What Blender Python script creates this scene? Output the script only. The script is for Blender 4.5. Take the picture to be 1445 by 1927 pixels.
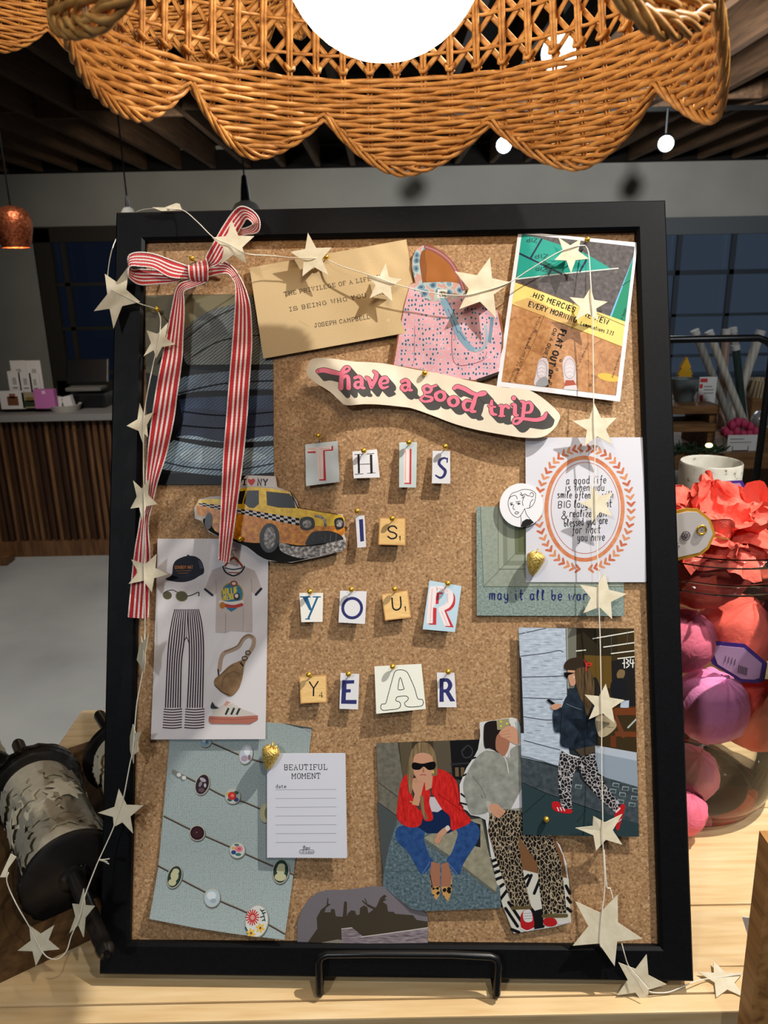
import bpy, bmesh, math, random
from mathutils import Vector, Matrix, noise as mnoise
random.seed(7)
D = bpy.data
SC = bpy.context.scene
for _o in list(D.objects):
    D.objects.remove(_o)
COL = SC.collection
PI = math.pi
# ------------------------------------------------------------------ camera
IW, IH, FPX = 1445.0, 1927.0, 1447.0
PITCH, ROLL = math.radians(17.0), math.radians(-1.10)
CAMZ = 1.5
CAMP = Vector((0, 0, CAMZ))
_f = Vector((0, math.cos(PITCH), -math.sin(PITCH)))
_u0 = Vector((0, math.sin(PITCH), math.cos(PITCH)))
_r0 = Vector((1, 0, 0))
CR = math.cos(ROLL) * _r0 + math.sin(ROLL) * _u0
CU = -math.sin(ROLL) * _r0 + math.cos(ROLL) * _u0
cam = D.cameras.new('camera')
cam.sensor_fit = 'VERTICAL'
cam.sensor_height = 24.0
cam.sensor_width = 18.0
cam.lens = 24.0 * FPX / IH
cam.clip_start = 0.01
cam.clip_end = 200
cam.dof.use_dof = True
cam.dof.focus_distance = 0.68
cam.dof.aperture_fstop = 11.0
camo = D.objects.new('camera', cam)
COL.objects.link(camo)
camo.matrix_world = Matrix.Translation(CAMP) @ Matrix((CR, CU, -_f)).transposed().to_4x4()
SC.camera = camo
# ------------------------------------------------------------------ world, exposure
W = D.worlds.new('dusk')
SC.world = W
W.use_nodes = True
_bg = W.node_tree.nodes['Background']
_bg.inputs[0].default_value = (0.36, 0.44, 0.56, 1)
_bg.inputs[1].default_value = 0.13
SC.view_settings.view_transform = 'Standard'
SC.view_settings.look = 'None'
SC.view_settings.exposure = 0.0
SC.view_settings.gamma = 1.0
SC.view_settings.use_curve_mapping = False
SC.cycles.max_bounces = 8
SC.cycles.transparent_max_bounces = 16
SC.cycles.caustics_reflective = False
SC.cycles.caustics_refractive = False
SC.cycles.sample_clamp_indirect = 3.0
try:
    SC.cycles.use_denoising = True
except Exception:
    pass


def lin(c):
    c = c / 255.0
    return c / 12.92 if c <= 0.04045 else ((c + 0.055) / 1.055) ** 2.4


def spot(name, loc, tgt, power, size, blend, rad, col):
    l = D.lights.new(name, 'SPOT')
    l.energy = power
    l.spot_size = math.radians(size)
    l.spot_blend = blend
    l.shadow_soft_size = rad
    l.color = col
    o = D.objects.new(name, l)
    COL.objects.link(o)
    o.location = loc
    o.rotation_euler = (Vector(tgt) - Vector(loc)).to_track_quat('-Z', 'Y').to_euler()
    return o


# ceiling spots above and before the display; aisle and hall lamps are added fill
spot('key_spot', (0.79, 0.52, 2.46), (0.0, 0.60, 1.10), 112, 66, 0.5, 0.012, (1.0, 0.95, 0.88))
spot('front_spot', (0.38, -0.38, 2.46), (0.0, 0.62, 1.20), 25, 60, 0.6, 0.016, (1.0, 0.95, 0.88))
spot('aisle_fill', (-0.9, -1.3, 2.55), (-0.15, 0.6, 1.1), 54, 70, 0.8, 0.10, (0.93, 0.97, 1.0))  # unseen fill, added to lift the left of the board and the spools
spot('aisle_fill', (1.3, 0.2, 2.55), (0.9, 1.5, 1.0), 55, 80, 0.8, 0.06, (0.93, 0.97, 1.0))  # unseen fill, added over the goods at the right
spot('hall_fill', (-1.2, 3.1, 2.5), (-2.0, 4.2, 0.0), 28, 100, 0.9, 0.15, (1.0, 0.97, 0.92))  # hall lamps: fill added for counter, floor and back wall, no fixtures
spot('hall_fill', (-1.2, 1.9, 2.5), (-1.1, 2.6, 0.0), 165, 110, 0.9, 0.15, (1.0, 0.98, 0.95))
spot('hall_fill', (1.6, 3.6, 2.5), (2.4, 9.5, 1.2), 900, 80, 0.9, 0.1, (0.95, 0.98, 1.0))
spot('hall_fill', (-1.5, 6.0, 2.5), (-2.0, 10, 1.0), 200, 90, 0.9, 0.1, (1.0, 0.95, 0.86))

# ------------------------------------------------------------------ ray helpers
def ray(x, y):
    return (_f * FPX + CR * (x - IW / 2) - CU * (y - IH / 2)).normalized()


def PY(x, y, Y):
    d = ray(x, y)
    return CAMP + d * (Y / d.y)


def PZ(x, y, Z):
    d = ray(x, y)
    return CAMP + d * ((Z - CAMZ) / d.z)


BLEAN, BYAW = math.radians(21.53), math.radians(-2.05)
BW, BH = 0.51, 0.68594
BC = Vector((-0.000335, 0.513687, -0.575236 + CAMZ))
Bn = Vector((math.cos(BYAW), math.sin(BYAW), 0))
_bk = Vector((-math.sin(BYAW), math.cos(BYAW), 0))
Bu = math.sin(BLEAN) * _bk + math.cos(BLEAN) * Vector((0, 0, 1))
Bw = Bn.cross(Bu)
CORK = -0.008


def bl(u, v, w):
    return BC + Bn * u + Bu * v + Bw * w


def B(x, y, w):          # the point of the board's own plane (shifted by w) seen at x, y
    d = ray(x, y)
    t = ((BC + Bw * w) - CAMP).dot(Bw) / d.dot(Bw)
    return CAMP + d * t


def uv_of(P):
    q = P - BC
    return q.dot(Bn), q.dot(Bu)


# ------------------------------------------------------------------ materials
MC = {}


def _mat(name):
    m = D.materials.new(name)
    m.use_nodes = True
    nt = m.node_tree
    b = nt.nodes['Principled BSDF']
    return m, nt, b


def flat(r, g, b, rough=0.62, spec=0.16, metal=0.0, k=1.0, name=None):
    key = (r, g, b, rough, spec, metal, k)
    if key in MC:
        return MC[key]
    m, nt, p = _mat(name or 'paint_%d_%d_%d' % (r, g, b))
    p.inputs['Base Color'].default_value = (min(1, lin(r) * k), min(1, lin(g) * k), min(1, lin(b) * k), 1)
    p.inputs['Roughness'].default_value = rough
    p.inputs['Specular IOR Level'].default_value = spec
    p.inputs['Metallic'].default_value = metal
    MC[key] = m
    return m


def N(nt, t, **kw):
    n = nt.nodes.new(t)
    for k, v in kw.items():
        if k in n.inputs.keys() if hasattr(n.inputs, 'keys') else False:
            n.inputs[k].default_value = v
        else:
            setattr(n, k, v)
    return n


def coords(nt, kind='Object', scale=(1, 1, 1), rot=(0, 0, 0)):
    tc = nt.nodes.new('ShaderNodeTexCoord')
    mp = nt.nodes.new('ShaderNodeMapping')
    mp.inputs['Scale'].default_value = scale
    mp.inputs['Rotation'].default_value = rot
    nt.links.new(tc.outputs[kind], mp.inputs[0])
    return mp.outputs[0]


def ramp(nt, fac, stops, const=False):
    r = nt.nodes.new('ShaderNodeValToRGB')
    if const:
        r.color_ramp.interpolation = 'CONSTANT'
    e = r.color_ramp.elements
    while len(e) < len(stops):
        e.new(0.5)
    for q, (pos, c) in zip(e, stops):
        q.position = pos
        q.color = (lin(c[0]), lin(c[1]), lin(c[2]), 1)
    nt.links.new(fac, r.inputs[0])
    return r.outputs[0]


def noise_mat(name, stops, scale, coord='Object', stretch=(1, 1, 1), detail=4, rough=0.6, spec=0.3, bump=0.0,
              dist=0.0, const=False, rot=(0, 0, 0), bscale=None, ndist=0.0):
    if name in MC:
        return MC[name]
    m, nt, p = _mat(name)
    v = coords(nt, coord, stretch, rot)
    n = nt.nodes.new('ShaderNodeTexNoise')
    n.inputs['Scale'].default_value = scale
    n.inputs['Detail'].default_value = detail
    n.inputs['Distortion'].default_value = ndist
    nt.links.new(v, n.inputs['Vector'])
    nt.links.new(ramp(nt, n.outputs['Fac'], stops, const), p.inputs['Base Color'])
    p.inputs['Roughness'].default_value = rough
    p.inputs['Specular IOR Level'].default_value = spec
    if bump:
        b = nt.nodes.new('ShaderNodeBump')
        b.inputs['Strength'].default_value = bump
        b.inputs['Distance'].default_value = bscale or 0.001
        nt.links.new(n.outputs['Fac'], b.inputs['Height'])
        nt.links.new(b.outputs[0], p.inputs['Normal'])
    MC[name] = m
    return m


def voro_mat(name, stops, scale, coord='UV', stretch=(1, 1, 1), feature='F1', const=True, rough=0.45, warp=0.0, rnd=1.0):
    if name in MC:
        return MC[name]
    m, nt, p = _mat(name)
    v = coords(nt, coord, stretch)
    if warp:
        nz = nt.nodes.new('ShaderNodeTexNoise')
        nz.inputs['Scale'].default_value = scale * 0.7
        nt.links.new(v, nz.inputs['Vector'])
        mx = nt.nodes.new('ShaderNodeVectorMath')
        mx.operation = 'MULTIPLY_ADD'
        mx.inputs[1].default_value = (warp / scale,) * 3
        nt.links.new(nz.outputs['Color'], mx.inputs[0])
        nt.links.new(v, mx.inputs[2])
        v = mx.outputs[0]
    n = nt.nodes.new('ShaderNodeTexVoronoi')
    n.feature = feature
    n.inputs['Scale'].default_value = scale
    n.inputs['Randomness'].default_value = rnd
    nt.links.new(v, n.inputs['Vector'])
    nt.links.new(ramp(nt, n.outputs['Distance'], stops, const), p.inputs['Base Color'])
    p.inputs['Roughness'].default_value = rough
    p.inputs['Specular IOR Level'].default_value = 0.3
    MC[name] = m
    return m


def wave_mat(name, stops, scale, coord='UV', rot=0.0, dist=0.0, dscale=1.0, const=False, rough=0.6, kind='BANDS', bump=0, stretch=(1, 1, 1), detail=2):
    if name in MC:
        return MC[name]
    m, nt, p = _mat(name)
    v = coords(nt, coord, stretch, (0, 0, rot))
    n = nt.nodes.new('ShaderNodeTexWave')
    n.wave_type = kind
    n.inputs['Scale'].default_value = scale
    n.inputs['Distortion'].default_value = dist
    n.inputs['Detail'].default_value = detail
    n.inputs['Detail Scale'].default_value = dscale
    nt.links.new(v, n.inputs['Vector'])
    nt.links.new(ramp(nt, n.outputs['Fac'], stops, const), p.inputs['Base Color'])
    p.inputs['Roughness'].default_value = rough
    p.inputs['Specular IOR Level'].default_value = 0.3
    if bump:
        b = nt.nodes.new('ShaderNodeBump')
        b.inputs['Strength'].default_value = bump
        b.inputs['Distance'].default_value = 0.0005
        nt.links.new(n.outputs['Fac'], b.inputs['Height'])
        nt.links.new(b.outputs[0], p.inputs['Normal'])
    MC[name] = m
    return m


def emit(name, col, strength):
    if name in MC:
        return MC[name]
    m, nt, p = _mat(name)
    p.inputs['Base Color'].default_value = (0.8, 0.8, 0.8, 1)
    p.inputs['Emission Color'].default_value = (*col, 1)
    p.inputs['Emission Strength'].default_value = strength
    MC[name] = m
    return m


def thin_glass(name, tint=(1, 1, 1), refl=1.0, rough=0.02, crease=0.0):
    if name in MC:
        return MC[name]
    m, nt, p = _mat(name)
    nt.nodes.remove(p)
    out = nt.nodes['Material Output']
    tr = nt.nodes.new('ShaderNodeBsdfTransparent')
    tr.inputs[0].default_value = (*tint, 1)
    gl = nt.nodes.new('ShaderNodeBsdfGlossy')
    gl.inputs['Roughness'].default_value = rough
    if crease:
        n = nt.nodes.new('ShaderNodeTexNoise')
        n.inputs['Scale'].default_value = 70
        n.inputs['Detail'].default_value = 4
        n.inputs['Distortion'].default_value = 2.0
        nt.links.new(coords(nt, 'Object'), n.inputs['Vector'])
        bp = nt.nodes.new('ShaderNodeBump')
        bp.inputs['Strength'].default_value = 1.0
        bp.inputs['Distance'].default_value = crease
        nt.links.new(n.outputs['Fac'], bp.inputs['Height'])
        nt.links.new(bp.outputs[0], gl.inputs['Normal'])
    lw = nt.nodes.new('ShaderNodeLayerWeight')
    lw.inputs[0].default_value = 0.25
    mu = nt.nodes.new('ShaderNodeMath')
    mu.operation = 'MULTIPLY'
    mu.inputs[1].default_value = refl
    nt.links.new(lw.outputs['Fresnel'], mu.inputs[0])
    mx = nt.nodes.new('ShaderNodeMixShader')
    nt.links.new(mu.outputs[0], mx.inputs[0])
    nt.links.new(tr.outputs[0], mx.inputs[1])
    nt.links.new(gl.outputs[0], mx.inputs[2])
    nt.links.new(mx.outputs[0], out.inputs[0])
    MC[name] = m
    return m


def tissue(name, r, g, b):
    if name in MC:
        return MC[name]
    m, nt, p = _mat(name)
    p.inputs['Base Color'].default_value = (lin(r), lin(g), lin(b), 1)
    p.inputs['Roughness'].default_value = 0.65
    p.inputs['Specular IOR Level'].default_value = 0.25
    v = coords(nt, 'Object')
    n = nt.nodes.new('ShaderNodeTexNoise')
    n.inputs['Scale'].default_value = 70
    n.inputs['Detail'].default_value = 5
    n.inputs['Distortion'].default_value = 1.2
    nt.links.new(v, n.inputs['Vector'])
    bp = nt.nodes.new('ShaderNodeBump')
    bp.inputs['Strength'].default_value = 0.5
    bp.inputs['Distance'].default_value = 0.003
    nt.links.new(n.outputs['Fac'], bp.inputs['Height'])
    nt.links.new(bp.outputs[0], p.inputs['Normal'])
    MC[name] = m
    return m


BRASS = flat(236, 192, 70, 0.25, 0.5, 0.75, name='brass')
GOLDF = noise_mat('gold_foil', [(0.35, (196, 150, 60)), (0.6, (250, 222, 130))], 700, rough=0.28, bump=1.0, bscale=0.0012)
GOLDF.node_tree.nodes['Principled BSDF'].inputs['Metallic'].default_value = 0.7
STEEL = flat(150, 150, 150, 0.3, 0.5, 1.0, name='steel')
BLACKP = noise_mat('black_satin_frame', [(0.3, (9, 10, 12)), (0.7, (15, 16, 19))], 400, rough=0.5, spec=0.12, bump=0.08, bscale=0.0003)
BLACKM = flat(14, 14, 15, 0.35, 0.5, name='black_metal')


def cork_mat():
    m, nt, p = _mat('cork')
    v = coords(nt, 'Object')
    a = nt.nodes.new('ShaderNodeTexVoronoi')
    a.inputs['Scale'].default_value = 640
    nt.links.new(v, a.inputs['Vector'])
    sep = nt.nodes.new('ShaderNodeSeparateColor')
    nt.links.new(a.outputs['Color'], sep.inputs[0])
    c1 = ramp(nt, sep.outputs[0], [(0.0, (88, 62, 40)), (0.06, (126, 94, 64)), (0.3, (162, 126, 88)), (0.8, (178, 141, 101)), (0.95, (212, 180, 140))])
    n = nt.nodes.new('ShaderNodeTexNoise')
    n.inputs['Scale'].default_value = 420
    n.inputs['Detail'].default_value = 6
    nt.links.new(v, n.inputs['Vector'])
    c2 = ramp(nt, n.outputs['Fac'], [(0.3, (114, 82, 54)), (0.5, (168, 131, 92)), (0.72, (196, 161, 120))])
    mx = nt.nodes.new('ShaderNodeMix')
    mx.data_type = 'RGBA'
    mx.inputs[0].default_value = 0.55
    nt.links.new(c1, mx.inputs[6])
    nt.links.new(c2, mx.inputs[7])
    nt.links.new(mx.outputs[2], p.inputs['Base Color'])
    p.inputs['Roughness'].default_value = 0.7
    p.inputs['Specular IOR Level'].default_value = 0.25
    bp = nt.nodes.new('ShaderNodeBump')
    bp.inputs['Strength'].default_value = 0.5
    bp.inputs['Distance'].default_value = 0.0006
    nt.links.new(n.outputs['Fac'], bp.inputs['Height'])
    nt.links.new(bp.outputs[0], p.inputs['Normal'])
    return m


CORKM = cork_mat()
PINE = noise_mat('pale_pine', [(0.25, (206, 168, 116)), (0.5, (224, 192, 142)), (0.8, (236, 210, 166))], 9, stretch=(1.2, 14, 14), detail=6, rough=0.5, spec=0.35, bump=0.05)
PINED = noise_mat('worn_pine', [(0.25, (120, 82, 44)), (0.5, (176, 126, 72)), (0.8, (200, 152, 96))], 8, stretch=(14, 1.5, 14), detail=6, rough=0.5, spec=0.35)
TRAYW = noise_mat('dark_tray_wood', [(0.3, (62, 44, 28)), (0.7, (112, 82, 50))], 8, stretch=(14, 1.5, 14), detail=6, rough=0.5)
OAKD = noise_mat('brown_shelf_wood', [(0.3, (96, 66, 38)), (0.7, (140, 100, 60))], 8, stretch=(1.5, 12, 12), detail=5, rough=0.5)
WICK = noise_mat('rattan', [(0.25, (146, 96, 46)), (0.5, (194, 138, 74)), (0.8, (216, 166, 98))], 90, stretch=(1, 1, 2.2), detail=3, rough=0.42, spec=0.4)


# ------------------------------------------------------------------ mesh builder
def thing(name, label, cat, loc=(0, 0, 0), group=None, kind=None):
    o = D.objects.new(name, None)
    o.empty_display_size = 0.02
    COL.objects.link(o)
    o.location = loc
    tag(o, label, cat, group, kind)
    return o


def tag(o, label=None, cat=None, group=None, kind=None):
    if label:
        o['label'] = label
    if cat:
        o['category'] = cat
    if group:
        o['group'] = group
    if kind:
        o['kind'] = kind
    return o


def absloc(o):
    l = Vector((0, 0, 0))
    while o is not None:
        l = l + Vector(o.location)
        o = o.parent
    return l


class MB:
    def __init__(s):
        s.v, s.f, s.m, s.mats, s.uv = [], [], [], [], None

    def mi(s, mat):
        if mat not in s.mats:
            s.mats.append(mat)
        return s.mats.index(mat)

    def add(s, vs, fs, mat):
        o = len(s.v)
        k = s.mi(mat)
        s.v.extend([Vector(q) for q in vs])
        for f in fs:
            s.f.append([i + o for i in f])
            s.m.append(k)
        return s

    def box(s, c, size, mat, R=None, bev=0.0):
        c = Vector(c)
        hx, hy, hz = size[0] / 2, size[1] / 2, size[2] / 2
        if bev <= 0:
            vs = [Vector((x, y, z)) for x in (-hx, hx) for y in (-hy, hy) for z in (-hz, hz)]
            fs = [(0, 1, 3, 2), (4, 6, 7, 5), (0, 4, 5, 1), (2, 3, 7, 6), (0, 2, 6, 4), (1, 5, 7, 3)]
        else:
            bm = bmesh.new()
            bmesh.ops.create_cube(bm, size=1)
            for q in bm.verts:
                q.co = Vector((q.co.x * size[0], q.co.y * size[1], q.co.z * size[2]))
            bmesh.ops.bevel(bm, geom=bm.edges[:], offset=bev, segments=2, affect='EDGES', profile=0.7)
            bm.verts.index_update()
            vs = [q.co.copy() for q in bm.verts]
            fs = [[q.index for q in f.verts] for f in bm.faces]
            bm.free()
        if R is not None:
            vs = [R @ q for q in vs]
        return s.add([c + q for q in vs], fs, mat)

    def tube(s, pts, r, mat, n=6, caps=True, closed=False, flat_=None):
        """a round cord through pts; r a number or a list; flat_ = (vector, factor) squashes it along that vector"""
        pts = [Vector(p) for p in pts]
        L = len(pts)
        if L < 2:
            return s
        rs = r if isinstance(r, (list, tuple)) else [r] * L
        vs, fs = [], []
        prev = None
        for i, p in enumerate(pts):
            a = pts[i - 1] if (i or closed) else p
            b = pts[(i + 1) % L] if (i < L - 1 or closed) else p
            t = (b - a)
            if t.length < 1e-9:
                t = Vector((0, 0, 1))
            t.normalize()
            if prev is None:
                x = t.orthogonal().normalized()
            else:
                x = prev - t * prev.dot(t)
                if x.length < 1e-6:
                    x = t.orthogonal()
                x.normalize()
            prev = x
            y = t.cross(x)
            for k in range(n):
                an = 2 * PI * k / n
                o = (x * math.cos(an) + y * math.sin(an)) * rs[i]
                if flat_:
                    fv, ff = flat_
                    fv = fv(p) if callable(fv) else fv
                    o = o - fv * (o.dot(fv)) * (1 - ff)
                vs.append(p + o)
        seg = L if closed else L - 1
        for i in range(seg):
            for k in range(n):
                a, b = i * n + k, i * n + (k + 1) % n
                c, d = ((i + 1) % L) * n + (k + 1) % n, ((i + 1) % L) * n + k
                fs.append((a, b, c, d))
        if caps and not closed:
            fs.append(tuple(range(n - 1, -1, -1)))
            fs.append(tuple((L - 1) * n + k for k in range(n)))
        return s.add(vs, fs, mat)

    def lathe(s, c, prof, mat, n=32, R=None, a0=0.0, a1=2 * PI):
        """prof: (radius, height) pairs turned about the z axis at c"""
        c = Vector(c)
        full = abs(a1 - a0 - 2 * PI) < 1e-6
        cols = n if full else n + 1
        vs, fs = [], []
        for i in range(cols):
            a = a0 + (a1 - a0) * i / n
            for (r, z) in prof:
                q = Vector((r * math.cos(a), r * math.sin(a), z))
                vs.append(c + (R @ q if R is not None else q))
        m = len(prof)
        for i in range(n):
            j = (i + 1) % cols
            for k in range(m - 1):
                fs.append((i * m + k, j * m + k, j * m + k + 1, i * m + k + 1))
        return s.add(vs, fs, mat)

    def ball(s, c, r, mat, n=16, sc=(1, 1, 1), R=None, fn=None):
        vs, fs = [], []
        h = n // 2
        for i in range(h + 1):
            th = PI * i / h
            for k in range(n):
                ph = 2 * PI * k / n
                q = Vector((math.sin(th) * math.cos(ph), math.sin(th) * math.sin(ph), math.cos(th)))
                if fn:
                    q = q * fn(th, ph)
                q = Vector((q.x * sc[0], q.y * sc[1], q.z * sc[2])) * r
                if R is not None:
                    q = R @ q
                vs.append(Vector(c) + q)
        for i in range(h):
            for k in range(n):
                fs.append((i * n + k, (i + 1) * n + k, (i + 1) * n + (k + 1) % n, i * n + (k + 1) % n))
        return s.add(vs, fs, mat)

    def prism(s, pts, off, mat):
        """the outline pts (3D, in order) pushed along the vector off"""
        n = len(pts)
        vs = [Vector(p) for p in pts] + [Vector(p) + Vector(off) for p in pts]
        fs = [tuple(range(n - 1, -1, -1)), tuple(range(n, 2 * n))]
        for i in range(n):
            j = (i + 1) % n
            fs.append((i, j, n + j, n + i))
        return s.add(vs, fs, mat)

    def build(s, name, parent=None, loc=None, label=None, cat=None, group=None, kind=None, smooth=None):
        me = D.meshes.new(name)
        o = D.objects.new(name, me)
        COL.objects.link(o)
        if parent is not None:
            o.parent = parent
            org = absloc(parent)
        else:
            if loc is None:
                loc = sum(s.v, Vector((0, 0, 0))) / max(1, len(s.v))
            org = Vector(loc)
            o.location = org
        me.from_pydata([tuple(q - org) for q in s.v], [], s.f)
        for m in s.mats:
            me.materials.append(m)
        me.polygons.foreach_set('material_index', s.m)
        if smooth:
            me.polygons.foreach_set('use_smooth', [True] * len(s.f))
            if smooth is not True:
                me.set_sharp_from_angle(angle=math.radians(smooth))
        if s.uv is not None:
            ul = me.uv_layers.new(name='UVMap')
            for lp in me.loops:
                ul.data[lp.index].uv = s.uv[lp.vertex_index]
        me.validate()
        me.update()
        tag(o, label, cat, group, kind)
        return o


def dup(root, loc, label=None, group=None, rotz=None):
    r = root.copy()
    COL.objects.link(r)
    r.location = loc
    if rotz is not None:
        r.rotation_euler = (0, 0, rotz)
    if label:
        r['label'] = label
    if group:
        r['group'] = group
    for ch in root.children:
        c = ch.copy()
        COL.objects.link(c)
        c.parent = r
        for g in ch.children:
            d = g.copy()
            COL.objects.link(d)
            d.parent = c
    return r


def Rz(a):
    return Matrix.Rotation(a, 3, 'Z')


def cat_rom(pts, n=6, closed=False):
    pts = [Vector(p) for p in pts]
    L = len(pts)
    if L < 3:
        return pts
    out = []
    rng = L if closed else L - 1
    for i in range(rng):
        p0 = pts[(i - 1) % L] if (closed or i > 0) else pts[0]
        p1 = pts[i]
        p2 = pts[(i + 1) % L]
        p3 = pts[(i + 2) % L] if (closed or i + 2 < L) else pts[-1]
        for k in range(n):
            t = k / n
            out.append(0.5 * ((2 * p1) + (p2 - p0) * t + (2 * p0 - 5 * p1 + 4 * p2 - p3) * t * t + (3 * p1 - p0 - 3 * p2 + p3) * t ** 3))
    if not closed:
        out.append(pts[-1])
    return out
# ================================================================== the room
TZ = 0.912          # table top height
WALLP = noise_mat('wall_paint', [(0.3, (150, 147, 138)), (0.7, (160, 157, 148))], 2, rough=0.8, spec=0.15)
FLOORM = noise_mat('concrete', [(0.25, (118, 117, 114)), (0.5, (150, 149, 145)), (0.8, (172, 171, 166))], 1.1, detail=7, rough=0.55, spec=0.35)
JOIST = noise_mat('joist_wood', [(0.3, (72, 52, 36)), (0.7, (106, 78, 54))], 4, stretch=(8, 0.6, 8), rough=0.7)
DECK = flat(24, 21, 19, 0.8, 0.1, name='ceiling_deck')
YW = 10.0
ZJ = PY(722, 313, YW).z           # underside of the joists
ZC = ZJ + 0.26
mb = MB()
mb.box((0, 5, -0.02), (16, 14, 0.04), FLOORM)
mb.build('floor', kind='structure', loc=(0, 5, 0))
mb = MB()
mb.box((0, 5, ZC + 0.02), (16, 14, 0.04), DECK)
mb.build('ceiling', kind='structure', loc=(0, 5, ZC))
# back wall with a window opening on the right and a glazed door on the left
wx0, wx1 = PY(1222, 520, YW).x, PY(1580, 520, YW).x
wz1, wz0 = PY(1350, 408, YW).z, PY(1350, 860, YW).z
dx0, dx1 = PY(80, 500, YW).x, PY(300, 500, YW).x
dz1 = PY(120, 430, YW).z
mb = MB()
def wallbox(x0, x1, z0, z1):
    mb.box(((x0 + x1) / 2, YW + 0.1, (z0 + z1) / 2), (x1 - x0, 0.2, z1 - z0), WALLP)
wallbox(-8, dx0, 0, ZC)
wallbox(dx0, dx1, dz1, ZC)
wallbox(dx1, wx0, 0, ZC)
wallbox(wx0, wx1, wz1, ZC)
wallbox(wx0, wx1, 0, wz0)
wallbox(wx1, 8, 0, ZC)
mb.build('wall_back', kind='structure')
mb = MB()
mb.box((-8.1, 5, ZC / 2), (0.2, 14, ZC), WALLP)
mb.build('wall_left', kind='structure')
mb = MB()
mb.box((8.1, 5, ZC / 2), (0.2, 14, ZC), WALLP)
mb.build('wall_right', kind='structure')
# joists running away from the camera, and blocking between them
n = 0
for i in range(-16, 17):
    n += 1
    x = i * 0.41 + 0.12
    mb = MB()
    mb.box((x, 4.6, ZJ + 0.13), (0.055, 10.6, 0.26), JOIST)
    mb.build('trim_%d' % n, kind='structure')
n += 1
mb = MB()
for i in range(-16, 16):
    for Y in (3.4, 6.6):
        mb.box((i * 0.41 + 0.325, Y + (0.25 if i % 2 else 0), ZJ + 0.10), (0.355, 0.05, 0.2), JOIST)
mb.build('trim_%d' % n, kind='structure')
n += 1
mb = MB()
mb.box((0, YW - 0.03, ZJ + 0.10), (16, 0.06, 0.22), DECK)
mb.build('trim_%d' % n, kind='structure')

GLASSW = thin_glass('window_glass', (0.75, 0.82, 0.9), 0.9, 0.03)
WFR = flat(82, 86, 88, 0.5, 0.3, name='window_frame_paint')
DFR = flat(52, 47, 40, 0.5, 0.3, name='door_frame_paint')
# window_1 (right)
win = thing('window_1', None, None, (wx0, YW, wz0), kind='structure')
mb = MB()
def bar(x0, x1, z0, z1, m, y=YW - 0.02, t=0.08):
    mb.box(((x0 + x1) / 2, y, (z0 + z1) / 2), (x1 - x0, t, z1 - z0), m)
bar(wx0 - 0.05, wx1 + 0.05, wz1 - 0.20, wz1, WFR, t=0.1)
bar(wx0 - 0.05, wx1 + 0.05, wz0 - 0.05, wz0 + 0.08, WFR, t=0.1)
bar(wx0 - 0.02, wx0 + 0.08, wz0, wz1, WFR)
bar(wx1 - 0.08, wx1 + 0.02, wz0, wz1, WFR)
mb.build('window_frame', win, kind='structure')
mb = MB()
for px in (1268, 1368, 1470):
    x = PY(px, 560, YW).x
    bar(x - 0.03, x + 0.03, wz0, wz1 - 0.1, flat(48, 54, 60, 0.5), t=0.05)
for py, h in ((512, 0.06), (592, 0.035), (668, 0.035), (745, 0.06)):
    z = PY(1350, py, YW).z
    bar(wx0, wx1, z - h / 2, z + h / 2, flat(48, 54, 60, 0.5), t=0.05)
mb.build('glazing_bar', win, kind='structure')
mb = MB()
mb.box(((wx0 + wx1) / 2, YW + 0.06, (wz0 + wz1) / 2), (wx1 - wx0, 0.008, wz1 - wz0), GLASSW)
mb.build('pane', win, kind='structure')
# door_1 (left, glazed)
GLASSD = thin_glass('door_glass', (0.24, 0.28, 0.36), 0.9, 0.03)
dr = thing('door_1', None, None, (dx0, YW, 0), kind='structure')
mb = MB()
bar(dx0 - 0.06, dx1, dz1 - 0.16, dz1 + 0.02, DFR)
xa = PY(112, 560, YW).x
bar(dx0 - 0.04, xa, 0, dz1, DFR)
bar(dx0, dx1, 0, 0.3, DFR)
mb.build('door_frame', dr, kind='structure')
mb = MB()
for py in (535, 618, 700):
    z = PY(150, py, YW).z
    bar(xa, dx1, z - 0.02, z + 0.02, DFR, t=0.04)
x = PY(133, 560, YW).x
bar(x - 0.03, x + 0.03, 0, dz1, DFR, t=0.04)
mb.build('glazing_bar', dr, kind='structure')
mb = MB()
mb.box(((dx0 + dx1) / 2, YW + 0.06, dz1 / 2), (dx1 - dx0, 0.008, dz1), GLASSD)
mb.build('pane', dr, kind='structure')

# ================================================================== display table
Y0, Y1 = PZ(722, 1917, TZ).y, PZ(722, 1880, TZ).y
tb = thing('display_table', 'pale pine plank display table carrying the framed cork board', 'table', (0, 0.66, 0))
TX0 = PZ(152, 1340, TZ).x
edges = [Y0, Y1, 0.60, 0.74, 0.88, PZ(170, 1336, TZ).y]
for a, b in zip(edges[:-1], edges[1:]):
    mb = MB()
    mb.box(((TX0 + 0.75) / 2, (a + b) / 2, TZ - 0.016), (0.75 - TX0, b - a - 0.0016, 0.032), PINE, bev=0.0015)
    mb.build('plank', tb)
mb = MB()
mb.box(((TX0 + 0.75) / 2, Y0 + 0.035, TZ - 0.085), (0.70 - TX0, 0.03, 0.10), PINED)
mb.box(((TX0 + 0.75) / 2, 0.93, TZ - 0.085), (0.70 - TX0, 0.03, 0.10), PINED)
mb.build('apron', tb)
for sx in (TX0 + 0.06, 0.69):
    for Y in (Y0 + 0.06, 0.91):
        mb = MB()
        mb.box((sx, Y, (TZ - 0.03) / 2), (0.07, 0.07, TZ - 0.03), PINED, bev=0.004)
        mb.build('leg', tb)

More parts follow.
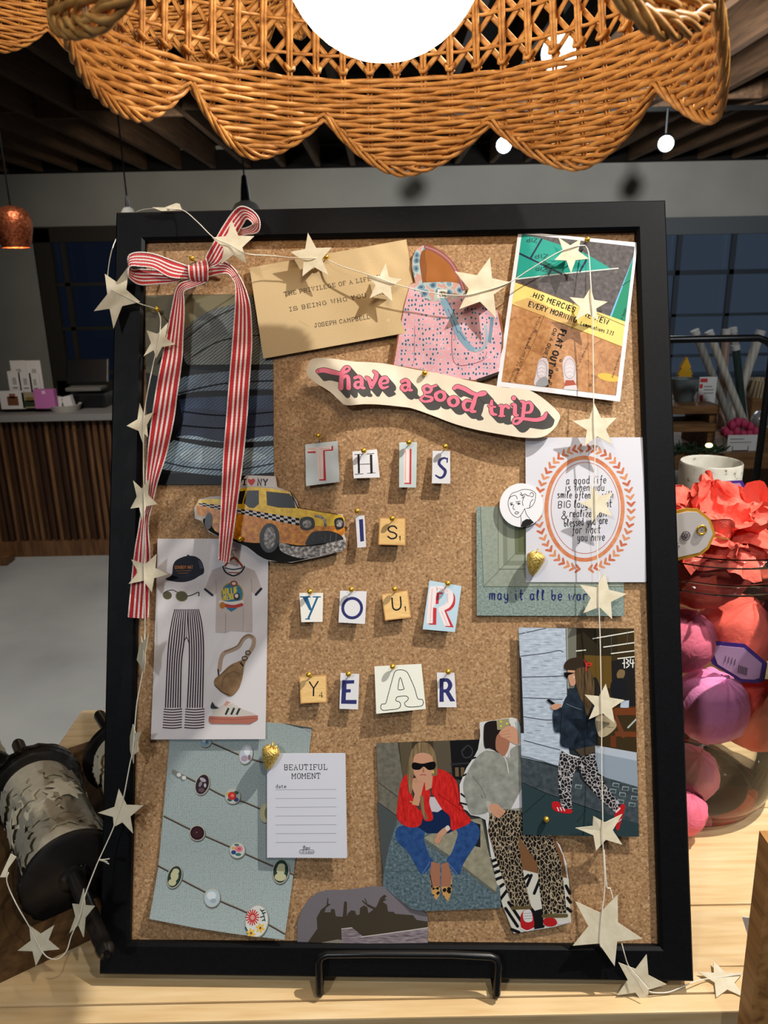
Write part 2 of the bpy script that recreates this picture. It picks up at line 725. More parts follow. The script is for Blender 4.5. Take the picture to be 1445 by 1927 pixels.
# ================================================================== counter across the shop
CY = PZ(110, 1046, 0).y
CZ = PY(110, 778, CY).z
CTR = thing('service_counter', 'dark slatted wooden service counter with grey top at the left of the shop', 'counter', (-1.6, CY + 0.3, 0))
cx0, cx1 = PY(-160, 900, CY).x, PY(420, 900, CY).x
DARKW = noise_mat('dark_counter_wood', [(0.3, (44, 26, 15)), (0.7, (66, 42, 25))], 5, stretch=(9, 9, 1), rough=0.5)
SLATW = noise_mat('slat_wood', [(0.3, (74, 48, 28)), (0.7, (112, 78, 48))], 5, stretch=(9, 9, 1), rough=0.5)
mb = MB()
mb.box(((cx0 + cx1) / 2, CY + 0.33, CZ / 2 - 0.02), (cx1 - cx0, 0.6, CZ - 0.04), DARKW)
mb.build('body', CTR)
mb = MB()
mb.box(((cx0 + cx1) / 2, CY + 0.31, CZ - 0.018), (cx1 - cx0 + 0.06, 0.70, 0.036), flat(128, 126, 122, 0.45, 0.4), bev=0.004)
mb.build('countertop', CTR)
mb = MB()
mb.box(((cx0 + cx1) / 2, CY + 0.012, 0.045), (cx1 - cx0, 0.036, 0.09), SLATW)
mb.build('toe_rail', CTR)
x = cx0 + 0.02
while x < cx1 - 0.02:
    mb = MB()
    w = random.choice((0.014, 0.018, 0.022))
    mb.box((x, CY + 0.016, (CZ + 0.05) / 2), (w, 0.026, CZ - 0.13), random.choice((SLATW, SLATW, DARKW)))
    mb.build('slat', CTR)
    x += 0.036 + random.uniform(-0.004, 0.004)
mb = MB()
p = PZ(14, 1050, 0.0)
mb.box((p.x - 0.02, p.y - 0.08, 0.025), (0.16, 0.10, 0.05), SLATW, bev=0.01)
mb.box((p.x - 0.085, p.y - 0.08, 0.37), (0.07, 0.06, 0.74), SLATW, bev=0.008)
mb.build('wooden_stand', label='wooden stand with block foot before the counter at the left edge', cat='stand')

WHITEC = flat(215, 213, 208, 0.6)
def upright(name, px0, py0, px1, py1, Y, mat, t, label, cat, group=None, lean=0.0, marks=None):
    """a small upright card or block whose face fills the pixel box at depth Y"""
    a, b = PY(px0, py1, Y), PY(px1, py0, Y)
    mb = MB()
    w, h = b.x - a.x, b.z - a.z
    R = Matrix.Rotation(lean, 3, 'X')
    c = Vector(((a.x + b.x) / 2, Y, (a.z + b.z) / 2))
    mb.box(c, (w, t, h), mat, R=R)
    for (u0, v0, u1, v1, m) in (marks or []):
        cc = Vector((w * ((u0 + u1) / 2 - 0.5), -t / 2 - 0.0005, h * ((v0 + v1) / 2 - 0.5)))
        mb.box(c + R @ cc, (w * (u1 - u0), 0.001, h * (v1 - v0)), m, R=R)
    return mb.build(name, label=label, cat=cat, group=group)
SK = [(0.3, 0.25, 0.7, 0.31, flat(120, 118, 115)), (0.35, 0.42, 0.65, 0.72, flat(165, 163, 160))]
yy = CY + 0.12
upright('card_rack', 8, 742, 78, 771, CY + 0.16, DARKW, 0.10, 'dark wooden tiered rack holding greeting cards on the counter', 'rack')
for k, (x0, y0, x1, y1, dy) in enumerate([(27, 678, 47, 735, 0.13), (56, 678, 75, 735, 0.13), (20, 698, 36, 742, 0.12), (40, 700, 57, 742, 0.12), (60, 702, 73, 742, 0.12)]):
    upright('greeting_card', x0, y0, x1, y1, CY + dy - 0.035, WHITEC, 0.004,
            ['tall white greeting card in the back row left on the counter rack', 'tall white greeting card in the back row right on the counter rack',
             'shorter white greeting card at the left end of the counter rack', 'shorter white greeting card in the middle of the counter rack',
             'shorter white greeting card at the right of the counter rack'][k], 'card', 'greeting cards on the counter', marks=SK)
upright('framed_card', 4, 735, 44, 770, CY + 0.06, WHITEC, 0.012, 'small pale card with brown animal drawing at the left end of the counter', 'card',
        marks=[(0.3, 0.2, 0.75, 0.7, flat(110, 70, 45)), (0.4, 0.6, 0.65, 0.85, flat(140, 90, 60))])
upright('framed_card', 45, 738, 70, 768, CY + 0.06, flat(150, 140, 110), 0.012, 'small card with a dark green hill picture between pale card and pink box', 'card',
        marks=[(0.08, 0.1, 0.92, 0.5, flat(50, 60, 40)), (0.25, 0.4, 0.75, 0.7, flat(120, 100, 50))])
upright('pink_box', 70, 732, 103, 768, CY + 0.055, flat(186, 108, 166), 0.04, 'upright pink box on the counter beside the greeting cards', 'box',
        marks=[(0.42, 0.78, 0.58, 0.94, flat(225, 190, 215))])
t = thing('serving_tray', 'pale oval tray of folded papers on the counter', 'tray', PY(125, 776, CY + 0.1))
mb = MB()
c = PY(125, 776, CY + 0.1)
c.z = CZ
mb.lathe(c, [(0.0, 0.004), (0.065, 0.006), (0.082, 0.035), (0.087, 0.035), (0.072, 0.0), (0, 0)], flat(190, 186, 176), 24)
mb.build('tray', t, smooth=40)
for k, (dx, dz) in enumerate(((-0.035, 0.045), (0.02, 0.05))):
    mb = MB()
    mb.box((c.x + dx, c.y, CZ + dz), (0.05, 0.04, 0.06), WHITEC, R=Matrix.Rotation(0.3 - 0.5 * k, 3, 'Y'))
    mb.build('paper_packet', label='white paper packet standing in the counter tray, %s one' % ('left' if k == 0 else 'right'), cat='packet', group='packets in the tray')
t = thing('card_terminal', 'black cash register with tilted screen on the counter', 'register', PY(165, 778, CY + 0.2))
mb = MB()
c = PY(178, 770, CY + 0.26)
mb.box((c.x, c.y, CZ + 0.04), (0.2, 0.2, 0.08), BLACKM, bev=0.01)
mb.build('base', t)
mb = MB()
mb.box((c.x - 0.03, c.y + 0.05, CZ + 0.19), (0.24, 0.02, 0.14), BLACKM, R=Matrix.Rotation(-0.35, 3, 'X'), bev=0.006)
mb.build('screen', t)
mb = MB()
mb.box((c.x - 0.03, c.y + 0.0, CZ + 0.10), (0.2, 0.12, 0.02), flat(120, 118, 112), bev=0.006)
mb.build('paper_tray', t)

# ================================================================== lamps of the shop
COPPER = noise_mat('hammered_copper', [(0.35, (150, 66, 34)), (0.65, (226, 128, 84))], 90, rough=0.35, bump=0.8, bscale=0.004)
COPPER.node_tree.nodes['Principled BSDF'].inputs['Metallic'].default_value = 0.75
LY = 3.6
c = PY(31, 466, LY)
t = thing('pendant_lamp', 'hammered copper pendant lamp glowing at the upper left', 'lamp', c)
mb = MB()
R0 = 0.078
mb.lathe(c, [(0.62 * R0 * 1.15, 0.0), (0.72 * R0 * 1.15, 0.02), (R0, 0.075), (R0 * 1.02, 0.11), (R0 * 0.9, 0.14), (R0 * 0.62, 0.163), (R0 * 0.2, 0.172),
            (R0 * 0.2, 0.168), (R0 * 0.6, 0.158), (R0 * 0.86, 0.137), (R0 * 0.97, 0.11), (R0 * 0.95, 0.075), (0.68 * R0 * 1.12, 0.02), (0.6 * R0 * 1.15, 0.0)], COPPER, 32)
mb.build('lamp_shade', t, smooth=60)
mb = MB()
mb.ball(c + Vector((0, 0, 0.05)), 0.028, emit('pendant_bulb_glow', (1.0, 0.62, 0.28), 14), 14)
mb.build('bulb', t, smooth=True)
mb = MB()
mb.tube([c + Vector((0, 0, 0.168)), c + Vector((0, 0, ZJ - c.z + 0.1))], 0.004, BLACKM, 6)
mb.build('cord', t)
l = D.lights.new('pendant_light', 'POINT')
l.energy = 3
l.color = (1, 0.6, 0.3)
l.shadow_soft_size = 0.03
lo = D.objects.new('pendant_light', l)
COL.objects.link(lo)
lo.parent = t
lo.location = (0, 0, -0.02)
OPAL = flat(235, 232, 224, 0.35)
for k, (px, pyb, lab) in enumerate(((463, 392, 'white glass pendant lamp with black socket peeking over the board behind the ribbon bow'),
                                    (241, 396, 'pendant lamp on a thin cord just behind the top left board corner'))):
    c = PY(px, pyb, 3.9)
    t = thing('glass_pendant_lamp', lab, 'lamp', c, group='white glass pendants behind the board')
    s = 1.0 if k == 0 else 0.45
    mb = MB()
    mb.lathe(c, [(0.085 * s, -0.06 * s), (0.075 * s, -0.02 * s), (0.05 * s, 0.02 * s), (0.02 * s, 0.035 * s), (0.012 * s, 0.04 * s)], OPAL, 28)
    mb.build('lamp_shade', t, smooth=True)
    mb = MB()
    mb.lathe(c, [(0.0, 0.15 * s), (0.012 * s, 0.14 * s), (0.02 * s, 0.08 * s), (0.024 * s, 0.03 * s), (0.0, 0.03 * s)], BLACKM if k == 0 else STEEL, 16)
    mb.build('socket', t, smooth=40)
    mb = MB()
    mb.tube([c + Vector((0, 0, 0.14 * s)), c + Vector((0, 0, ZJ + 0.1 - c.z))], 0.004, BLACKM, 6)
    mb.build('cord', t)
# track lights
LENS = emit('spot_lens', (0.86, 0.94, 1.0), 40)
for k, (px, py, Y, r, lab) in enumerate(((1054, 99, 4.0, 0.085, 'brightest ceiling spotlight glaring behind the rattan lattice'),  # lens radius widened to take in the glare around the lamp
                                         (948, 273, 6.7, 0.058, 'small ceiling spotlight seen under the rattan shade'),
                                         (1253, 270, 6.7, 0.058, 'small ceiling spotlight at the right above the wall'))):
    c = PY(px, py, Y)
    t = thing('track_spotlight', lab, 'spotlight', c, group='ceiling spotlights')
    d = (Vector((0.1 * c.x, 0.6, 0.9)) - c).normalized()
    R = d.to_track_quat('Z', 'Y').to_matrix()
    mb = MB()
    mb.lathe(c - d * 0.16, [(0, 0), (r * 0.7, 0), (r * 1.12, 0.03), (r * 1.12, 0.175), (r * 1.02, 0.175), (r * 1.0, 0.16), (0, 0.155)], BLACKM, 24, R=R)
    mb.build('housing', t, smooth=40)
    mb = MB()
    mb.lathe(c - d * 0.16, [(0, 0.172), (r * 0.98, 0.165)], LENS, 24, R=R)
    mb.build('lens', t, smooth=True)
    mb = MB()
    b = c - d * 0.08
    mb.tube([b, b + Vector((0, 0.02, 0.06)), Vector((b.x, b.y + 0.02, ZJ - 0.02))], 0.012, BLACKM, 8)
    mb.build('stem', t)
    sp = spot('track_beam', c + d * 0.06, c + d * 3, 14, 70, 0.6, r, (0.9, 0.96, 1.0))
    sp.parent = t
    sp.location = d * 0.06
for k, Y in enumerate((4.1, 6.82)):
    mb = MB()
    mb.box((1.4, Y, ZJ - 0.02), (4.4, 0.04, 0.03), BLACKM)
    mb.build('light_track', label=['black lighting track nearer the camera under the joists', 'black lighting track farther back carrying two small spotlights'][k], cat='track')

# ================================================================== shelves, goods behind the board on the right
SY = 2.0
q0, q1 = PY(1180, 860, SY), PY(1560, 860, SY)
zt = PY(1400, 853, SY).z
st = thing('shop_shelf', 'brown wooden display shelf with stepped riser behind the board at the right', 'shelf', (q0.x + 0.2, SY + 0.2, 0))
mb = MB()
mb.box(((q0.x + q1.x) / 2, SY + 0.25, zt - 0.022), (q1.x - q0.x, 0.5, 0.044), OAKD, bev=0.003)
mb.build('top_board', st)
for xx in (q0.x + 0.05, q1.x - 0.05):
    mb = MB()
    mb.box((xx, SY + 0.25, (zt - 0.044) / 2), (0.06, 0.4, zt - 0.044), OAKD)
    mb.build('leg', st)
zu = PY(1310, 766, SY).z
zm = PY(1310, 800, SY).z
xa, xb = PY(1180, 790, SY).x, PY(1358, 790, SY).x
rs = thing('wooden_riser', 'two-tier wooden riser under the grey bowl and sign card', 'riser', ((xa + xb) / 2, SY + 0.12, zt))
for nm, z, h in (('upper_board', zu, 0.022), ('lower_board', zm, 0.022)):
    mb = MB()
    mb.box(((xa + xb) / 2, SY + 0.12, z - h / 2), (xb - xa, 0.2, h), OAKD, bev=0.002)
    mb.build(nm, rs)
for xx in (xa + 0.01, xb - 0.01):
    mb = MB()
    mb.box((xx, SY + 0.12, (zt + zu - 0.022) / 2), (0.02, 0.18, zu - 0.022 - zt), OAKD)
    mb.build('side_post', rs)
# bowl and tree on the riser
mb = MB()
c = PY(1282, 788, SY + 0.1)
bw = 0.032
c = Vector((c.x, SY + 0.10, zu))
mb.lathe(c, [(0, 0), (bw * 0.7, 0), (bw * 1.0, 0.03), (bw * 1.15, 0.062), (bw * 1.1, 0.062), (bw * 0.92, 0.03), (0, 0.006)], noise_mat('grey_glaze', [(0.3, (88, 96, 98)), (0.7, (118, 126, 126))], 30, rough=0.35), 28)
mb.build('ceramic_bowl', label='grey glazed bowl with pale rim on the wooden riser', cat='bowl', smooth=40)
tx, tz0 = PY(1286, 742, SY + 0.17), PY(1286, 742, SY + 0.17).z
mb = MB()
hs = [0.0, 0.018, 0.018, 0.036, 0.036, 0.055, 0.055, 0.074, 0.074, 0.104]
ws = [0.029, 0.023, 0.029, 0.020, 0.026, 0.016, 0.021, 0.011, 0.015, 0.0]
outl = [Vector((tx.x - w, tx.y, tz0 + h)) for w, h in zip(ws, hs)] + [Vector((tx.x + w, tx.y, tz0 + h)) for w, h in list(zip(ws, hs))[-2::-1]]
outl = [Vector((tx.x - 0.006, tx.y, zu)), Vector((tx.x - 0.006, tx.y, tz0))] + outl + [Vector((tx.x + 0.006, tx.y, tz0)), Vector((tx.x + 0.006, tx.y, zu))]
mb.prism(outl, (0, 0.014, 0), flat(214, 160, 40))
mb.build('tree_figure', label='mustard yellow tiered tree figure behind the grey bowl', cat='ornament')
upright('sign_card', 1311, 709, 1349, 761, SY + 0.09, WHITEC, 0.006, 'white sign card with red blossoms on the wooden riser', 'card',
        marks=[(0.05, 0.82, 0.45, 0.95, flat(196, 60, 60)), (0.03, 0.6, 0.2, 0.75, flat(196, 60, 60)), (0.1, 0.12, 0.28, 0.35, flat(196, 60, 60)),
               (0.3, 0.4, 0.85, 0.44, flat(150, 150, 150)), (0.3, 0.52, 0.85, 0.56, flat(150, 150, 150)), (0.3, 0.64, 0.75, 0.68, flat(150, 150, 150))])
# patterned rolls in a holder
ROLLS = [((1307, 622), (1366, 770), (150, 148, 140), 'pale plain roll leaning left, first from the left in the holder'),
         ((1334, 624), (1398, 790), (190, 186, 172), 'cream striped roll leaning left behind the pinkish roll'),
         ((1367, 620), (1357, 790), (168, 140, 124), 'pinkish brown roll standing nearly upright in the holder'),
         ((1384, 650), (1398, 785), (46, 62, 58), 'dark green roll with a silver end in the holder'),
         ((1432, 622), (1372, 800), (196, 190, 176), 'thick cream checked roll leaning right across the others'),
         ((1379, 617), (1392, 720), (176, 172, 168), 'short silver grey roll behind the dark green roll')]
for k, (a, b, cc, lab) in enumerate(ROLLS):
    Y = SY + 0.26 + 0.026 * k
    pa, pb = PY(a[0], a[1], Y), PY(b[0], b[1], Y + 0.0)
    dirv = (pb - pa).normalized()
    pb = pa + dirv * ((zt + 0.004 - pa.z) / dirv.z)
    m = wave_mat('roll_wrap_%d' % k, [(0.0, cc), (0.5, tuple(int(q * 0.82) for q in cc)), (0.75, cc)], 60, coord='Object', rot=0.3, stretch=(0.2, 0.2, 1), rough=0.35)
    mb = MB()
    rr = 0.0115 if k != 4 else 0.0135
    mb.tube([pa, pb], rr, m, 14)
    mb.tube([pa + dirv * 0.014, pa - dirv * 0.001], rr + 0.001, flat(196, 194, 190, 0.3), 14)
    mb.build('paper_roll', label=lab, cat='roll', group='patterned rolls in the holder', smooth=40)
# pink buds, sign, basket, ornament
random.seed(3)
for k, (px, py) in enumerate(((1364, 812), (1376, 800), (1386, 795), (1398, 796), (1410, 803), (1372, 818), (1384, 812), (1396, 818), (1408, 816), (1420, 812))):
    mb = MB()
    c = PY(px, py, SY + 0.10)
    mb.ball(c, 0.0125, tissue('bud_felt', 186, 60, 96), 12, (1, 1, 1.1), fn=lambda th, ph: 1 + 0.1 * math.sin(5 * ph))
    mb.tube([c, Vector((c.x, c.y, zt))], 0.002, flat(90, 110, 70), 5)
    mb.build('pink_bud', label='deep pink bud in the cluster behind the small white sign', cat='flower', group='pink buds on the shop shelf', smooth=60)
t = upright('shelf_sign', 1366, 818, 1426, 850, SY + 0.03, WHITEC, 0.004, 'small white sign card before the pink buds on the shelf', 'sign',
            marks=[(0.08, 0.75, 0.55, 0.8, flat(140, 140, 140)), (0.08, 0.55, 0.8, 0.6, flat(160, 160, 160)), (0.18, 0.05, 0.72, 0.09, flat(60, 60, 60)), (0.18, 0.05, 0.2, 0.35, flat(90, 90, 90)), (0.70, 0.05, 0.72, 0.35, flat(90, 90, 90))])
c = PY(1432, 746, SY + 0.46)
mb = MB()
mb.lathe((c.x, c.y, c.z), [(0, 0.003), (0.04, 0.003), (0.05, 0.055), (0.053, 0.055), (0.043, 0), (0, 0)], wave_mat('wicker', [(0.2, (120, 100, 74)), (0.6, (190, 172, 140))], 40, coord='Object', stretch=(1, 1, 0.2)), 24)
mb.box((c.x, c.y, (c.z + zt) / 2), (0.09, 0.08, c.z - zt), OAKD)
mb.build('wicker_basket', label='small pale wicker basket at the far right edge of the shelf', cat='basket', smooth=40)
c = PY(1430, 790, SY + 0.2)
mb = MB()
mb.ball(c, 0.024, flat(205, 205, 208, 0.2, 0.6, 0.6), 20, (1, 1, 1.1), fn=lambda th, ph: 1 + 0.05 * math.sin(8 * ph))
mb.tube([c, Vector((c.x, c.y, zt))], [0.006, 0.014], flat(180, 176, 168, 0.3), 10)
mb.build('glass_ornament', label='silver ribbed ball ornament on a foot beside the pink buds', cat='ornament', smooth=60)
# greenery with a small light
c = PY(1310, 842, SY + 0.03)
mb = MB()
random.seed(5)
for k in range(70):
    p = Vector((c.x + random.uniform(-0.075, 0.06), SY + random.uniform(-0.01, 0.012), zt + random.uniform(0.0, 0.012)))
    d = Vector((random.uniform(-1, 1), random.uniform(-0.5, 0.5), random.uniform(0.1, 0.9))).normalized() * 0.028
    mb.tube([p, p + d * 0.5, p + d], [0.0012, 0.003, 0.0004], flat(44, 66, 44), 4)
mb.build('greenery', label='dark green fir garland lying on the shelf below the riser', cat='garland')
mb = MB()
mb.ball(PY(1334, 838, SY - 0.002), 0.008, emit('fairy_glow', (1.0, 0.95, 0.5), 2.0), 10, (1.3, 1, 0.8))
mb.build('fairy_light', label='tiny yellow light glowing in the fir garland', cat='light', smooth=True)
# black rack rail
RY = 1.86
a, b = PY(1215, 640, RY), PY(1427, 636, RY)
e = PY(1452, 668, RY)
mb = MB()
pts = [Vector((a.x, RY, zt - 0.3)), Vector((a.x, RY, a.z - 0.03)), Vector((a.x + 0.012, RY, a.z - 0.008)), Vector((a.x + 0.03, RY, a.z))]
pts += [Vector((b.x, RY, b.z)), Vector((b.x + 0.017, RY, b.z - 0.006)), Vector((e.x - 0.004, RY, b.z - 0.018)), Vector((e.x, RY, e.z)), Vector((e.x, RY, 0.0))]
pts[0].z = 0.0
mb.tube(pts, 0.0085, BLACKM, 10)
mb.build('display_rack', label='black metal rack frame with rounded corner at the right of the board', cat='rack', smooth=50)
# ================================================================== the framed cork board
bd = thing('cork_board', 'large cork pinboard in a black frame leaning on a wire easel', 'pinboard', BC)
iTL, iTR, iBL, iBR = [uv_of(B(x, y, 0)) for x, y in ((271, 451), (1199, 431), (242, 1776), (1243, 1784))]
oTL, oTR, oBL, oBR = (-BW / 2, BH), (BW / 2, BH), (-BW / 2, 0), (BW / 2, 0)
def rail(o0, o1, i1, i0):
    mb = MB()
    def L(p, q, t):
        return (p[0] + (q[0] - p[0]) * t, p[1] + (q[1] - p[1]) * t)
    prof = [(0.0, -0.024), (0.0, -0.0012), (0.05, 0.0), (0.90, -0.0006), (1.0, -0.0026), (1.0, -0.016)]
    vs = []
    for a, b in ((o0, i0), (o1, i1)):
        for t, w in prof:
            p = L(a, b, t)
            vs.append(bl(p[0], p[1], w))
    n = len(prof)
    fs = [(k, k + 1, n + k + 1, n + k) for k in range(n - 1)]
    fs += [tuple(range(n))[::-1], tuple(range(n, 2 * n)), (n - 1, 0, n, 2 * n - 1)]
    mb.add(vs, fs, BLACKP)
    return mb.build('frame_rail', bd)
rail(oTL, oTR, iTR, iTL)
rail(oTR, oBR, iBR, iTR)
rail(oBR, oBL, iBL, iBR)
rail(oBL, oTL, iTL, iBL)
mb = MB()
u0, u1, v0, v1 = -BW / 2 + 0.012, BW / 2 - 0.012, 0.012, BH - 0.012
mb.prism([bl(u0, v0, -0.015), bl(u1, v0, -0.015), bl(u1, v1, -0.015), bl(u0, v1, -0.015)], Bw * (0.015 + CORK), CORKM)
mb.build('cork_sheet', bd)
mb = MB()
mb.prism([bl(u0, v0, -0.019), bl(u1, v0, -0.019), bl(u1, v1, -0.019), bl(u0, v1, -0.019)], Bw * 0.0035, flat(110, 84, 56))
mb.build('backing_panel', bd)

# wire easel
es = thing('wire_easel', 'black wire display easel whose low front bar holds the cork board', 'easel', (BC.x, BC.y, TZ))
r = 0.0032
fp = [B(600, 1850, 0.012), B(600, 1812, 0.012), B(604, 1801, 0.012), B(616, 1796, 0.012), B(700, 1795, 0.012), B(850, 1796, 0.012), B(922, 1800, 0.012), B(934, 1804, 0.012), B(938, 1815, 0.012), B(935, 1852, 0.012)]
ZA = TZ + 0.0085
fp[0].z = ZA
fp[-1].z = ZA
mb = MB()
mb.tube(fp, r, BLACKM, 10)
mb.build('front_bar', es, smooth=50)
for p, nm in ((fp[0], 'left'), (fp[-1], 'right')):
    mb = MB()
    q = Vector((p.x, p.y + 0.19, ZA))
    mb.tube([p, Vector((p.x, p.y + 0.02, ZA)), q], r, BLACKM, 8)
    mb.ball(Vector((p.x, p.y + 0.004, ZA - 0.0052)), 0.0035, BLACKM, 8)
    mb.ball(Vector((p.x, p.y + 0.19, ZA - 0.0052)), 0.0035, BLACKM, 8)
    mb.build('base_arm', es, smooth=50)
a, b = fp[0] + Vector((0, 0.06, 0)), fp[-1] + Vector((0, 0.06, 0))
bk0 = bl(uv_of(a)[0], 0.30, -0.0275)
bk1 = bl(uv_of(b)[0], 0.30, -0.0275)
mb = MB()
mb.tube([a, bl(uv_of(a)[0], 0.05, -0.0285), bk0, bk1, bl(uv_of(b)[0], 0.05, -0.0285), b], r * 0.9, BLACKM, 8)
mb.build('back_support', es, smooth=50)

# ================================================================== rattan shade
SHX, SHY, SHZ = 0.006, 0.513, 0.096 + CAMZ      # foot of the scallops
NST = 52
RT, RB = 0.177, 0.187
ZT = CAMZ + 0.152                         # top of the closely woven band
def on_cyl(x, y, R, far=True):
    d = ray(x, y)
    ox, oy = CAMP.x - SHX, CAMP.y - SHY
    A = d.x * d.x + d.y * d.y
    Bq = 2 * (ox * d.x + oy * d.y)
    Cq = ox * ox + oy * oy - R * R
    disc = max(0.0, Bq * Bq - 4 * A * Cq)
    t = (-Bq + (1 if far else -1) * math.sqrt(disc)) / (2 * A)
    p = CAMP + d * t
    return math.atan2(p.x - SHX, p.y - SHY), p.z
tr = [on_cyl(x, y, RB) for x, y in ((245, 213), (470, 287), (755, 320), (1083, 308), (1340, 212))]
trn = [on_cyl(x, y, RB, False) for x, y in ((178, 38), (1236, 46))]
TRO = list(tr)
al, zl = tr[0]
ar, zr = tr[-1]
nl_, nr_ = trn[0][0], trn[1][0]
def between(a, b, k):
    return a + (b - a) * k
if nl_ > 0:
    nl_ -= 2 * PI
if nr_ < 0:
    nr_ += 2 * PI
SZ0 = sum(z for _, z in tr) / len(tr)
TRO = [(nl_, trn[0][1])] + TRO + [(nr_, trn[1][1])]
back = (nl_ + 2 * PI + nr_) / 2
TRO.append((back, SZ0 + 0.022))
TRO.sort()
def edge_z(th):
    """height of the scalloped lower edge at angle th"""
    while th < TRO[0][0]:
        th += 2 * PI
    L = TRO + [(TRO[0][0] + 2 * PI, TRO[0][1])]
    while th > L[-1][0]:
        th -= 2 * PI
    for (a0, z0), (a1, z1) in zip(L[:-1], L[1:]):
        if a0 <= th <= a1:
            t = (th - a0) / (a1 - a0)
            s = 1 - abs(2 * t - 1)                       # 0 at the troughs, 1 at the peak between
            zb = z0 + (z1 - z0) * t
            return zb + 0.036 * (s ** 1.7)
    return SZ0
def band_r(z):
    t = (ZT - z) / (ZT - SHZ)
    return RT + (RB - RT) * t
def dome(s):
    """the open lattice above the band: s = length up from the band -> (radius, height)"""
    a = min(s / 0.26, 1.0)
    return RT * (math.cos(a * PI / 2 * 0.90) ** 0.8) + 0.001, ZT + 0.155 * math.sin(a * PI / 2)
def pol(th, r, z, c=None):
    c = c or (SHX, SHY)
    return Vector((c[0] + r * math.sin(th), c[1] + r * math.cos(th), z))
def radial(p):
    d = Vector((p.x - SHX, p.y - SHY, 0))
    return d.normalized() if d.length > 1e-6 else Vector((1, 0, 0))
def make_shade():
    t = thing('rattan_lamp', 'scalloped rattan lamp hanging above the cork board, nearest the viewer', 'lamp', (SHX, SHY, ZT))
    mb = MB()
    rows = 0
    z = ZT - 0.0018
    zmin = min(q[1] for q in TRO)
    rnd = random.Random(11)
    M = NST * 8
    while z > zmin + 0.002:
        run = []
        runs = []
        ph = (rows % 2) * PI
        for k in range(M + 1):
            th = -PI + 2 * PI * k / M
            if z > edge_z(th) + 0.0005:
                w = 0.0017 * math.sin(th * NST / 2 + ph)
                dz = 0.0004 * math.sin(th * 9 + rows * 1.7) + 0.0002 * math.sin(th * 31 + rows * 2.3)
                run.append(pol(th, band_r(z) + w, z + dz))
            else:
                if len(run) > 3:
                    runs.append(run)
                run = []
        if len(run) > 3:
            runs.append(run)
        rr = 0.00192 + rnd.uniform(-0.0001, 0.00015)
        for q in runs:
            mb.tube(q, rr, WICK, 5)
        z -= 0.0035
        rows += 1
    mb.build('woven_band', t, smooth=True)
    # border plaited along the scallops
    mb = MB()
    M = NST * 8
    for k3 in range(4):
        pts = []
        for k in range(M):
            th = -PI + 2 * PI * k / M
            e = edge_z(th) - 0.0005
            ph = th * 24 + k3 * PI / 2
            pts.append(pol(th, band_r(e) + 0.0016 * math.cos(ph), e + 0.0036 * math.sin(ph)))
        mb.tube(pts, 0.0017, WICK, 5, closed=True)
    mb.build('plaited_border', t, smooth=True)
    # stakes: a pair at every stand, from the border up over the dome
    mb = MB()
    for i in range(NST):
        for s2 in (-1, 1):
            th = 2 * PI * (i + 0.5) / NST + s2 * 0.0075
            pts = [pol(th, band_r(edge_z(th)) + 0.0008, edge_z(th))]
            pts += [pol(th, band_r(ZT - q) + 0.0008, ZT - q) for q in (0.04, 0.02, 0.003) if ZT - q > edge_z(th) + 0.002]
            rad_ = [0.0011] * len(pts)
            for k in range(1, 12):
                r_, z_ = dome(0.25 * k / 11)
                pts.append(pol(th, r_ - 0.002, z_))
            rad_ += [0.0017] * (len(pts) - len(rad_))
            mb.tube(pts, rad_, WICK, 5)
        r_, z_ = dome(0.004)
        th = 2 * PI * (i + 0.5) / NST
        mb.tube([pol(th - 0.020, r_, z_ + 0.004), pol(th - 0.008, r_ - 0.0042, z_ - 0.001), pol(th + 0.008, r_ - 0.0042, z_ - 0.001), pol(th + 0.020, r_, z_ + 0.004)], 0.0017, WICK, 5)
    mb.build('stakes', t, smooth=True)
    # crossed cane strips and the cane rounds that bind them
    mb = MB()
    st = 2 * PI / NST
    for i in range(NST):
        for dr in (-1, 1):
            pts = []
            for k in range(0, 15):
                s = 0.002 + 0.15 * k / 14
                r_, z_ = dome(s)
                th = st * (i + 0.5) + dr * st * (s - 0.004) / 0.024
                pts.append(pol(th, r_ + (0.002 if dr > 0 else 0.0036), z_))
            mb.tube(pts, 0.0023, WICK, 6, flat_=(radial, 0.28))
    mb.build('crossed_cane', t, smooth=True)
    mb = MB()
    for s in (0.0165, 0.0405, 0.0645, 0.0885, 0.1125, 0.1365, 0.18, 0.22):
        r_, z_ = dome(s)
        M2 = NST * 4
        pts = [pol(2 * PI * k / M2, r_ + 0.0012 * math.cos(2 * PI * k / 4 + PI / 4), z_) for k in range(M2)]
        mb.tube(pts, 0.0013, WICK, 5, closed=True)
    mb.build('cane_rounds', t, smooth=True)
    mb = MB()
    r_, z_ = dome(0.25)
    mb.tube([pol(2 * PI * k / 32, r_, z_) for k in range(32)], 0.005, WICK, 8, closed=True)
    mb.lathe((SHX, SHY, z_), [(r_, 0.0), (0.03, 0.006), (0.03, 0.012), (0, 0.012)], flat(60, 44, 30), 24)
    mb.build('top_ring', t, smooth=40)
    mb = MB()
    bc = Vector((SHX, SHY, CAMZ + 0.183))
    mb.ball(bc, 0.0605, GLOBE, 40)
    mb.build('globe_bulb', t, smooth=True)
    mb = MB()
    mb.lathe(bc, [(0.0, 0.1), (0.018, 0.1), (0.02, 0.062), (0.018, 0.055), (0, 0.055)], BLACKM, 20)
    mb.tube([bc + Vector((0, 0, 0.09)), Vector((SHX, SHY, z_ + 0.01))], 0.008, BLACKM, 8)
    mb.build('socket', t, smooth=40)
    mb = MB()
    mb.tube([Vector((SHX, SHY, z_)), Vector((SHX, SHY, ZC))], 0.004, BLACKM, 6)
    mb.build('cord', t)
    return t
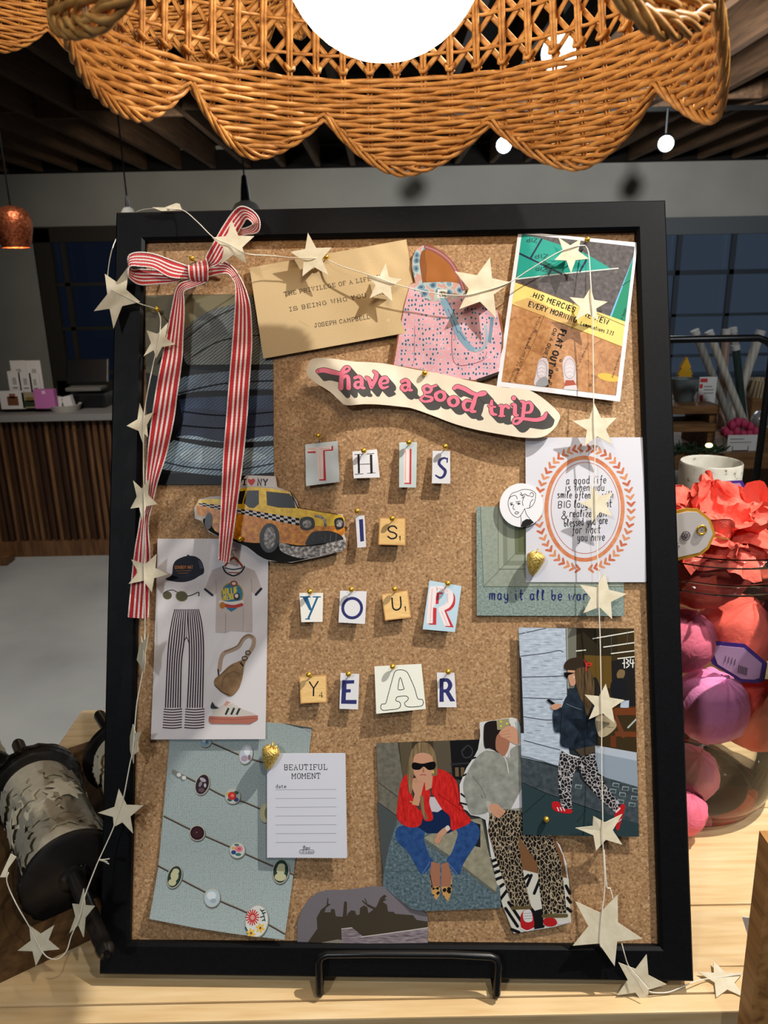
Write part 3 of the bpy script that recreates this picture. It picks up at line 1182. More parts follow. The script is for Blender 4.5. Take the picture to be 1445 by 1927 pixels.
GLOBE = emit('warm_globe', (1.0, 0.84, 0.60), 8.0)
sh1 = make_shade()
sh2 = dup(sh1, (-0.255, 0.82, ZT + 0.145), 'second scalloped rattan lamp partly seen at the top left corner behind the first', 'rattan lamps', rotz=0.35)
sh1['group'] = 'rattan lamps'
# ================================================================== flat printed pieces on the board
DZ = 6e-6
WHITE = flat(214, 214, 217, 0.6)


class Art:
    """a cut or printed sheet on the board, drawn in photograph pixels (through an optional crop frame) on the plane w"""
    def __init__(s, w, T=(0, 0, 1.0), bend=None, cuts=None):
        s.w, s.T, s.bend, s.cuts = w, T, bend, cuts
        s.items = []
        s.layer = 0
        s.clip = None

    def t(s, p):
        return (s.T[0] + p[0] / s.T[2], s.T[1] + p[1] / s.T[2])

    def sheet(s, pts, mat, edge=None, thick=0.0004):
        s.out = [s.t(p) for p in pts]
        s.smat, s.emat, s.thick = mat, edge or mat, thick

    def up(s):
        s.layer += 1

    def _put(s, pts, mat):
        if s.clip:
            pts = clip_poly(pts, s.clip)
        if len(pts) >= 3:
            s.items.append((pts, mat, s.layer))

    def poly(s, pts, mat, keep=False):
        if not keep:
            s.up()
        s._put([s.t(p) for p in pts], mat)

    def blob(s, pts, mat, n=5, keep=False):
        if not keep:
            s.up()
        q = cat_rom([Vector((p[0], p[1], 0)) for p in pts], n, True)
        s._put([s.t((p.x, p.y)) for p in q], mat)

    def ell(s, cx, cy, rx, ry, mat, rot=0.0, n=28, keep=False):
        if not keep:
            s.up()
        c, d = math.cos(rot), math.sin(rot)
        s._put([s.t((cx + rx * math.cos(a) * c - ry * math.sin(a) * d, cy + rx * math.cos(a) * d + ry * math.sin(a) * c)) for a in [2 * PI * k / n for k in range(n)]], mat)

    def ring(s, cx, cy, rx, ry, wd, mat, rot=0.0, n=40):
        s.up()
        c, d = math.cos(rot), math.sin(rot)
        def P(a, k):
            x, y = (rx + k) * math.cos(a), (ry + k) * math.sin(a)
            return s.t((cx + x * c - y * d, cy + x * d + y * c))
        for i in range(n):
            a, b = 2 * PI * i / n, 2 * PI * (i + 1) / n
            s._put([P(a, -wd / 2), P(a, wd / 2), P(b, wd / 2), P(b, -wd / 2)], mat)

    def line(s, pts, wd, mat, closed=False, keep=False, caps=True, raw=False):
        """a pen stroke of width wd (a number or one per point)"""
        if not keep:
            s.up()
        pts = [Vector((p[0], p[1])) for p in pts]
        L = len(pts)
        if L < 2:
            return
        ws = wd if isinstance(wd, (list, tuple)) else [wd] * L
        lf, rt = [], []
        for i in range(L):
            a = pts[i - 1] if (i or closed) else pts[i]
            b = pts[(i + 1) % L] if (i < L - 1 or closed) else pts[i]
            d = b - a
            if d.length < 1e-9:
                d = Vector((1, 0))
            d.normalize()
            nrm = Vector((-d.y, d.x))
            k = 1.0
            if 0 < i < L - 1 or closed:
                e = pts[i] - a
                if e.length > 1e-9:
                    e.normalize()
                    k = min(1.6, 1 / max(0.5, abs(e.dot(d))))
            lf.append(pts[i] + nrm * ws[i] * 0.5 * k)
            rt.append(pts[i] - nrm * ws[i] * 0.5 * k)
        tt = (lambda p: p) if raw else s.t
        for i in range(L if closed else L - 1):
            j = (i + 1) % L
            s._put([tt(lf[i]), tt(lf[j]), tt(rt[j]), tt(rt[i])], mat)
        if caps and not closed:
            for i in (0, L - 1):
                if ws[i] * (1 if raw else 1 / s.T[2]) > 1.6:
                    s._put([tt((pts[i].x + ws[i] * 0.5 * math.cos(a), pts[i].y + ws[i] * 0.5 * math.sin(a))) for a in [2 * PI * k / 10 for k in range(10)]], mat)

    def curve(s, pts, wd, mat, closed=False, n=5, keep=False):
        q = cat_rom([Vector((p[0], p[1], 0)) for p in pts], n, closed)
        if isinstance(wd, (list, tuple)):
            L = len(pts)
            ww = []
            for i in range(len(q)):
                x = i * (L - 1) / max(1, len(q) - 1)
                k = min(int(x), L - 2)
                ww.append(wd[k] + (wd[k + 1] - wd[k]) * (x - k))
            wd = ww
        s.line([(p.x, p.y) for p in q], wd, mat, closed=closed, keep=keep)

    def text(s, txt, p0, p1, h, mat, wd, font, gap=2.4, slant=0.0):
        """txt set from p0 to p1 along its baseline with cap height h"""
        s.up()
        d = Vector((p1[0] - p0[0], p1[1] - p0[1]))
        L = d.length
        d.normalize()
        up_ = Vector((d.y, -d.x))
        adv = []
        for ch in txt:
            adv.append(6.0 if ch == ' ' else (font[ch][0] + gap if ch in font else 6))
        tot = sum(adv) - gap
        sx = L / tot
        sy = h / 10.0
        x = 0.0
        for ch, a in zip(txt, adv):
            if ch in font:
                for st in font[ch][1]:
                    q = []
                    for (gx, gy) in st:
                        v = Vector(p0) + d * ((x + gx + gy * slant) * sx) + up_ * (gy * sy)
                        q.append((v.x, v.y))
                    s.line(q, wd, mat, keep=True, caps=False)
            x += a

    def build(s, name, label, cat, group=None, parent=None):
        verts, faces, mi, mats, uvs = [], [], [], [], []
        def M(m):
            if m not in mats:
                mats.append(m)
            return mats.index(m)
        def area(q):
            return sum(q[i][0] * q[(i + 1) % len(q)][1] - q[(i + 1) % len(q)][0] * q[i][1] for i in range(len(q)))
        def loc(p, dw):
            u, v = uv_of(B(p[0], p[1], s.w))
            return (u, v, s.w + dw)
        def put(pts, m, dw, flip=False):
            q = [loc(p, dw) for p in pts]
            if (area(q) < 0) != flip:
                q = q[::-1]
            o = len(verts)
            verts.extend(q)
            faces.append(list(range(o, o + len(q))))
            mi.append(M(m))
        put(s.out, s.smat, 0.0)
        q = [loc(p, 0.0) for p in s.out]
        put(s.out, s.emat, -s.thick, True)
        o = len(verts)
        n = len(s.out)
        verts.extend(q)
        verts.extend([(a, b, c - s.thick) for a, b, c in q])
        for i in range(n):
            j = (i + 1) % n
            f = [o + i, o + j, o + n + j, o + n + i]
            if area(q) > 0:
                f = f[::-1]
            faces.append(f)
            mi.append(M(s.emat))
        for q_, (pts, m, ly) in enumerate(s.items):
            put(pts, m, DZ * (ly + 1) + 4.5e-7 * (q_ % 12))
        cu = sum(a for a, b, c in q) / n
        cv = sum(b for a, b, c in q) / n
        me = D.meshes.new(name)
        me.from_pydata(verts, [], faces)
        me.polygons.foreach_set('material_index', mi)
        for m in mats:
            me.materials.append(m)
        if s.cuts:
            bm = bmesh.new()
            bm.from_mesh(me)
            axis, k = s.cuts
            lo = min(v.co[axis] for v in bm.verts)
            hi = max(v.co[axis] for v in bm.verts)
            no = [(1, 0, 0), (0, 1, 0)][axis]
            for i in range(1, k):
                co = [0, 0, 0]
                co[axis] = lo + (hi - lo) * i / k
                bmesh.ops.bisect_plane(bm, geom=bm.verts[:] + bm.edges[:] + bm.faces[:], plane_co=co, plane_no=no, dist=1e-7)
            bm.to_mesh(me)
            bm.free()
        us = [v.co.x for v in me.vertices]
        vv = [v.co.y for v in me.vertices]
        u0, u1, v0, v1 = min(us), max(us), min(vv), max(vv)
        ul = me.uv_layers.new(name='UVMap')
        for lp in me.loops:
            c = me.vertices[lp.vertex_index].co
            ul.data[lp.index].uv = ((c.x - cu) * 10, (c.y - cv) * 10)
        for v in me.vertices:
            if s.bend:
                tu, tv = (v.co.x - u0) / max(1e-6, u1 - u0), (v.co.y - v0) / max(1e-6, v1 - v0)
                if s.cuts:          # straight between neighbouring cut lines, so that every layer bends alike
                    ax_, k_ = s.cuts
                    tt = (tu, tv)[ax_] * k_
                    i_ = min(k_ - 1, max(0, int(math.floor(tt + 1e-6))))
                    za = s.bend(i_ / k_ if ax_ == 0 else tu, i_ / k_ if ax_ == 1 else tv)
                    zb = s.bend((i_ + 1) / k_ if ax_ == 0 else tu, (i_ + 1) / k_ if ax_ == 1 else tv)
                    v.co.z += za + (zb - za) * (tt - i_)
                else:
                    v.co.z += s.bend(tu, tv)
            v.co.x -= cu
            v.co.y -= cv
            v.co.z -= s.w
        me.update()
        ob = D.objects.new(name, me)
        COL.objects.link(ob)
        ob.matrix_world = Matrix.Translation(bl(cu, cv, s.w)) @ Matrix((Bn, Bu, Bw)).transposed().to_4x4()
        tag(ob, label, cat, group)
        return ob


def clip_poly(pts, clip):
    ar = sum(clip[i][0] * clip[(i + 1) % len(clip)][1] - clip[(i + 1) % len(clip)][0] * clip[i][1] for i in range(len(clip)))
    sg = 1 if ar > 0 else -1
    out = [(p[0], p[1]) for p in pts]
    for i in range(len(clip)):
        a, b = clip[i], clip[(i + 1) % len(clip)]
        def side(p):
            return sg * ((b[0] - a[0]) * (p[1] - a[1]) - (b[1] - a[1]) * (p[0] - a[0]))
        src, out = out, []
        for k in range(len(src)):
            p, q = src[k - 1], src[k]
            sp, sq = side(p), side(q)
            if (sp >= 0) != (sq >= 0):
                t = sp / (sp - sq)
                out.append((p[0] + (q[0] - p[0]) * t, p[1] + (q[1] - p[1]) * t))
            if sq >= 0:
                out.append(q)
        if not out:
            return []
    return out


def zig(pts, pitch, amp, sides):
    """outline with a pinked (zigzag) edge on the listed sides"""
    out = []
    n = len(pts)
    for i in range(n):
        a, b = Vector(pts[i]), Vector(pts[(i + 1) % n])
        out.append((a.x, a.y))
        if i in sides:
            d = b - a
            m = int(d.length / pitch)
            nr = Vector((-d.y, d.x)).normalized()
            for k in range(1, m):
                p = a + d * (k / m) + nr * (amp if k % 2 else -amp)
                out.append((p.x, p.y))
    return out


def G(w, s):
    st = []
    for part in s.split(';'):
        part = part.strip()
        st.append([(int(part[i], 16), int(part[i + 1], 16) - 3) for i in range(0, len(part) - 1, 2)])
    return (w, st)
# glyphs: hex pairs x,y with y shifted up by three (3 = baseline, d = cap height, 9 = x-height, 0 = descender)
TYPE = {'A': G(9, '134d83;2767;0333;6393'), 'B': G(8, '1d13;0d6d7c7a6818;6877756303'), 'C': G(8, '8b6d3d1b15336385;8d8a'), 'D': G(8, '1d13;0d5d8b855303'),
 'E': G(8, '1d13;0d8d8a;1858;5957;038386'), 'F': G(8, '1d13;0d8d8a;1858;5957;0343'), 'G': G(9, '8b6d3d1b1533638588;5898'), 'H': G(9, '1d13;8d83;1888;0d3d;6d9d;0333;6393'),
 'I': G(6, '3d33;0d6d;0363'), 'J': G(8, '6d6553331517;3d8d'), 'L': G(8, '2d23;0d4d;038386'), 'M': G(10, '1d13;9d93;1d579d;0d1d;9dad;0333;73a3'), 'N': G(9, '1d13;1d83;8d83;0d1d;6d9d;0333'),
 'O': G(8, '3d1b153363858b6d3d'), 'P': G(8, '1d13;0d6d8c896717;0343'), 'R': G(9, '1d13;0d6d8c896818;588393;0333'), 'S': G(8, '7b5d2d0b0a28688785632305;7d7a;0306'),
 'T': G(9, '4d43;0a0d8d8a;2363'), 'U': G(9, '1d153363858d;0d3d;6d9d'), 'V': G(9, '1d438d;0d3d;6d9d'), 'W': G(10, '1d335b739d;0d3d;7dad'), 'Y': G(9, '1d488d;4843;0d3d;6d9d;2363'),
 '.': G(2, '1314'), 'a': G(6, '182949585363;56260504134354'), 'd': G(6, '4d5d5363;5849290705234354'), 't': G(6, '2c24334354;0959'), 'e': G(6, '06666749290705234364')}
HAND = {'a': G(6, '583918143355;595463'), 'b': G(6, '1d14;163858543314'), 'c': G(5, '583918143354'), 'd': G(6, '583918143355;5d5463'), 'e': G(5, '1656583918143354'),
 'f': G(5, '5c4d3b312011;1858'), 'g': G(6, '583918143355;5951403011'), 'h': G(6, '1d13;163949585363'), 'i': G(3, '191423;1b1c'), 'l': G(4, '14293c2d1b152334'),
 'm': G(8, '1913;17294943;4759797383'), 'n': G(6, '1913;173949585363'), 'o': G(6, '39181433545839'), 'r': G(5, '1913;17295958'), 's': G(5, '58391836554313'), 't': G(5, '2d243344;0959'),
 'u': G(6, '1914234354;595463'), 'v': G(6, '193359'), 'w': G(8, '1923486389'), 'y': G(6, '19153355;59513011'), 'z': G(5, '19591353'), 'k': G(6, '1d13;5915;2653'), 'p': G(6, '1910;163858543314'),
 ',': G(2, '1312'), '&': G(8, '832b3d5c5a1614336487'), '0': G(6, '3d1a163356565a3d'), 'B': G(8, '1d13;1d5d7c7a5818;5877755313'), 'I': G(3, '2d23'), 'G': G(8, '8b6d3d1b1533638588;5888'),
 ':': G(2, '1415;1819'), '3': G(6, '1c3d5c5a3857553314'), '2': G(6, '1b3d5c5a1353'), '-': G(5, '1858')}
SANS = {'A': G(8, '034d83;2767'), 'C': G(7, '7b5d3d1b15335375'), 'D': G(8, '1d134363858b6d1d'), 'E': G(7, '7d1d1373;1868'), 'F': G(7, '7d1d13;1868'), 'H': G(8, '1d13;7d73;1878'), 'I': G(2, '1d13'),
 'L': G(7, '1d1373'), 'M': G(9, '131d588d83'), 'N': G(8, '131d737d'), 'O': G(9, '4d2c0a06244464868a6c4d'), 'P': G(7, '131d5d7c795818'), 'Q': G(9, '4d2c0a06244464868a6c4d;5583'),
 'R': G(8, '131d5d7c795818;4873'), 'S': G(7, '7b5d2d1b1a3868665423' + '14'), 'T': G(8, '0d8d;4d43'), 'U': G(8, '1d153353757d'), 'V': G(8, '0d438d'), 'W': G(10, '0d235b739d'), 'Y': G(8, '0d488d;4843'),
 'Z': G(8, '0d8d0383'), 'K': G(8, '1d13;7d17;3873'), '.': G(2, '1314'), "'": G(2, '1d1b'), '1': G(5, '1b3d33'), '4': G(7, '535d0676'), '5': G(7, '6d1d19596 8665313'.replace(' ', '')), '6': G(7, '5d2b15335355486818'.replace('486818', '3815')), '8': G(7, '3d1b3858553315385b3d'), '/': G(5, '134d')}
for _k in HAND:
    SANS.setdefault(_k, HAND[_k])
for _k in 'ACDEFHLMNOPRSTUVWYZK':
    HAND.setdefault(_k, SANS[_k])
INK = flat(26, 24, 26, 0.6)
NAVY = flat(42, 44, 100, 0.6)
TC = (540, 800, 3.441)          # crop frames: left, top, scale
CC = (460, 420, 2.89)

# ------------------------------------------------------------------ denim print
T_R = (150, 370, 3.06)
def denim(nm, c, sc=13.0, rot=0.9):
    d = tuple(int(q * 0.72) for q in c)
    l = tuple(min(255, int(q * 1.22 + 4)) for q in c)
    return wave_mat('denim_' + nm, [(0.15, d), (0.5, c), (0.85, l)], sc, rot=rot, dist=2.5, dscale=2.0, rough=0.45, detail=3)
a = Art(CORK + 0.0012, bend=lambda u, v: 0.0007 * math.sin(u * 5), cuts=(0, 12))
a.sheet([(273, 556), (513, 553), (515, 912), (277, 912)], flat(24, 26, 28, 0.35))
a.clip = a.out
a.poly([(273, 556), (420, 556), (350, 640), (330, 720), (273, 700)], flat(98, 92, 72, 0.4))
a.poly([(345, 556), (513, 553), (513, 580), (400, 620), (345, 640)], flat(112, 106, 82, 0.4))
a.blob([(345, 625), (385, 590), (440, 572), (513, 552), (520, 660), (440, 690), (360, 690), (345, 660)], denim('grey', (84, 88, 88)))
a.blob([(365, 655), (420, 632), (515, 625), (515, 690), (430, 688), (375, 690), (362, 672)], denim('olive', (98, 104, 98)))
a.curve([(348, 640), (400, 600), (470, 568)], 3, flat(44, 46, 46))
a.curve([(362, 672), (420, 640), (515, 628)], 2.5, flat(38, 42, 42))
a.blob([(300, 735), (345, 710), (420, 700), (520, 690), (520, 735), (420, 740), (340, 752), (300, 760)], denim('slate', (78, 92, 106)))
a.curve([(330, 742), (420, 722), (515, 716)], 3, flat(30, 36, 44))
a.blob([(330, 770), (345, 745), (420, 735), (520, 735), (520, 790), (420, 800), (345, 795)], denim('navy', (34, 50, 78)))
a.blob([(325, 792), (360, 768), (430, 775), (520, 772), (520, 832), (420, 835), (345, 830), (328, 812)], denim('ink', (24, 36, 62)))
a.curve([(345, 775), (420, 782), (515, 775)], 3, flat(12, 16, 26))
a.curve([(330, 800), (420, 806), (515, 800)], 3, flat(12, 16, 26))
a.blob([(300, 860), (320, 828), (360, 820), (430, 832), (520, 822), (520, 885), (430, 895), (340, 888), (300, 880)], denim('pale', (122, 142, 156)))
a.blob([(345, 850), (400, 842), (470, 848), (500, 862), (420, 872), (350, 868)], denim('faded', (150, 168, 178)))
a.curve([(302, 868), (360, 880), (440, 884), (515, 872)], 3, flat(58, 70, 82))
for q_ in ([(352, 690), (420, 692), (515, 690)], [(330, 750), (380, 742), (515, 738)], [(330, 826), (420, 838), (515, 834)]):
    a.curve(q_, [6, 12, 10], flat(16, 18, 22, 0.4))
a.poly([(273, 700), (330, 720), (345, 790), (330, 826), (300, 850), (273, 860)], flat(20, 21, 24, 0.4))
a.poly([(273, 892), (350, 890), (430, 898), (515, 888), (515, 912), (273, 912)], flat(14, 16, 20, 0.4))
a.build('denim_print', 'magazine cutting of a stack of folded blue and grey denim jeans', 'cutting')

# ------------------------------------------------------------------ kraft quote card
KRAFT = noise_mat('kraft_card', [(0.3, (186, 160, 116)), (0.7, (212, 188, 146))], 160, coord='UV', detail=5, rough=0.75)
a = Art(CORK + 0.0035, CC, bend=lambda u, v: 0.002 * (1 - v))
a.sheet([(28, 243), (880, 88), (957, 585), (105, 740)], KRAFT, flat(150, 122, 84), 0.0009)
for tx, p0, p1 in (('THE PRIVILEGE OF A LIFETIME', (218, 398), (780, 296)), ('IS BEING WHO YOU ARE', (246, 482), (770, 385)), ('JOSEPH CAMPBELL', (382, 570), (682, 522))):
    a.text(tx, p0, p1, 21, INK, 2.9, TYPE, 3.2)
a.line([(300, 535), (350, 565)], 2, flat(170, 140, 100))
a.ell(782, 530, 9, 8, flat(214, 190, 148))
a.build('quote_card', 'brown kraft quote card tilted between ribbon bow and pink bag', 'card')

# ------------------------------------------------------------------ quilted bag cutout
FLOR = voro_mat('bag_floral', [(0.0, (60, 76, 100)), (0.22, (104, 132, 164)), (0.31, (214, 190, 200)), (0.40, (218, 164, 174))], 27, stretch=(1.15, 0.8, 1), rnd=0.45)
FLOR2 = voro_mat('bag_lining', [(0.0, (56, 86, 116)), (0.25, (110, 146, 166)), (0.45, (170, 188, 188)), (0.62, (196, 150, 140))], 14, warp=0.8)
BROWN = flat(134, 80, 40, 0.5)
a = Art(CORK + 0.0045, CC, bend=lambda u, v: 0.0015 * math.sin(u * 3), cuts=(0, 16))
a.sheet([(905, 240), (915, 165), (955, 122), (1010, 118), (1085, 165), (1140, 220), (1185, 300), (1205, 370), (1300, 420), (1395, 500), (1410, 600), (1400, 800), (1255, 868), (1100, 850), (985, 815), (800, 770), (830, 620), (868, 440), (905, 330), (925, 320)], BROWN)
a.blob([(985, 150), (1040, 170), (1100, 215), (1150, 275), (1165, 330), (1000, 330), (992, 250)], flat(158, 96, 44, 0.5))
a.blob([(905, 335), (1000, 325), (1160, 330), (1205, 400), (1150, 445), (1030, 430), (930, 385)], FLOR2)
a.poly([(900, 338), (940, 372), (1000, 425), (1080, 430), (1200, 395), (1375, 480), (1400, 610), (1388, 805), (1250, 855), (1090, 838), (985, 802), (812, 770), (838, 620), (872, 440)], FLOR)
a.curve([(950, 330), (940, 280), (932, 210), (950, 150), (985, 132)], [36, 40, 40, 30, 20], FLOR2)
a.curve([(985, 132), (1050, 158), (1115, 210), (1165, 290), (1190, 360)], [22, 24, 24, 26, 22], flat(140, 84, 84, 0.5))
a.curve([(985, 132), (1050, 158), (1115, 210), (1165, 290), (1190, 360)], 5, flat(186, 130, 130, 0.5))
a.poly([(1050, 362), (1103, 366), (1102, 412), (1048, 408)], flat(214, 212, 200))
for q in (((1058, 380), (1068, 380)), ((1073, 374), (1073, 386)), ((1080, 376), (1092, 384)), ((1058, 396), (1070, 402)), ((1076, 394), (1076, 404)), ((1084, 396), (1096, 402))):
    a.line(q, 4, INK)
a.curve([(1085, 430), (1130, 520), (1165, 600), (1215, 670), (1255, 695)], [40, 42, 40, 34, 20], flat(124, 158, 178, 0.5))
for q in ((1105, 470, 1130, 520), (1135, 530, 1160, 600), (1165, 590, 1200, 640), (1110, 440, 1145, 500)):
    a.line([q[:2], q[2:]], 4, flat(66, 92, 118))
a.curve([(1255, 695), (1300, 680), (1318, 630), (1310, 560)], 14, flat(150, 178, 190, 0.5))
a.curve([(1130, 560), (1128, 700), (1160, 775), (1290, 750), (1318, 700)], 3.5, flat(150, 96, 112))
a.curve([(1345, 520), (1340, 580), (1332, 640)], 18, flat(110, 142, 160, 0.5))
a.curve([(925, 560), (925, 660), (920, 765)], 2.5, flat(176, 116, 132))
a.curve([(1110, 470), (1130, 560), (1150, 640)], 2.5, flat(176, 116, 132))
a.poly([(1262, 850), (1390, 806), (1400, 818), (1265, 866)], flat(40, 34, 32))
a.build('bag_cutout', 'cutout picture of a quilted pink floral tote bag', 'cutting')

# ------------------------------------------------------------------ building-site snapshot
T6 = (920, 420, 4.25)
a = Art(CORK + 0.0030, T6, bend=lambda u, v: 0.0025 * (1 - v) + 0.001 * u)
a.sheet([(235, 65), (1187, 160), (1040, 1434), (60, 1308)], flat(226, 224, 226, 0.35))
ph = [(262, 86), (1162, 192), (1008, 1385), (98, 1272)]
a.clip = [a.t(p) for p in ph]
PLY = noise_mat('printed_osb', [(0.25, (140, 92, 52)), (0.5, (180, 126, 78)), (0.8, (204, 156, 104))], 16, coord='UV', detail=6, ndist=1.0, rough=0.4)
SLAB = noise_mat('printed_slab', [(0.3, (50, 44, 44)), (0.62, (84, 76, 76)), (0.8, (120, 112, 112))], 26, coord='UV', detail=6, rough=0.4)
TEAL = flat(34, 150, 134, 0.4)
TEALD = flat(20, 40, 66, 0.4)
a.poly(ph, SLAB)
a.poly([(255, 86), (420, 125), (760, 240), (975, 368), (560, 410), (218, 450)], TEAL)
a.line([(218, 450), (560, 410), (1030, 365)], 9, flat(206, 216, 206, 0.4))
for p in (((420, 130), (330, 285)), ((245, 245), (580, 410)), ((495, 375), (475, 415)), ((775, 300), (725, 390))):
    a.line(p, 15, TEALD)
for tx, p0, p1, h in (('ZIP', (385, 122), (305, 118), 34), ('ZIP', (472, 252), (370, 248), 34), ('ZIP', (462, 360), (378, 345), 34)):
    a.text(tx, p0, p1, h, flat(22, 84, 80, 0.4), 9, SANS)
for y in (330, 345, 505 - 140, 300):
    a.line([(470, y), (530, y + 10)], 3, flat(24, 96, 90))
a.poly([(1162, 245), (960, 755), (985, 765), (1162, 300)], flat(112, 176, 218, 0.4))
a.poly([(1155, 270), (972, 765), (1085, 815), (1140, 470)], flat(26, 132, 100, 0.4))
a.line([(1062, 505), (1130, 460)], 6, TEALD)
a.text('LP SMART', (1062, 790), (1100, 690), 18, flat(14, 60, 48), 4, SANS)
a.poly([(190, 470), (1100, 800), (1064, 1000), (180, 660)], flat(232, 208, 120, 0.4))
a.poly([(190, 640), (310, 600), (700, 770), (680, 830), (300, 700)], flat(208, 170, 106, 0.4))
a.line([(190, 462), (640, 635), (1090, 830)], 5, flat(120, 88, 50))
a.poly([(182, 655), (1066, 1000), (1000, 1400), (90, 1280)], PLY)
a.line([(182, 652), (660, 840), (1066, 1000)], 8, flat(160, 112, 60))
a.ell(950, 1240, 90, 30, flat(224, 184, 80, 0.4), 0.2)
for tx, p0, p1, h, w_ in (('.HIS MERCIES ARE NEW', (330, 590), (945, 820), 42, 8), ('EVERY MORNING.', (310, 668), (705, 805), 42, 8), ('Lamentations 3:23', (725, 820), (985, 905), 32, 5)):
    fnt = dict(HAND)
    fnt['.'] = TYPE['.']
    for k in SANS:
        fnt.setdefault(k, SANS[k])
    a.text(tx, p0, p1, h, INK, w_, fnt)
a.text('FLAT OUT BEST', (568, 850), (412, 1310), 50, flat(36, 28, 24), 13, SANS)
a.text('OR A QUIET,', (514, 845), (418, 1095), 28, flat(44, 34, 28), 6, SANS)
a.text('SIZED FOR SPACING 24 FLOOR', (400, 750), (150, 1280), 13, flat(60, 44, 32), 3, SANS)
a.text('SPAN RATED 48 24', (316, 920), (196, 1270), 14, flat(60, 44, 32), 3, SANS)
a.text('THIS SIDE UP 16 IN', (788, 960), (680, 1190), 11, flat(80, 58, 42), 3, SANS)
a.text('PANELS 5/8 INCH', (1034, 1060), (972, 1240), 13, flat(80, 58, 42), 3, SANS)
a.curve([(440, 740), (330, 1010), (190, 1270)], 4, flat(120, 78, 44))
for x, y in ((372, 870), (318, 1000), (230, 1175), (570, 1105), (540, 1178), (490, 1288), (803, 1300), (825, 1225)):
    a.ring(x, y, 9, 9, 5, flat(40, 30, 26), n=8)
SHOE = flat(206, 196, 200, 0.4)
a.blob([(385, 1130), (410, 1090), (450, 1085), (472, 1130), (470, 1220), (455, 1300), (360, 1300), (372, 1210)], SHOE)
a.blob([(585, 1120), (610, 1072), (650, 1072), (685, 1130), (692, 1240), (680, 1300), (610, 1310), (588, 1200)], SHOE)
a.blob([(400, 1250), (455, 1235), (470, 1290), (440, 1310), (370, 1305)], flat(150, 150, 154))
a.poly([(608, 1262), (672, 1262), (712, 1345), (590, 1330)], flat(168, 84, 66))
a.poly([(600, 1310), (690, 1300), (715, 1345), (590, 1335)], flat(208, 204, 206))
for x, y in ((415, 1150), (415, 1180), (412, 1210), (640, 1150), (640, 1180), (642, 1215)):
    a.line([(x - 26, y + 8), (x + 4, y - 6), (x + 26, y + 10)], 6, flat(236, 230, 232))
a.ring(420, 1180, 40, 75, 4, flat(160, 148, 152))
a.ring(640, 1170, 44, 80, 4, flat(160, 148, 152))
a.clip = None
a.build('site_snapshot', 'bordered snapshot of white sneakers on a wooden subfloor under handwriting', 'photo')

# ------------------------------------------------------------------ phrase strip
TP = (570, 660, 2.89)
PAPER = noise_mat('cream_paper', [(0.3, (220, 208, 184)), (0.7, (230, 220, 198))], 3, coord='UV', rough=0.5)
a = Art(CORK + 0.0055, TP, bend=lambda u, v: 0.010 * max(0, 0.4 - u) ** 2 / 0.16 + 0.0025 * (0.5 + 0.5 * math.sin(u * 9)) + 0.005 * (1 - v), cuts=(0, 28))
o = cat_rom([Vector((x, y, 0)) for x, y in [(30, 125), (45, 75), (85, 55), (180, 57), (280, 68), (400, 70), (500, 82), (620, 105), (740, 125), (880, 160), (1010, 188), (1110, 208), (1210, 215), (1300, 265), (1385, 345),
     (1385, 390), (1350, 440), (1290, 478), (1190, 480), (1090, 465), (960, 440), (830, 405), (700, 355), (600, 320), (540, 310), (420, 300), (330, 300), (240, 308), (200, 280), (150, 235), (75, 190), (35, 155)]], 3, True)
a.sheet([(p.x, p.y) for p in o], PAPER)
H = []
H.append(([(90, 128), (120, 121), (165, 130), (205, 136), (245, 122), (258, 105), (243, 97), (226, 110), (214, 150), (212, 216)], [24, 27, 27, 22, 16, 13, 13, 18, 24, 26]))
H.append(([(220, 165), (236, 148), (250, 160), (252, 214)], [14, 18, 22, 26]))
H.append(([(284, 158), (306, 150), (322, 166), (322, 204), (336, 212)], [18, 18, 22, 22, 14]))
H.append(([(318, 178), (292, 182), (286, 200), (302, 212), (320, 198)], [12, 16, 20, 16, 12]))
H.append(([(346, 152), (360, 164), (374, 206)], [14, 24, 22]))
H.append(([(374, 206), (396, 160), (402, 132), (386, 118)], [20, 24, 22, 14]))
H.append(([(424, 186), (462, 176), (452, 152), (430, 158), (420, 184), (434, 208), (464, 200)], [12, 14, 20, 20, 22, 18, 10]))
H.append(([(538, 172), (558, 162), (576, 178), (576, 212), (592, 218)], [18, 18, 22, 22, 14]))
H.append(([(572, 188), (546, 192), (538, 208), (556, 222), (574, 208)], [12, 16, 20, 16, 12]))
H.append(([(675, 192), (656, 204), (664, 228), (688, 228), (698, 208), (675, 192)], [16, 18, 16, 16, 18, 16]))
H.append(([(700, 200), (724, 192)], [12, 14]))
H.append(([(662, 232), (664, 248), (700, 258), (696, 274), (660, 280), (640, 266), (656, 250)], [10, 12, 16, 18, 14, 16, 10]))
H.append(([(745, 224), (722, 240), (728, 266), (752, 274), (770, 256), (764, 232), (745, 224)], [16, 22, 20, 16, 22, 20, 16]))
H.append(([(816, 254), (793, 270), (799, 296), (823, 304), (841, 286), (835, 262), (816, 254)], [16, 22, 20, 16, 22, 20, 16]))
H.append(([(822, 208), (840, 198), (880, 212), (920, 236), (960, 246), (990, 240), (985, 230), (962, 234), (938, 256), (926, 292), (914, 330), (936, 336)], [20, 24, 24, 22, 18, 13, 13, 14, 20, 26, 24, 14]))
H.append(([(920, 282), (890, 276), (872, 294), (878, 320), (898, 328), (916, 312)], [12, 18, 22, 20, 14, 12]))
H.append(([(1024, 278), (1020, 320), (1026, 348), (1048, 354)], [16, 24, 22, 12]))
H.append(([(1006, 306), (1042, 312)], [12, 12]))
H.append(([(1064, 306), (1078, 310), (1076, 358)], [12, 22, 24]))
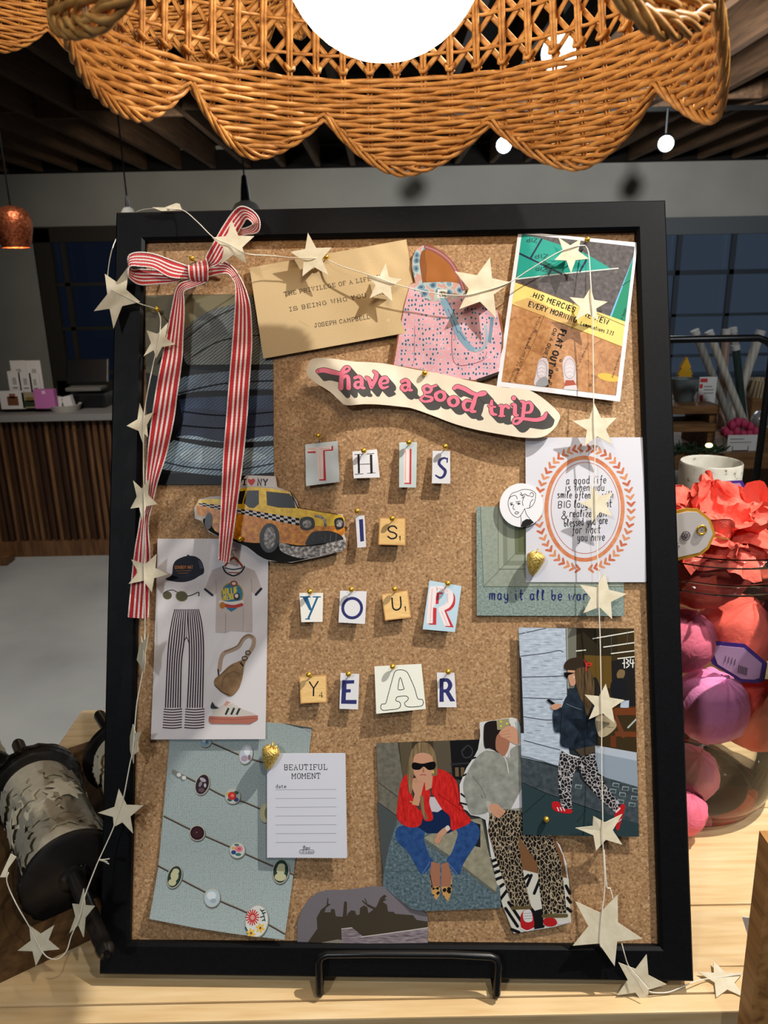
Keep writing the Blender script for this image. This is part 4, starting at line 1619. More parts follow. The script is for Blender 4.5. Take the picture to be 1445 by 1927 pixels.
H.append(([(1082, 322), (1098, 306), (1114, 316)], [14, 16, 20]))
H.append(([(1062, 362), (1092, 362)], [10, 10]))
H.append(([(1130, 300), (1148, 304), (1148, 352), (1164, 358)], [12, 22, 24, 12]))
H.append(([(1142, 264), (1143, 264.5)], [26, 26]))
H.append(([(1180, 282), (1198, 294), (1192, 350), (1186, 378), (1160, 404), (1138, 398), (1150, 376), (1200, 378), (1260, 384), (1302, 372), (1318, 346)], [12, 24, 22, 20, 16, 14, 14, 18, 22, 24, 14]))
H.append(([(1200, 298), (1226, 288), (1240, 312), (1230, 340), (1200, 344)], [12, 16, 22, 18, 12]))
SHD = flat(74, 72, 70, 0.55)
DK = flat(52, 48, 48, 0.55)
PNK = flat(226, 118, 140, 0.55)
for k in range(7, 0, -1):
    a.up()
    for pts, wd in H:
        a.curve([(x + 5.0 * k, y + 5.6 * k) for x, y in pts], [q + 4 for q in wd], SHD, n=3, keep=True)
a.up()
for pts, wd in H:
    a.curve(pts, [q + 5 for q in wd], DK, n=4, keep=True)
a.up()
for pts, wd in H:
    a.curve(pts, [q - 1 for q in wd], PNK, n=4, keep=True)
a.build('phrase_strip', 'wavy paper strip with pink retro lettering have a good trip', 'cutting')

# ------------------------------------------------------------------ letter tiles
def tile(outline, mat, lab, draw, w=0.0035, lift=0.004, thick=0.0004, nm='letter_tile'):
    a = Art(CORK + w, TC, bend=lambda u, v: lift * (1 - v))
    a.sheet(outline, mat, thick=thick)
    draw(a)
    a.build(nm, lab, 'letter', 'cut out letters of the phrase')
ICE = flat(206, 216, 218, 0.5)
RED = flat(188, 52, 60, 0.55)
BLUSH = flat(234, 214, 208, 0.55)
SCR = noise_mat('tile_wood', [(0.3, (214, 172, 104)), (0.7, (232, 196, 132))], 8, coord='UV', stretch=(1, 6, 1), rough=0.5)
SCRE = flat(196, 150, 92)
def dT(a):
    for pts in ([(132, 172), (186, 170), (186, 183), (134, 182)], [(288, 136), (299, 134), (299, 166), (245, 170), (246, 182), (256, 362), (212, 363), (210, 352), (240, 350), (230, 160), (288, 156)]):
        a.poly(pts, RED)
    a.poly([(132, 150), (288, 136), (288, 158), (234, 164), (240, 352), (205, 354), (196, 168), (134, 172)], BLUSH)
    for x in (150, 170, 230, 262):
        a.line([(x - 14, 156), (x + 12, 154)], 6, flat(222, 180, 172))
    a.line([(212, 200), (220, 340)], 5, flat(226, 196, 190))
tile([(118, 126), (328, 102), (343, 370), (127, 398)], ICE, 'pale letter T tile with pink shaded capital, first letter of THIS', dT)
def dH(a):
    for x0, x1 in ((456, 470), (536, 552)):
        a.poly([(x0, 192), (x1, 190), (x1 + 4, 314), (x0 + 5, 318)], INK)
    for l in (((436, 192), (494, 188)), ((516, 188), (566, 184)), ((440, 322), (496, 318)), ((520, 316), (574, 312)), ((468, 256), (540, 254))):
        a.line(l, 4, INK)
tile([(423, 172), (582, 156), (602, 342), (434, 348)], WHITE, 'white letter H tile in thin black serif type', dH)
def dI(a):
    a.poly([(794, 155), (806, 154), (804, 386), (760, 384), (760, 376), (792, 376)], RED)
    a.poly([(758, 152), (794, 154), (792, 376), (756, 374)], BLUSH)
    a.line([(768, 165), (766, 365)], 4, flat(216, 150, 148))
    a.line([(780, 165), (778, 365)], 6, flat(240, 226, 222))
tile([(727, 112), (842, 110), (836, 407), (726, 406)], flat(192, 204, 204, 0.5), 'tall pale grey letter I tile with red shadow in the word THIS', dI)
def dS(a):
    a.curve([(1038, 222), (1018, 214), (992, 226), (984, 252), (1004, 276), (1024, 300), (1014, 332), (990, 344), (962, 328)], [9, 13, 17, 19, 20, 20, 18, 15, 10], NAVY)
    a.line([(1038, 216), (1036, 242)], 9, NAVY)
tile([(943, 166), (1056, 168), (1056, 382), (937, 380)], WHITE, 'white letter S tile with brushed navy S ending THIS', dS)
def dI2(a):
    a.poly([(466, 612), (492, 608), (500, 752), (476, 756)], NAVY)
tile([(443, 588), (502, 585), (514, 790), (458, 795)], WHITE, 'narrow white tile with a navy block letter I', dI2)
def scr(ch, sub, c, r):
    def d(a):
        a.poly([tuple(Vector(c[0]) * 0.96 + Vector(c[2]) * 0.04), tuple(Vector(c[1]) * 0.96 + Vector(c[3]) * 0.04), tuple(Vector(c[2]) * 0.96 + Vector(c[0]) * 0.04), tuple(Vector(c[3]) * 0.96 + Vector(c[1]) * 0.04)], SCR)
        r(a)
    return d
c = [(600, 598), (768, 602), (768, 780), (592, 775)]
def r(a):
    a.curve([(710, 670), (696, 656), (672, 656), (656, 672), (666, 690), (694, 698), (710, 714), (700, 732), (674, 736), (654, 722)], 10, INK, n=4)
    a.line([(724, 726), (732, 718), (732, 750)], 5, INK)
tile(c, SCRE, 'wooden looking letter S game tile with a small 1', scr('S', '1', c, r), thick=0.0012)
def dy(a):
    TE = flat(30, 92, 132, 0.55)
    for pts in ([(102, 1116), (136, 1116), (166, 1204), (146, 1196)], [(190, 1116), (204, 1116), (146, 1256), (132, 1256)]):
        a.poly(pts, TE)
    a.line([(88, 1112), (150, 1112)], 8, TE)
    a.line([(170, 1112), (216, 1112)], 8, TE)
    a.line([(124, 1254), (150, 1254)], 7, TE)
tile([(79, 1086), (234, 1086), (233, 1272), (97, 1274)], flat(224, 222, 214, 0.55), 'white letter y tile with a teal blue serif y', dy)
def dO(a):
    a.ring(423, 1184, 61, 63, 19, NAVY)
tile([(344, 1072), (516, 1076), (506, 1286), (336, 1276)], WHITE, 'white letter O tile with a round navy ring', dO)
c = [(612, 1094), (782, 1068), (804, 1244), (636, 1264)]
def r(a):
    a.curve([(680, 1120), (684, 1170), (692, 1190), (712, 1196), (732, 1184), (738, 1160), (734, 1112)], 10, INK, n=4)
    a.line([(758, 1182), (766, 1172), (768, 1206)], 5, INK)
tile(c, SCRE, 'wooden looking letter U game tile with a small 1', scr('U', '1', c, r), thick=0.0012)
def dR(a):
    PK = flat(232, 220, 220, 0.55)
    a.poly([(968, 1085), (1004, 1082), (1010, 1094), (985, 1094), (981, 1158), (960, 1158)], RED)
    a.curve([(1058, 1078), (1078, 1108), (1074, 1160), (1050, 1190), (1020, 1204)], [8, 18, 22, 20, 10], RED)
    a.poly([(944, 1180), (968, 1184), (965, 1292), (918, 1290), (918, 1282), (944, 1280)], RED)
    a.poly([(1016, 1204), (1030, 1204), (1078, 1308), (1024, 1304), (1022, 1296), (1056, 1296)], RED)
    a.poly([(926, 1044), (976, 1044), (968, 1086), (961, 1158), (946, 1180), (940, 1282), (902, 1280), (916, 1100)], PK)
    a.curve([(960, 1062), (1010, 1060), (1052, 1086), (1058, 1130), (1036, 1170), (990, 1190)], [34, 34, 36, 36, 34, 26], PK)
    a.poly([(976, 1190), (1016, 1196), (1056, 1298), (1018, 1298)], PK)
    for l in (((940, 1060), (926, 1270)), ((985, 1056), (1040, 1076)), ((1000, 1204), (1036, 1290)), ((1040, 1090), (1040, 1150))):
        a.line(l, 7, flat(222, 190, 190))
tile([(922, 1006), (1130, 1042), (1086, 1338), (878, 1320)], flat(182, 208, 222, 0.5), 'tilted pale blue letter R tile with red shaded R ending YOUR', dR)
c = [(79, 1628), (256, 1618), (262, 1790), (92, 1798)]
def r(a):
    a.line([(146, 1662), (174, 1702), (202, 1660)], 9, INK)
    a.line([(174, 1700), (174, 1748)], 10, INK)
    a.line([(228, 1762), (226, 1724), (212, 1750), (236, 1750)], 4.5, INK)
tile(c, SCRE, 'wooden looking letter Y game tile with a small 4', scr('Y', '4', c, r), thick=0.0012)
def dE(a):
    a.poly([(358, 1652), (436, 1650), (436, 1672), (386, 1674), (386, 1708), (414, 1708), (414, 1728), (384, 1730), (382, 1776), (452, 1776), (452, 1802), (352, 1800)], NAVY)
tile([(346, 1604), (468, 1612), (462, 1836), (342, 1832)], WHITE, 'white letter E tile with a solid navy E', dE)
def dA(a):
    a.curve([(690, 1618), (706, 1590), (740, 1584), (772, 1594), (790, 1620), (826, 1700), (846, 1764), (874, 1770), (882, 1792), (866, 1812), (800, 1818), (770, 1812), (762, 1792), (776, 1780), (786, 1764), (774, 1750), (738, 1750), (712, 1756), (706, 1778), (728, 1786),
             (736, 1806), (720, 1828), (660, 1836), (622, 1838), (608, 1820), (616, 1800), (640, 1794), (656, 1740)], 4.5, INK, closed=True, n=4)
    a.curve([(733, 1632), (720, 1690), (724, 1710), (756, 1706), (754, 1690)], 4.5, INK, closed=True, n=4)
tile([(566, 1562), (870, 1546), (898, 1830), (580, 1860)], flat(224, 226, 214, 0.55), 'large cream letter A tile with outlined A', dA, lift=0.007)
def dR2(a):
    a.poly([(988, 1640), (1012, 1640), (1014, 1788), (986, 1788)], NAVY)
    a.curve([(1008, 1650), (1040, 1652), (1056, 1682), (1040, 1714), (1008, 1720)], [22, 24, 28, 24, 20], NAVY)
    a.poly([(1016, 1716), (1046, 1716), (1088, 1784), (1056, 1786)], NAVY)
tile([(970, 1602), (1084, 1604), (1096, 1822), (978, 1822)], WHITE, 'white letter R tile with a solid navy R ending YEAR', dR2)

# ------------------------------------------------------------------ taxi cutout
TX = (350, 880, 4.379)
a = Art(CORK + 0.005, TX, bend=lambda u, v: 0.002 * (1 - v))
a.sheet([(70, 330), (110, 262), (200, 240), (290, 235), (400, 170), (440, 150), (460, 110), (495, 62), (738, 70), (752, 160), (865, 205), (915, 280), (930, 335), (1100, 362), (1290, 385), (1305, 440), (1305, 560), (1320, 590), (1312, 660), (1280, 690), (1100, 735), (870, 782),
         (690, 770), (610, 735), (480, 640), (370, 605), (240, 555), (190, 530), (130, 440), (75, 420)], flat(206, 200, 196), thick=0.0009)
YEL = noise_mat('beaded_yellow', [(0.3, (216, 160, 20)), (0.6, (240, 204, 36))], 22, coord='UV', detail=5, rough=0.35)
ORG = noise_mat('beaded_orange', [(0.3, (164, 90, 14)), (0.55, (216, 136, 22)), (0.75, (238, 178, 40))], 24, coord='UV', detail=6, rough=0.35)
BLK = noise_mat('beaded_black', [(0.6, (16, 14, 16)), (0.72, (30, 28, 30)), (0.8, (170, 168, 170))], 40, coord='UV', detail=2, rough=0.35)
SIL = noise_mat('beaded_silver', [(0.3, (40, 38, 38)), (0.5, (130, 124, 120)), (0.72, (210, 206, 204))], 36, coord='UV', detail=5, rough=0.35)
a.blob([(170, 500), (260, 560), (370, 600), (500, 650), (610, 730), (700, 765), (870, 778), (1100, 725), (1250, 690), (1150, 620), (780, 560), (300, 420), (150, 420)], flat(14, 13, 14))
a.blob([(88, 320), (120, 272), (250, 258), (330, 262), (440, 180), (560, 160), (740, 178), (860, 210), (910, 320), (1100, 355), (1285, 395), (1300, 470), (1290, 560), (1000, 640), (780, 620), (560, 620), (440, 600), (240, 520), (200, 400), (110, 400)], ORG, n=4)
a.blob([(95, 310), (125, 268), (250, 258), (335, 262), (445, 180), (560, 160), (740, 178), (860, 210), (912, 325), (1100, 360), (1285, 395), (1295, 460), (1200, 480), (1080, 480), (930, 440), (560, 350), (400, 345), (240, 300)], YEL, n=4)
a.poly([(330, 262), (420, 200), (490, 188), (470, 300), (420, 300)], BLK)
a.poly([(505, 190), (600, 188), (602, 300), (560, 335), (520, 330), (475, 290)], BLK)
a.poly([(662, 195), (850, 215), (885, 250), (905, 335), (760, 330), (668, 310)], BLK)
a.line([(498, 185), (468, 300)], 10, YEL)
for k in range(26):
    x0 = 105 + (935 - 105) * k / 26.0
    x1 = 105 + (935 - 105) * (k + 1) / 26.0
    def top(x):
        return 285 + (x - 105) * (418 - 285) / 830.0
    hgt = 26 + 36 * k / 26.0
    a.up()
    for r3 in range(3):
        col = INK if (k + r3) % 2 else WHITE
        a.poly([(x0, top(x0) + hgt * r3 / 3), (x1, top(x1) + hgt * r3 / 3), (x1, top(x1) + hgt * (r3 + 1) / 3), (x0, top(x0) + hgt * (r3 + 1) / 3)], col, keep=True)
a.ell(190, 440, 32, 70, BLK, 0.1)
a.ell(690, 580, 82, 122, BLK, 0.05)
a.ell(692, 580, 48, 92, SIL, 0.05)
a.blob([(940, 430), (990, 405), (1050, 420), (1060, 490), (1010, 515), (950, 505)], BLK)
a.ell(1000, 465, 38, 34, SIL)
a.blob([(1225, 430), (1290, 415), (1300, 490), (1240, 508)], BLK)
a.ell(1265, 460, 28, 30, SIL)
a.curve([(1070, 400), (1120, 410), (1150, 450), (1150, 480)], 22, SIL)
a.blob([(990, 610), (1040, 535), (1120, 522), (1200, 525), (1280, 560), (1285, 605), (1120, 625), (1000, 640)], BLK)
for x in (1055, 1105, 1150, 1195, 1240):
    a.line([(x, 545), (x - 4, 612)], 5, flat(90, 88, 88))
a.blob([(780, 618), (900, 650), (1100, 640), (1300, 595), (1318, 640), (1290, 680), (1100, 730), (940, 745), (790, 690)], SIL)
a.poly([(460, 115), (497, 68), (735, 76), (744, 165), (600, 160), (450, 152)], flat(216, 210, 206))
a.poly([(470, 92), (500, 92), (500, 102), (490, 102), (488, 138), (498, 138), (496, 148), (466, 146), (468, 136), (476, 136), (478, 102), (470, 102)], INK)
a.blob([(540, 148), (512, 118), (518, 92), (536, 100), (552, 90), (570, 104), (564, 124)], flat(206, 84, 88))
a.text('NY', (588, 150), (672, 152), 58, flat(60, 60, 76), 12, SANS)
a.line([(925, 330), (1100, 362), (1250, 385)], 5, INK)
a.line([(865, 205), (925, 335)], 8, INK)
a.build('taxi_cutout', 'cutout of a beaded yellow checker taxi with rooftop sign', 'cutting')
# ------------------------------------------------------------------ outfit sheet
TO = (240, 1000, 4.818)
a = Art(CORK + 0.0026, TO, bend=lambda u, v: 0.004 * (1 - v) * (1 - v), cuts=(1, 18))
a.sheet([(272, 66), (1278, 66), (1256, 1875), (224, 1878)], flat(214, 210, 212, 0.35))
NV = flat(24, 28, 42, 0.5)
a.blob([(345, 432), (400, 395), (412, 310), (440, 262), (500, 232), (550, 222), (610, 226), (665, 262), (692, 330), (690, 380), (650, 405), (590, 440), (510, 460), (420, 455)], NV)
a.line([(545, 218), (556, 222)], 14, NV)
a.poly([(640, 255), (668, 272), (690, 330), (660, 340), (648, 300)], flat(70, 76, 90))
a.text('COWBOY HAT', (430, 340), (592, 338), 28, flat(190, 120, 60), 4.2, SANS)
a.line([(440, 358), (575, 356)], 4, flat(150, 100, 60))
a.line([(455, 380), (550, 378)], 4, flat(150, 100, 60))
a.curve([(345, 432), (430, 420), (560, 400), (690, 380)], 4, flat(50, 56, 72))
GL = flat(84, 82, 56, 0.3)
a.ell(362, 580, 42, 38, flat(150, 130, 90), 0.2)
a.ell(362, 580, 38, 34, GL, 0.2)
a.ell(492, 588, 56, 48, flat(150, 130, 90), 0.15)
a.ell(492, 588, 51, 43, GL, 0.15)
a.curve([(326, 560), (360, 540), (410, 532), (445, 548), (460, 560)], 7, flat(50, 38, 32))
a.curve([(545, 588), (590, 575), (645, 552), (646, 585)], 9, flat(60, 42, 36))
# striped trousers: vertical stripes above, horizontal on the cuffs
PURP = flat(44, 34, 48, 0.5)
PALE = flat(214, 204, 206, 0.5)
LEG = [(420, 705), (654, 703), (672, 760), (700, 870), (708, 1100), (704, 1592), (538, 1592), (560, 1150), (548, 1000), (537, 935), (530, 1000), (512, 1200), (502, 1592), (342, 1592), (352, 1300), (368, 940), (384, 820), (410, 760)]
a.poly(LEG, PALE)
for k in range(7):
    f0 = k / 7.0
    for sgn in (0, 1):
        if sgn == 0:
            pts = [(424 + 114 * f0, 708), (396 + 140 * f0, 830), (372 + 158 * f0, 1000), (360 + 146 * f0, 1200), (346 + 156 * f0, 1590)]
        else:
            pts = [(545 + 108 * f0, 708), (546 + 140 * f0, 830), (556 + 148 * f0, 1000), (558 + 148 * f0, 1200), (544 + 158 * f0, 1590)]
        a.curve([(x + 7, y) for x, y in pts], [8, 11, 12, 12, 12], PURP)
a.curve([(540, 710), (545, 800), (540, 900), (538, 970)], 5, PURP)
a.curve([(512, 1010), (537, 960), (560, 1010)], 7, PURP)
a.line([(420, 712), (652, 710)], 5, flat(120, 110, 116))
for x0, x1 in ((342, 500), (538, 702)):
    a.poly([(x0, 1596), (x1, 1594), (x1 - 2, 1782), (x0 - 12 if x0 < 400 else x0 - 8, 1782)], PALE)
    for k in range(8):
        y = 1606 + k * 23.5
        a.curve([(x0 - 10 * k / 8, y), ((x0 + x1) / 2, y + 6), (x1, y - 2)], 10, PURP)
# ringer tee on a hanger
a.curve([(985, 190), (980, 172), (955, 170), (942, 190), (960, 215), (966, 240)], 7, flat(140, 120, 120))
a.curve([(885, 312), (920, 270), (964, 238), (1000, 265), (1042, 318)], 18, flat(140, 66, 36))
TEE = flat(186, 174, 170, 0.5)
a.poly([(860, 315), (960, 400), (1062, 318), (1150, 355), (1190, 440), (1215, 520), (1165, 578), (1128, 540), (1135, 915), (1040, 905), (930, 900), (890, 920), (800, 915), (806, 560), (780, 580), (700, 530), (735, 430), (770, 350)], TEE)
a.line([(920, 372), (1010, 375)], 10, flat(150, 70, 50))
a.curve([(866, 318), (890, 370), (962, 402), (1030, 370), (1060, 320)], 14, flat(36, 40, 52))
a.curve([(885, 330), (960, 345), (1040, 330)], 10, flat(36, 40, 52))
a.line([(704, 524), (770, 578)], 20, flat(36, 40, 52))
a.line([(1212, 520), (1165, 572)], 22, flat(36, 40, 52))
a.curve([(800, 440), (806, 500), (804, 560)], 5, flat(150, 138, 136))
a.curve([(1122, 430), (1126, 500), (1128, 545)], 5, flat(150, 138, 136))
a.curve([(890, 740), (892, 830), (890, 915)], 6, flat(150, 138, 136))
a.curve([(1050, 700), (1052, 800), (1045, 905)], 5, flat(160, 148, 146))
a.ell(950, 568, 102, 106, flat(150, 130, 50))
a.ell(950, 568, 92, 96, flat(52, 112, 142))
a.ell(965, 472, 34, 26, flat(150, 70, 50))
a.ell(965, 472, 18, 13, flat(210, 200, 190))
a.text('WILLIE', (868, 575), (1000, 562), 58, flat(206, 182, 60), 11, SANS)
a.text('NELSON', (872, 625), (975, 612), 42, flat(206, 182, 60), 9, SANS)
a.ell(992, 590, 30, 34, flat(60, 52, 48))
a.ell(990, 584, 16, 18, flat(206, 196, 188))
a.curve([(845, 640), (930, 655), (1040, 640)], 34, flat(206, 200, 196))
a.curve([(880, 668), (960, 682), (1036, 664)], 30, flat(170, 62, 58))
a.poly([(890, 690), (1000, 695), (942, 728)], flat(52, 112, 142))
a.ell(862, 670, 26, 30, flat(170, 110, 50))
# sling bag
SUE = noise_mat('printed_suede', [(0.3, (122, 92, 58)), (0.7, (154, 120, 80))], 14, coord='UV', rough=0.45)
a.curve([(838, 1250), (850, 1160), (880, 1100), (950, 1072), (1010, 1040), (1050, 975), (1100, 945), (1145, 970), (1140, 1040), (1090, 1120), (1065, 1165)], 36, flat(168, 146, 124))
a.curve([(885, 1090), (950, 1062), (1005, 1030), (1050, 965), (1100, 938), (1135, 958)], 9, flat(110, 90, 74))
a.blob([(850, 1290), (920, 1220), (1000, 1180), (1070, 1160), (1060, 1230), (1045, 1330), (1010, 1430), (950, 1488), (900, 1480), (830, 1430), (790, 1380), (800, 1330)], SUE)
a.curve([(820, 1330), (880, 1270), (960, 1210)], 6, flat(90, 66, 40))
a.curve([(860, 1400), (880, 1320), (960, 1270), (1020, 1290)], 5, flat(96, 72, 44))
a.curve([(800, 1390), (860, 1450), (930, 1480)], 10, flat(84, 62, 40))
a.line([(826, 1250), (832, 1300)], 12, INK)
a.line([(1030, 1190), (1050, 1215)], 14, INK)
a.ring(1095, 1098, 22, 18, 8, INK, n=12)
a.ring(1066, 1148, 24, 18, 8, INK, n=12)
# sneaker
a.poly([(752, 1670), (790, 1640), (760, 1560), (782, 1540), (840, 1590), (880, 1560), (910, 1530), (960, 1550), (1060, 1610), (1150, 1640), (1188, 1668), (1180, 1700), (760, 1700)], flat(196, 188, 180, 0.45))
a.poly([(760, 1580), (776, 1538), (800, 1575), (840, 1598), (800, 1605), (765, 1600)], flat(48, 56, 62))
a.poly([(880, 1565), (905, 1530), (940, 1545), (900, 1580)], flat(200, 150, 140))
a.poly([(748, 1668), (960, 1675), (1188, 1660), (1190, 1700), (1120, 1738), (770, 1736), (746, 1715)], flat(170, 104, 88, 0.45))
a.line([(748, 1690), (960, 1700), (1188, 1685)], 5, flat(140, 80, 68))
for x in (925, 975, 1025):
    a.line([(x, 1595), (x - 28, 1655)], 19, flat(36, 52, 50), caps=False)
for k in range(4):
    a.line([(925 + 30 * k, 1560 + 12 * k), (960 + 30 * k, 1552 + 13 * k)], 5, flat(226, 220, 216))
a.build('outfit_print', 'tall glossy print of cap, sunglasses, tee, striped trousers and sneaker', 'print')

# ------------------------------------------------------------------ sage frame photo
TV = (880, 820, 4.014)
SAGE = noise_mat('printed_sage', [(0.3, (134, 144, 130)), (0.7, (150, 160, 146))], 30, coord='UV', rough=0.4)
WALLG = noise_mat('printed_wall', [(0.35, (110, 128, 122)), (0.65, (146, 162, 156))], 55, coord='UV', detail=3, rough=0.4)
a = Art(CORK + 0.0022, TV, bend=lambda u, v: 0.001 * (1 - u))
a.sheet([(65, 535), (1180, 535), (1180, 1362), (68, 1358)], WALLG)
a.clip = a.out
a.poly([(95, 535), (1180, 535), (1180, 1140), (118, 1140)], SAGE)
a.poly([(228, 535), (1180, 535), (1180, 1005), (232, 1008)], flat(150, 158, 142, 0.4))
a.poly([(262, 535), (1180, 535), (1180, 978), (268, 980)], flat(122, 130, 114, 0.4))
a.poly([(292, 535), (1180, 535), (1180, 940), (300, 945)], flat(142, 150, 134, 0.4))
a.poly([(352, 535), (1180, 535), (1180, 892), (358, 895)], flat(104, 112, 84, 0.4))
a.poly([(378, 535), (1180, 535), (1180, 880), (382, 882)], flat(92, 98, 70, 0.4))
for l in (((118, 1138), (356, 896)), ((228, 535), (232, 1008), (1180, 1004)), ((352, 535), (358, 895), (1180, 890))):
    a.line(l, 4, flat(92, 100, 88))
a.line([(95, 535), (118, 1140), (1180, 1140)], 5, flat(96, 106, 98))
a.text('may it all be worship', (160, 1238), (1075, 1245), 78, flat(28, 34, 96), 9, HAND, 2.6)
a.build('sage_frame_photo', 'grey green picture frame photo with blue handwriting may it all be', 'photo')

# ------------------------------------------------------------------ oval card
a = Art(CORK + 0.0034, TV, bend=lambda u, v: 0.0012 * math.sin(v * 3), cuts=(1, 16))
a.sheet(zig([(435, 14), (1322, 12), (1348, 1106), (440, 1106)], 7, 2.2, (1, 2, 3)), flat(208, 208, 216, 0.55))
OR1, OR2, OR3 = flat(196, 122, 88, 0.6), flat(206, 142, 102, 0.6), flat(188, 102, 72, 0.6)
ORW = noise_mat('watercolour_orange', [(0.3, (186, 102, 66)), (0.7, (214, 146, 100))], 10, coord='UV', rough=0.6)
a.ring(880, 552, 288, 386, 30, ORW, n=72)
a.ring(884, 546, 256, 344, 5, flat(178, 98, 78), n=72)
NL = 54
for k in range(NL):
    an = 2 * PI * (k + 0.5) / NL
    cx, cy = 880 + 352 * math.cos(an), 552 + 458 * math.sin(an)
    tx, ty = -352 * math.sin(an), 458 * math.cos(an)
    tl = math.hypot(tx, ty)
    tx, ty = tx / tl, ty / tl
    if math.cos(an) > 0:
        pass
    nx, ny = ty, -tx
    # leaf pairs point up both sides, starting from the foot of the oval
    sg = -1 if math.cos(an) > 0 else 1
    if abs(math.cos(an)) < 0.02:
        continue
    m = (OR1, OR2, OR3)[k % 3]
    tipx, tipy = cx + tx * sg * 8, cy + ty * sg * 8
    for side in (-1, 1):
        bx, by = cx - tx * sg * 20 + nx * side * 27, cy - ty * sg * 20 + ny * side * 27
        bx, by = cx + tx * sg * 22 + nx * side * 27, cy + ty * sg * 22 + ny * side * 27
        a.line([(cx - tx * sg * 6, cy - ty * sg * 6), ((cx + bx) / 2, (cy + by) / 2), (bx, by)], [16, 20, 14], m, keep=side > 0 or k % 9 != 0)
for tx, p0, p1, h in (('a good life', (740, 368), (1040, 360), 60), ('is when you', (735, 418), (1028, 416), 56), ('smile often,', (672, 470), (935, 474), 54), ('with', (1010, 470), (1095, 470), 54), ('BIG', (678, 548), (772, 542), 50),
                      ('laugh a lot', (800, 545), (1085, 540), 60), ('&', (702, 632), (748, 630), 62), ('realize how', (765, 614), (1048, 612), 56), ('blessed you are', (725, 688), (1052, 664), 58), ('for what', (785, 740), (1000, 734), 62), ('you have', (825, 796), (1030, 792), 62)):
    a.text(tx, p0, p1, h, INK, 5.4, HAND, 1.6, slant=0.12)
a.build('oval_quote_card', 'white pinked edge card with orange leaf oval around a handwritten quote', 'card')

# ------------------------------------------------------------------ round portrait sticker
a = Art(CORK + 0.0065, TV, bend=lambda u, v: 0.0015 * (1 - v))
a.sheet([(405 + 165 * math.cos(2 * PI * k / 48), 525 + 166 * math.sin(2 * PI * k / 48)) for k in range(48)], flat(224, 224, 228, 0.5))
for pts in ([(330, 455), (306, 490), (308, 540), (330, 590), (372, 618), (400, 600), (430, 550)], [(306, 490), (330, 440), (380, 420), (420, 406), (470, 410), (508, 430), (512, 460), (500, 510), (468, 545), (440, 548)], [(430, 550), (440, 590), (465, 625), (495, 655)],
            [(398, 602), (402, 640), (400, 690)], [(330, 460), (352, 450), (370, 462), (372, 480)], [(400, 425), (420, 470), (412, 500), (418, 530)], [(470, 445), (478, 430), (490, 432), (498, 446), (488, 462), (474, 456)],
            [(318, 520), (330, 514), (342, 522)], [(366, 512), (384, 508), (398, 516)], [(316, 508), (340, 506)], [(362, 500), (398, 496)], [(348, 520), (342, 550), (356, 558)], [(354, 582), (368, 574), (386, 580)], [(354, 584), (370, 592), (386, 580)],
            [(395, 440), (410, 452), (432, 440), (450, 452), (470, 455)], [(405, 470), (425, 466), (430, 450)], [(465, 545), (475, 500), (495, 480)]):
    a.curve(pts, 4.2, INK)
a.ell(330, 522, 6, 5, INK)
a.ell(384, 516, 7, 5, INK)
a.poly([(400, 688), (410, 650), (440, 630), (470, 632), (498, 656), (470, 676), (430, 690)], INK)
a.build('round_sticker', 'round white sticker with a line drawn portrait of a woman', 'sticker')

# ------------------------------------------------------------------ jewellery print
TH = (260, 1340, 3.44)
CANV = voro_mat('printed_canvas', [(0.0, (176, 190, 190)), (0.45, (156, 170, 170)), (0.75, (120, 132, 132))], 62, rnd=0.25, const=False, stretch=(1, 1.3, 1))
a = Art(CORK + 0.0016, TH, bend=lambda u, v: 0.05 * max(0, 0.4 - v) ** 2 + 0.02 * max(0, v - 0.75) ** 2, cuts=(1, 24))
a.sheet([(215, 60), (840, 66), (940, 72), (1126, 100), (1105, 270), (955, 1446), (640, 1412), (380, 1375), (84, 1322), (130, 1010)], CANV)
a.poly([(930, 70), (1126, 100), (1124, 118), (1060, 104)], flat(70, 76, 76))
a.poly([(1070, 102), (1122, 108), (1116, 138), (1088, 122)], flat(150, 156, 158))
BAR = flat(66, 60, 56, 0.3)
BARL = flat(150, 140, 124, 0.3)
for pts in ([(380, 160), (480, 200), (640, 270), (720, 300), (860, 340)], [(225, 378), (370, 450), (450, 490), (560, 545), (680, 580), (800, 630)], [(170, 675), (250, 715), (350, 765), (440, 805), (600, 875), (700, 920), (860, 990), (1010, 1050)], [(132, 995), (200, 1030), (290, 1085), (440, 1160), (540, 1215), (700, 1280), (860, 1360), (955, 1410)]):
    a.curve(pts, 13, BAR)
    a.curve([(x + 3, y - 3) for x, y in pts], 4, BARL)
SILV = flat(176, 172, 160, 0.3)
def gem(x, y, rx, ry, rot, base, extra):
    a.ell(x + 4, y + 6, rx + 6, ry + 6, flat(90, 96, 94), rot)
    a.ell(x, y, rx + 5, ry + 5, SILV, rot)
    a.ell(x, y, rx - 1, ry - 1, base, rot)
    for e in extra:
        a.ell(x + e[0], y + e[1], e[2], e[3], e[4], e[5] if len(e) > 5 else 0, n=14)
CREAM, DKG, WHT, RD = flat(190, 188, 150, 0.3), flat(40, 62, 56, 0.3), flat(206, 210, 206, 0.3), flat(190, 56, 50, 0.3)
gem(435, 190, 34, 32, 0, flat(130, 160, 176, 0.3), [(-8, -6, 12, 10, WHT), (10, 4, 10, 12, flat(90, 110, 130))])
gem(698, 272, 40, 62, 0.25, flat(190, 200, 214, 0.3), [(8, -20, 20, 26, flat(226, 230, 234)), (-10, 28, 22, 20, flat(170, 150, 164)), (22, 22, 10, 18, flat(130, 110, 124))])
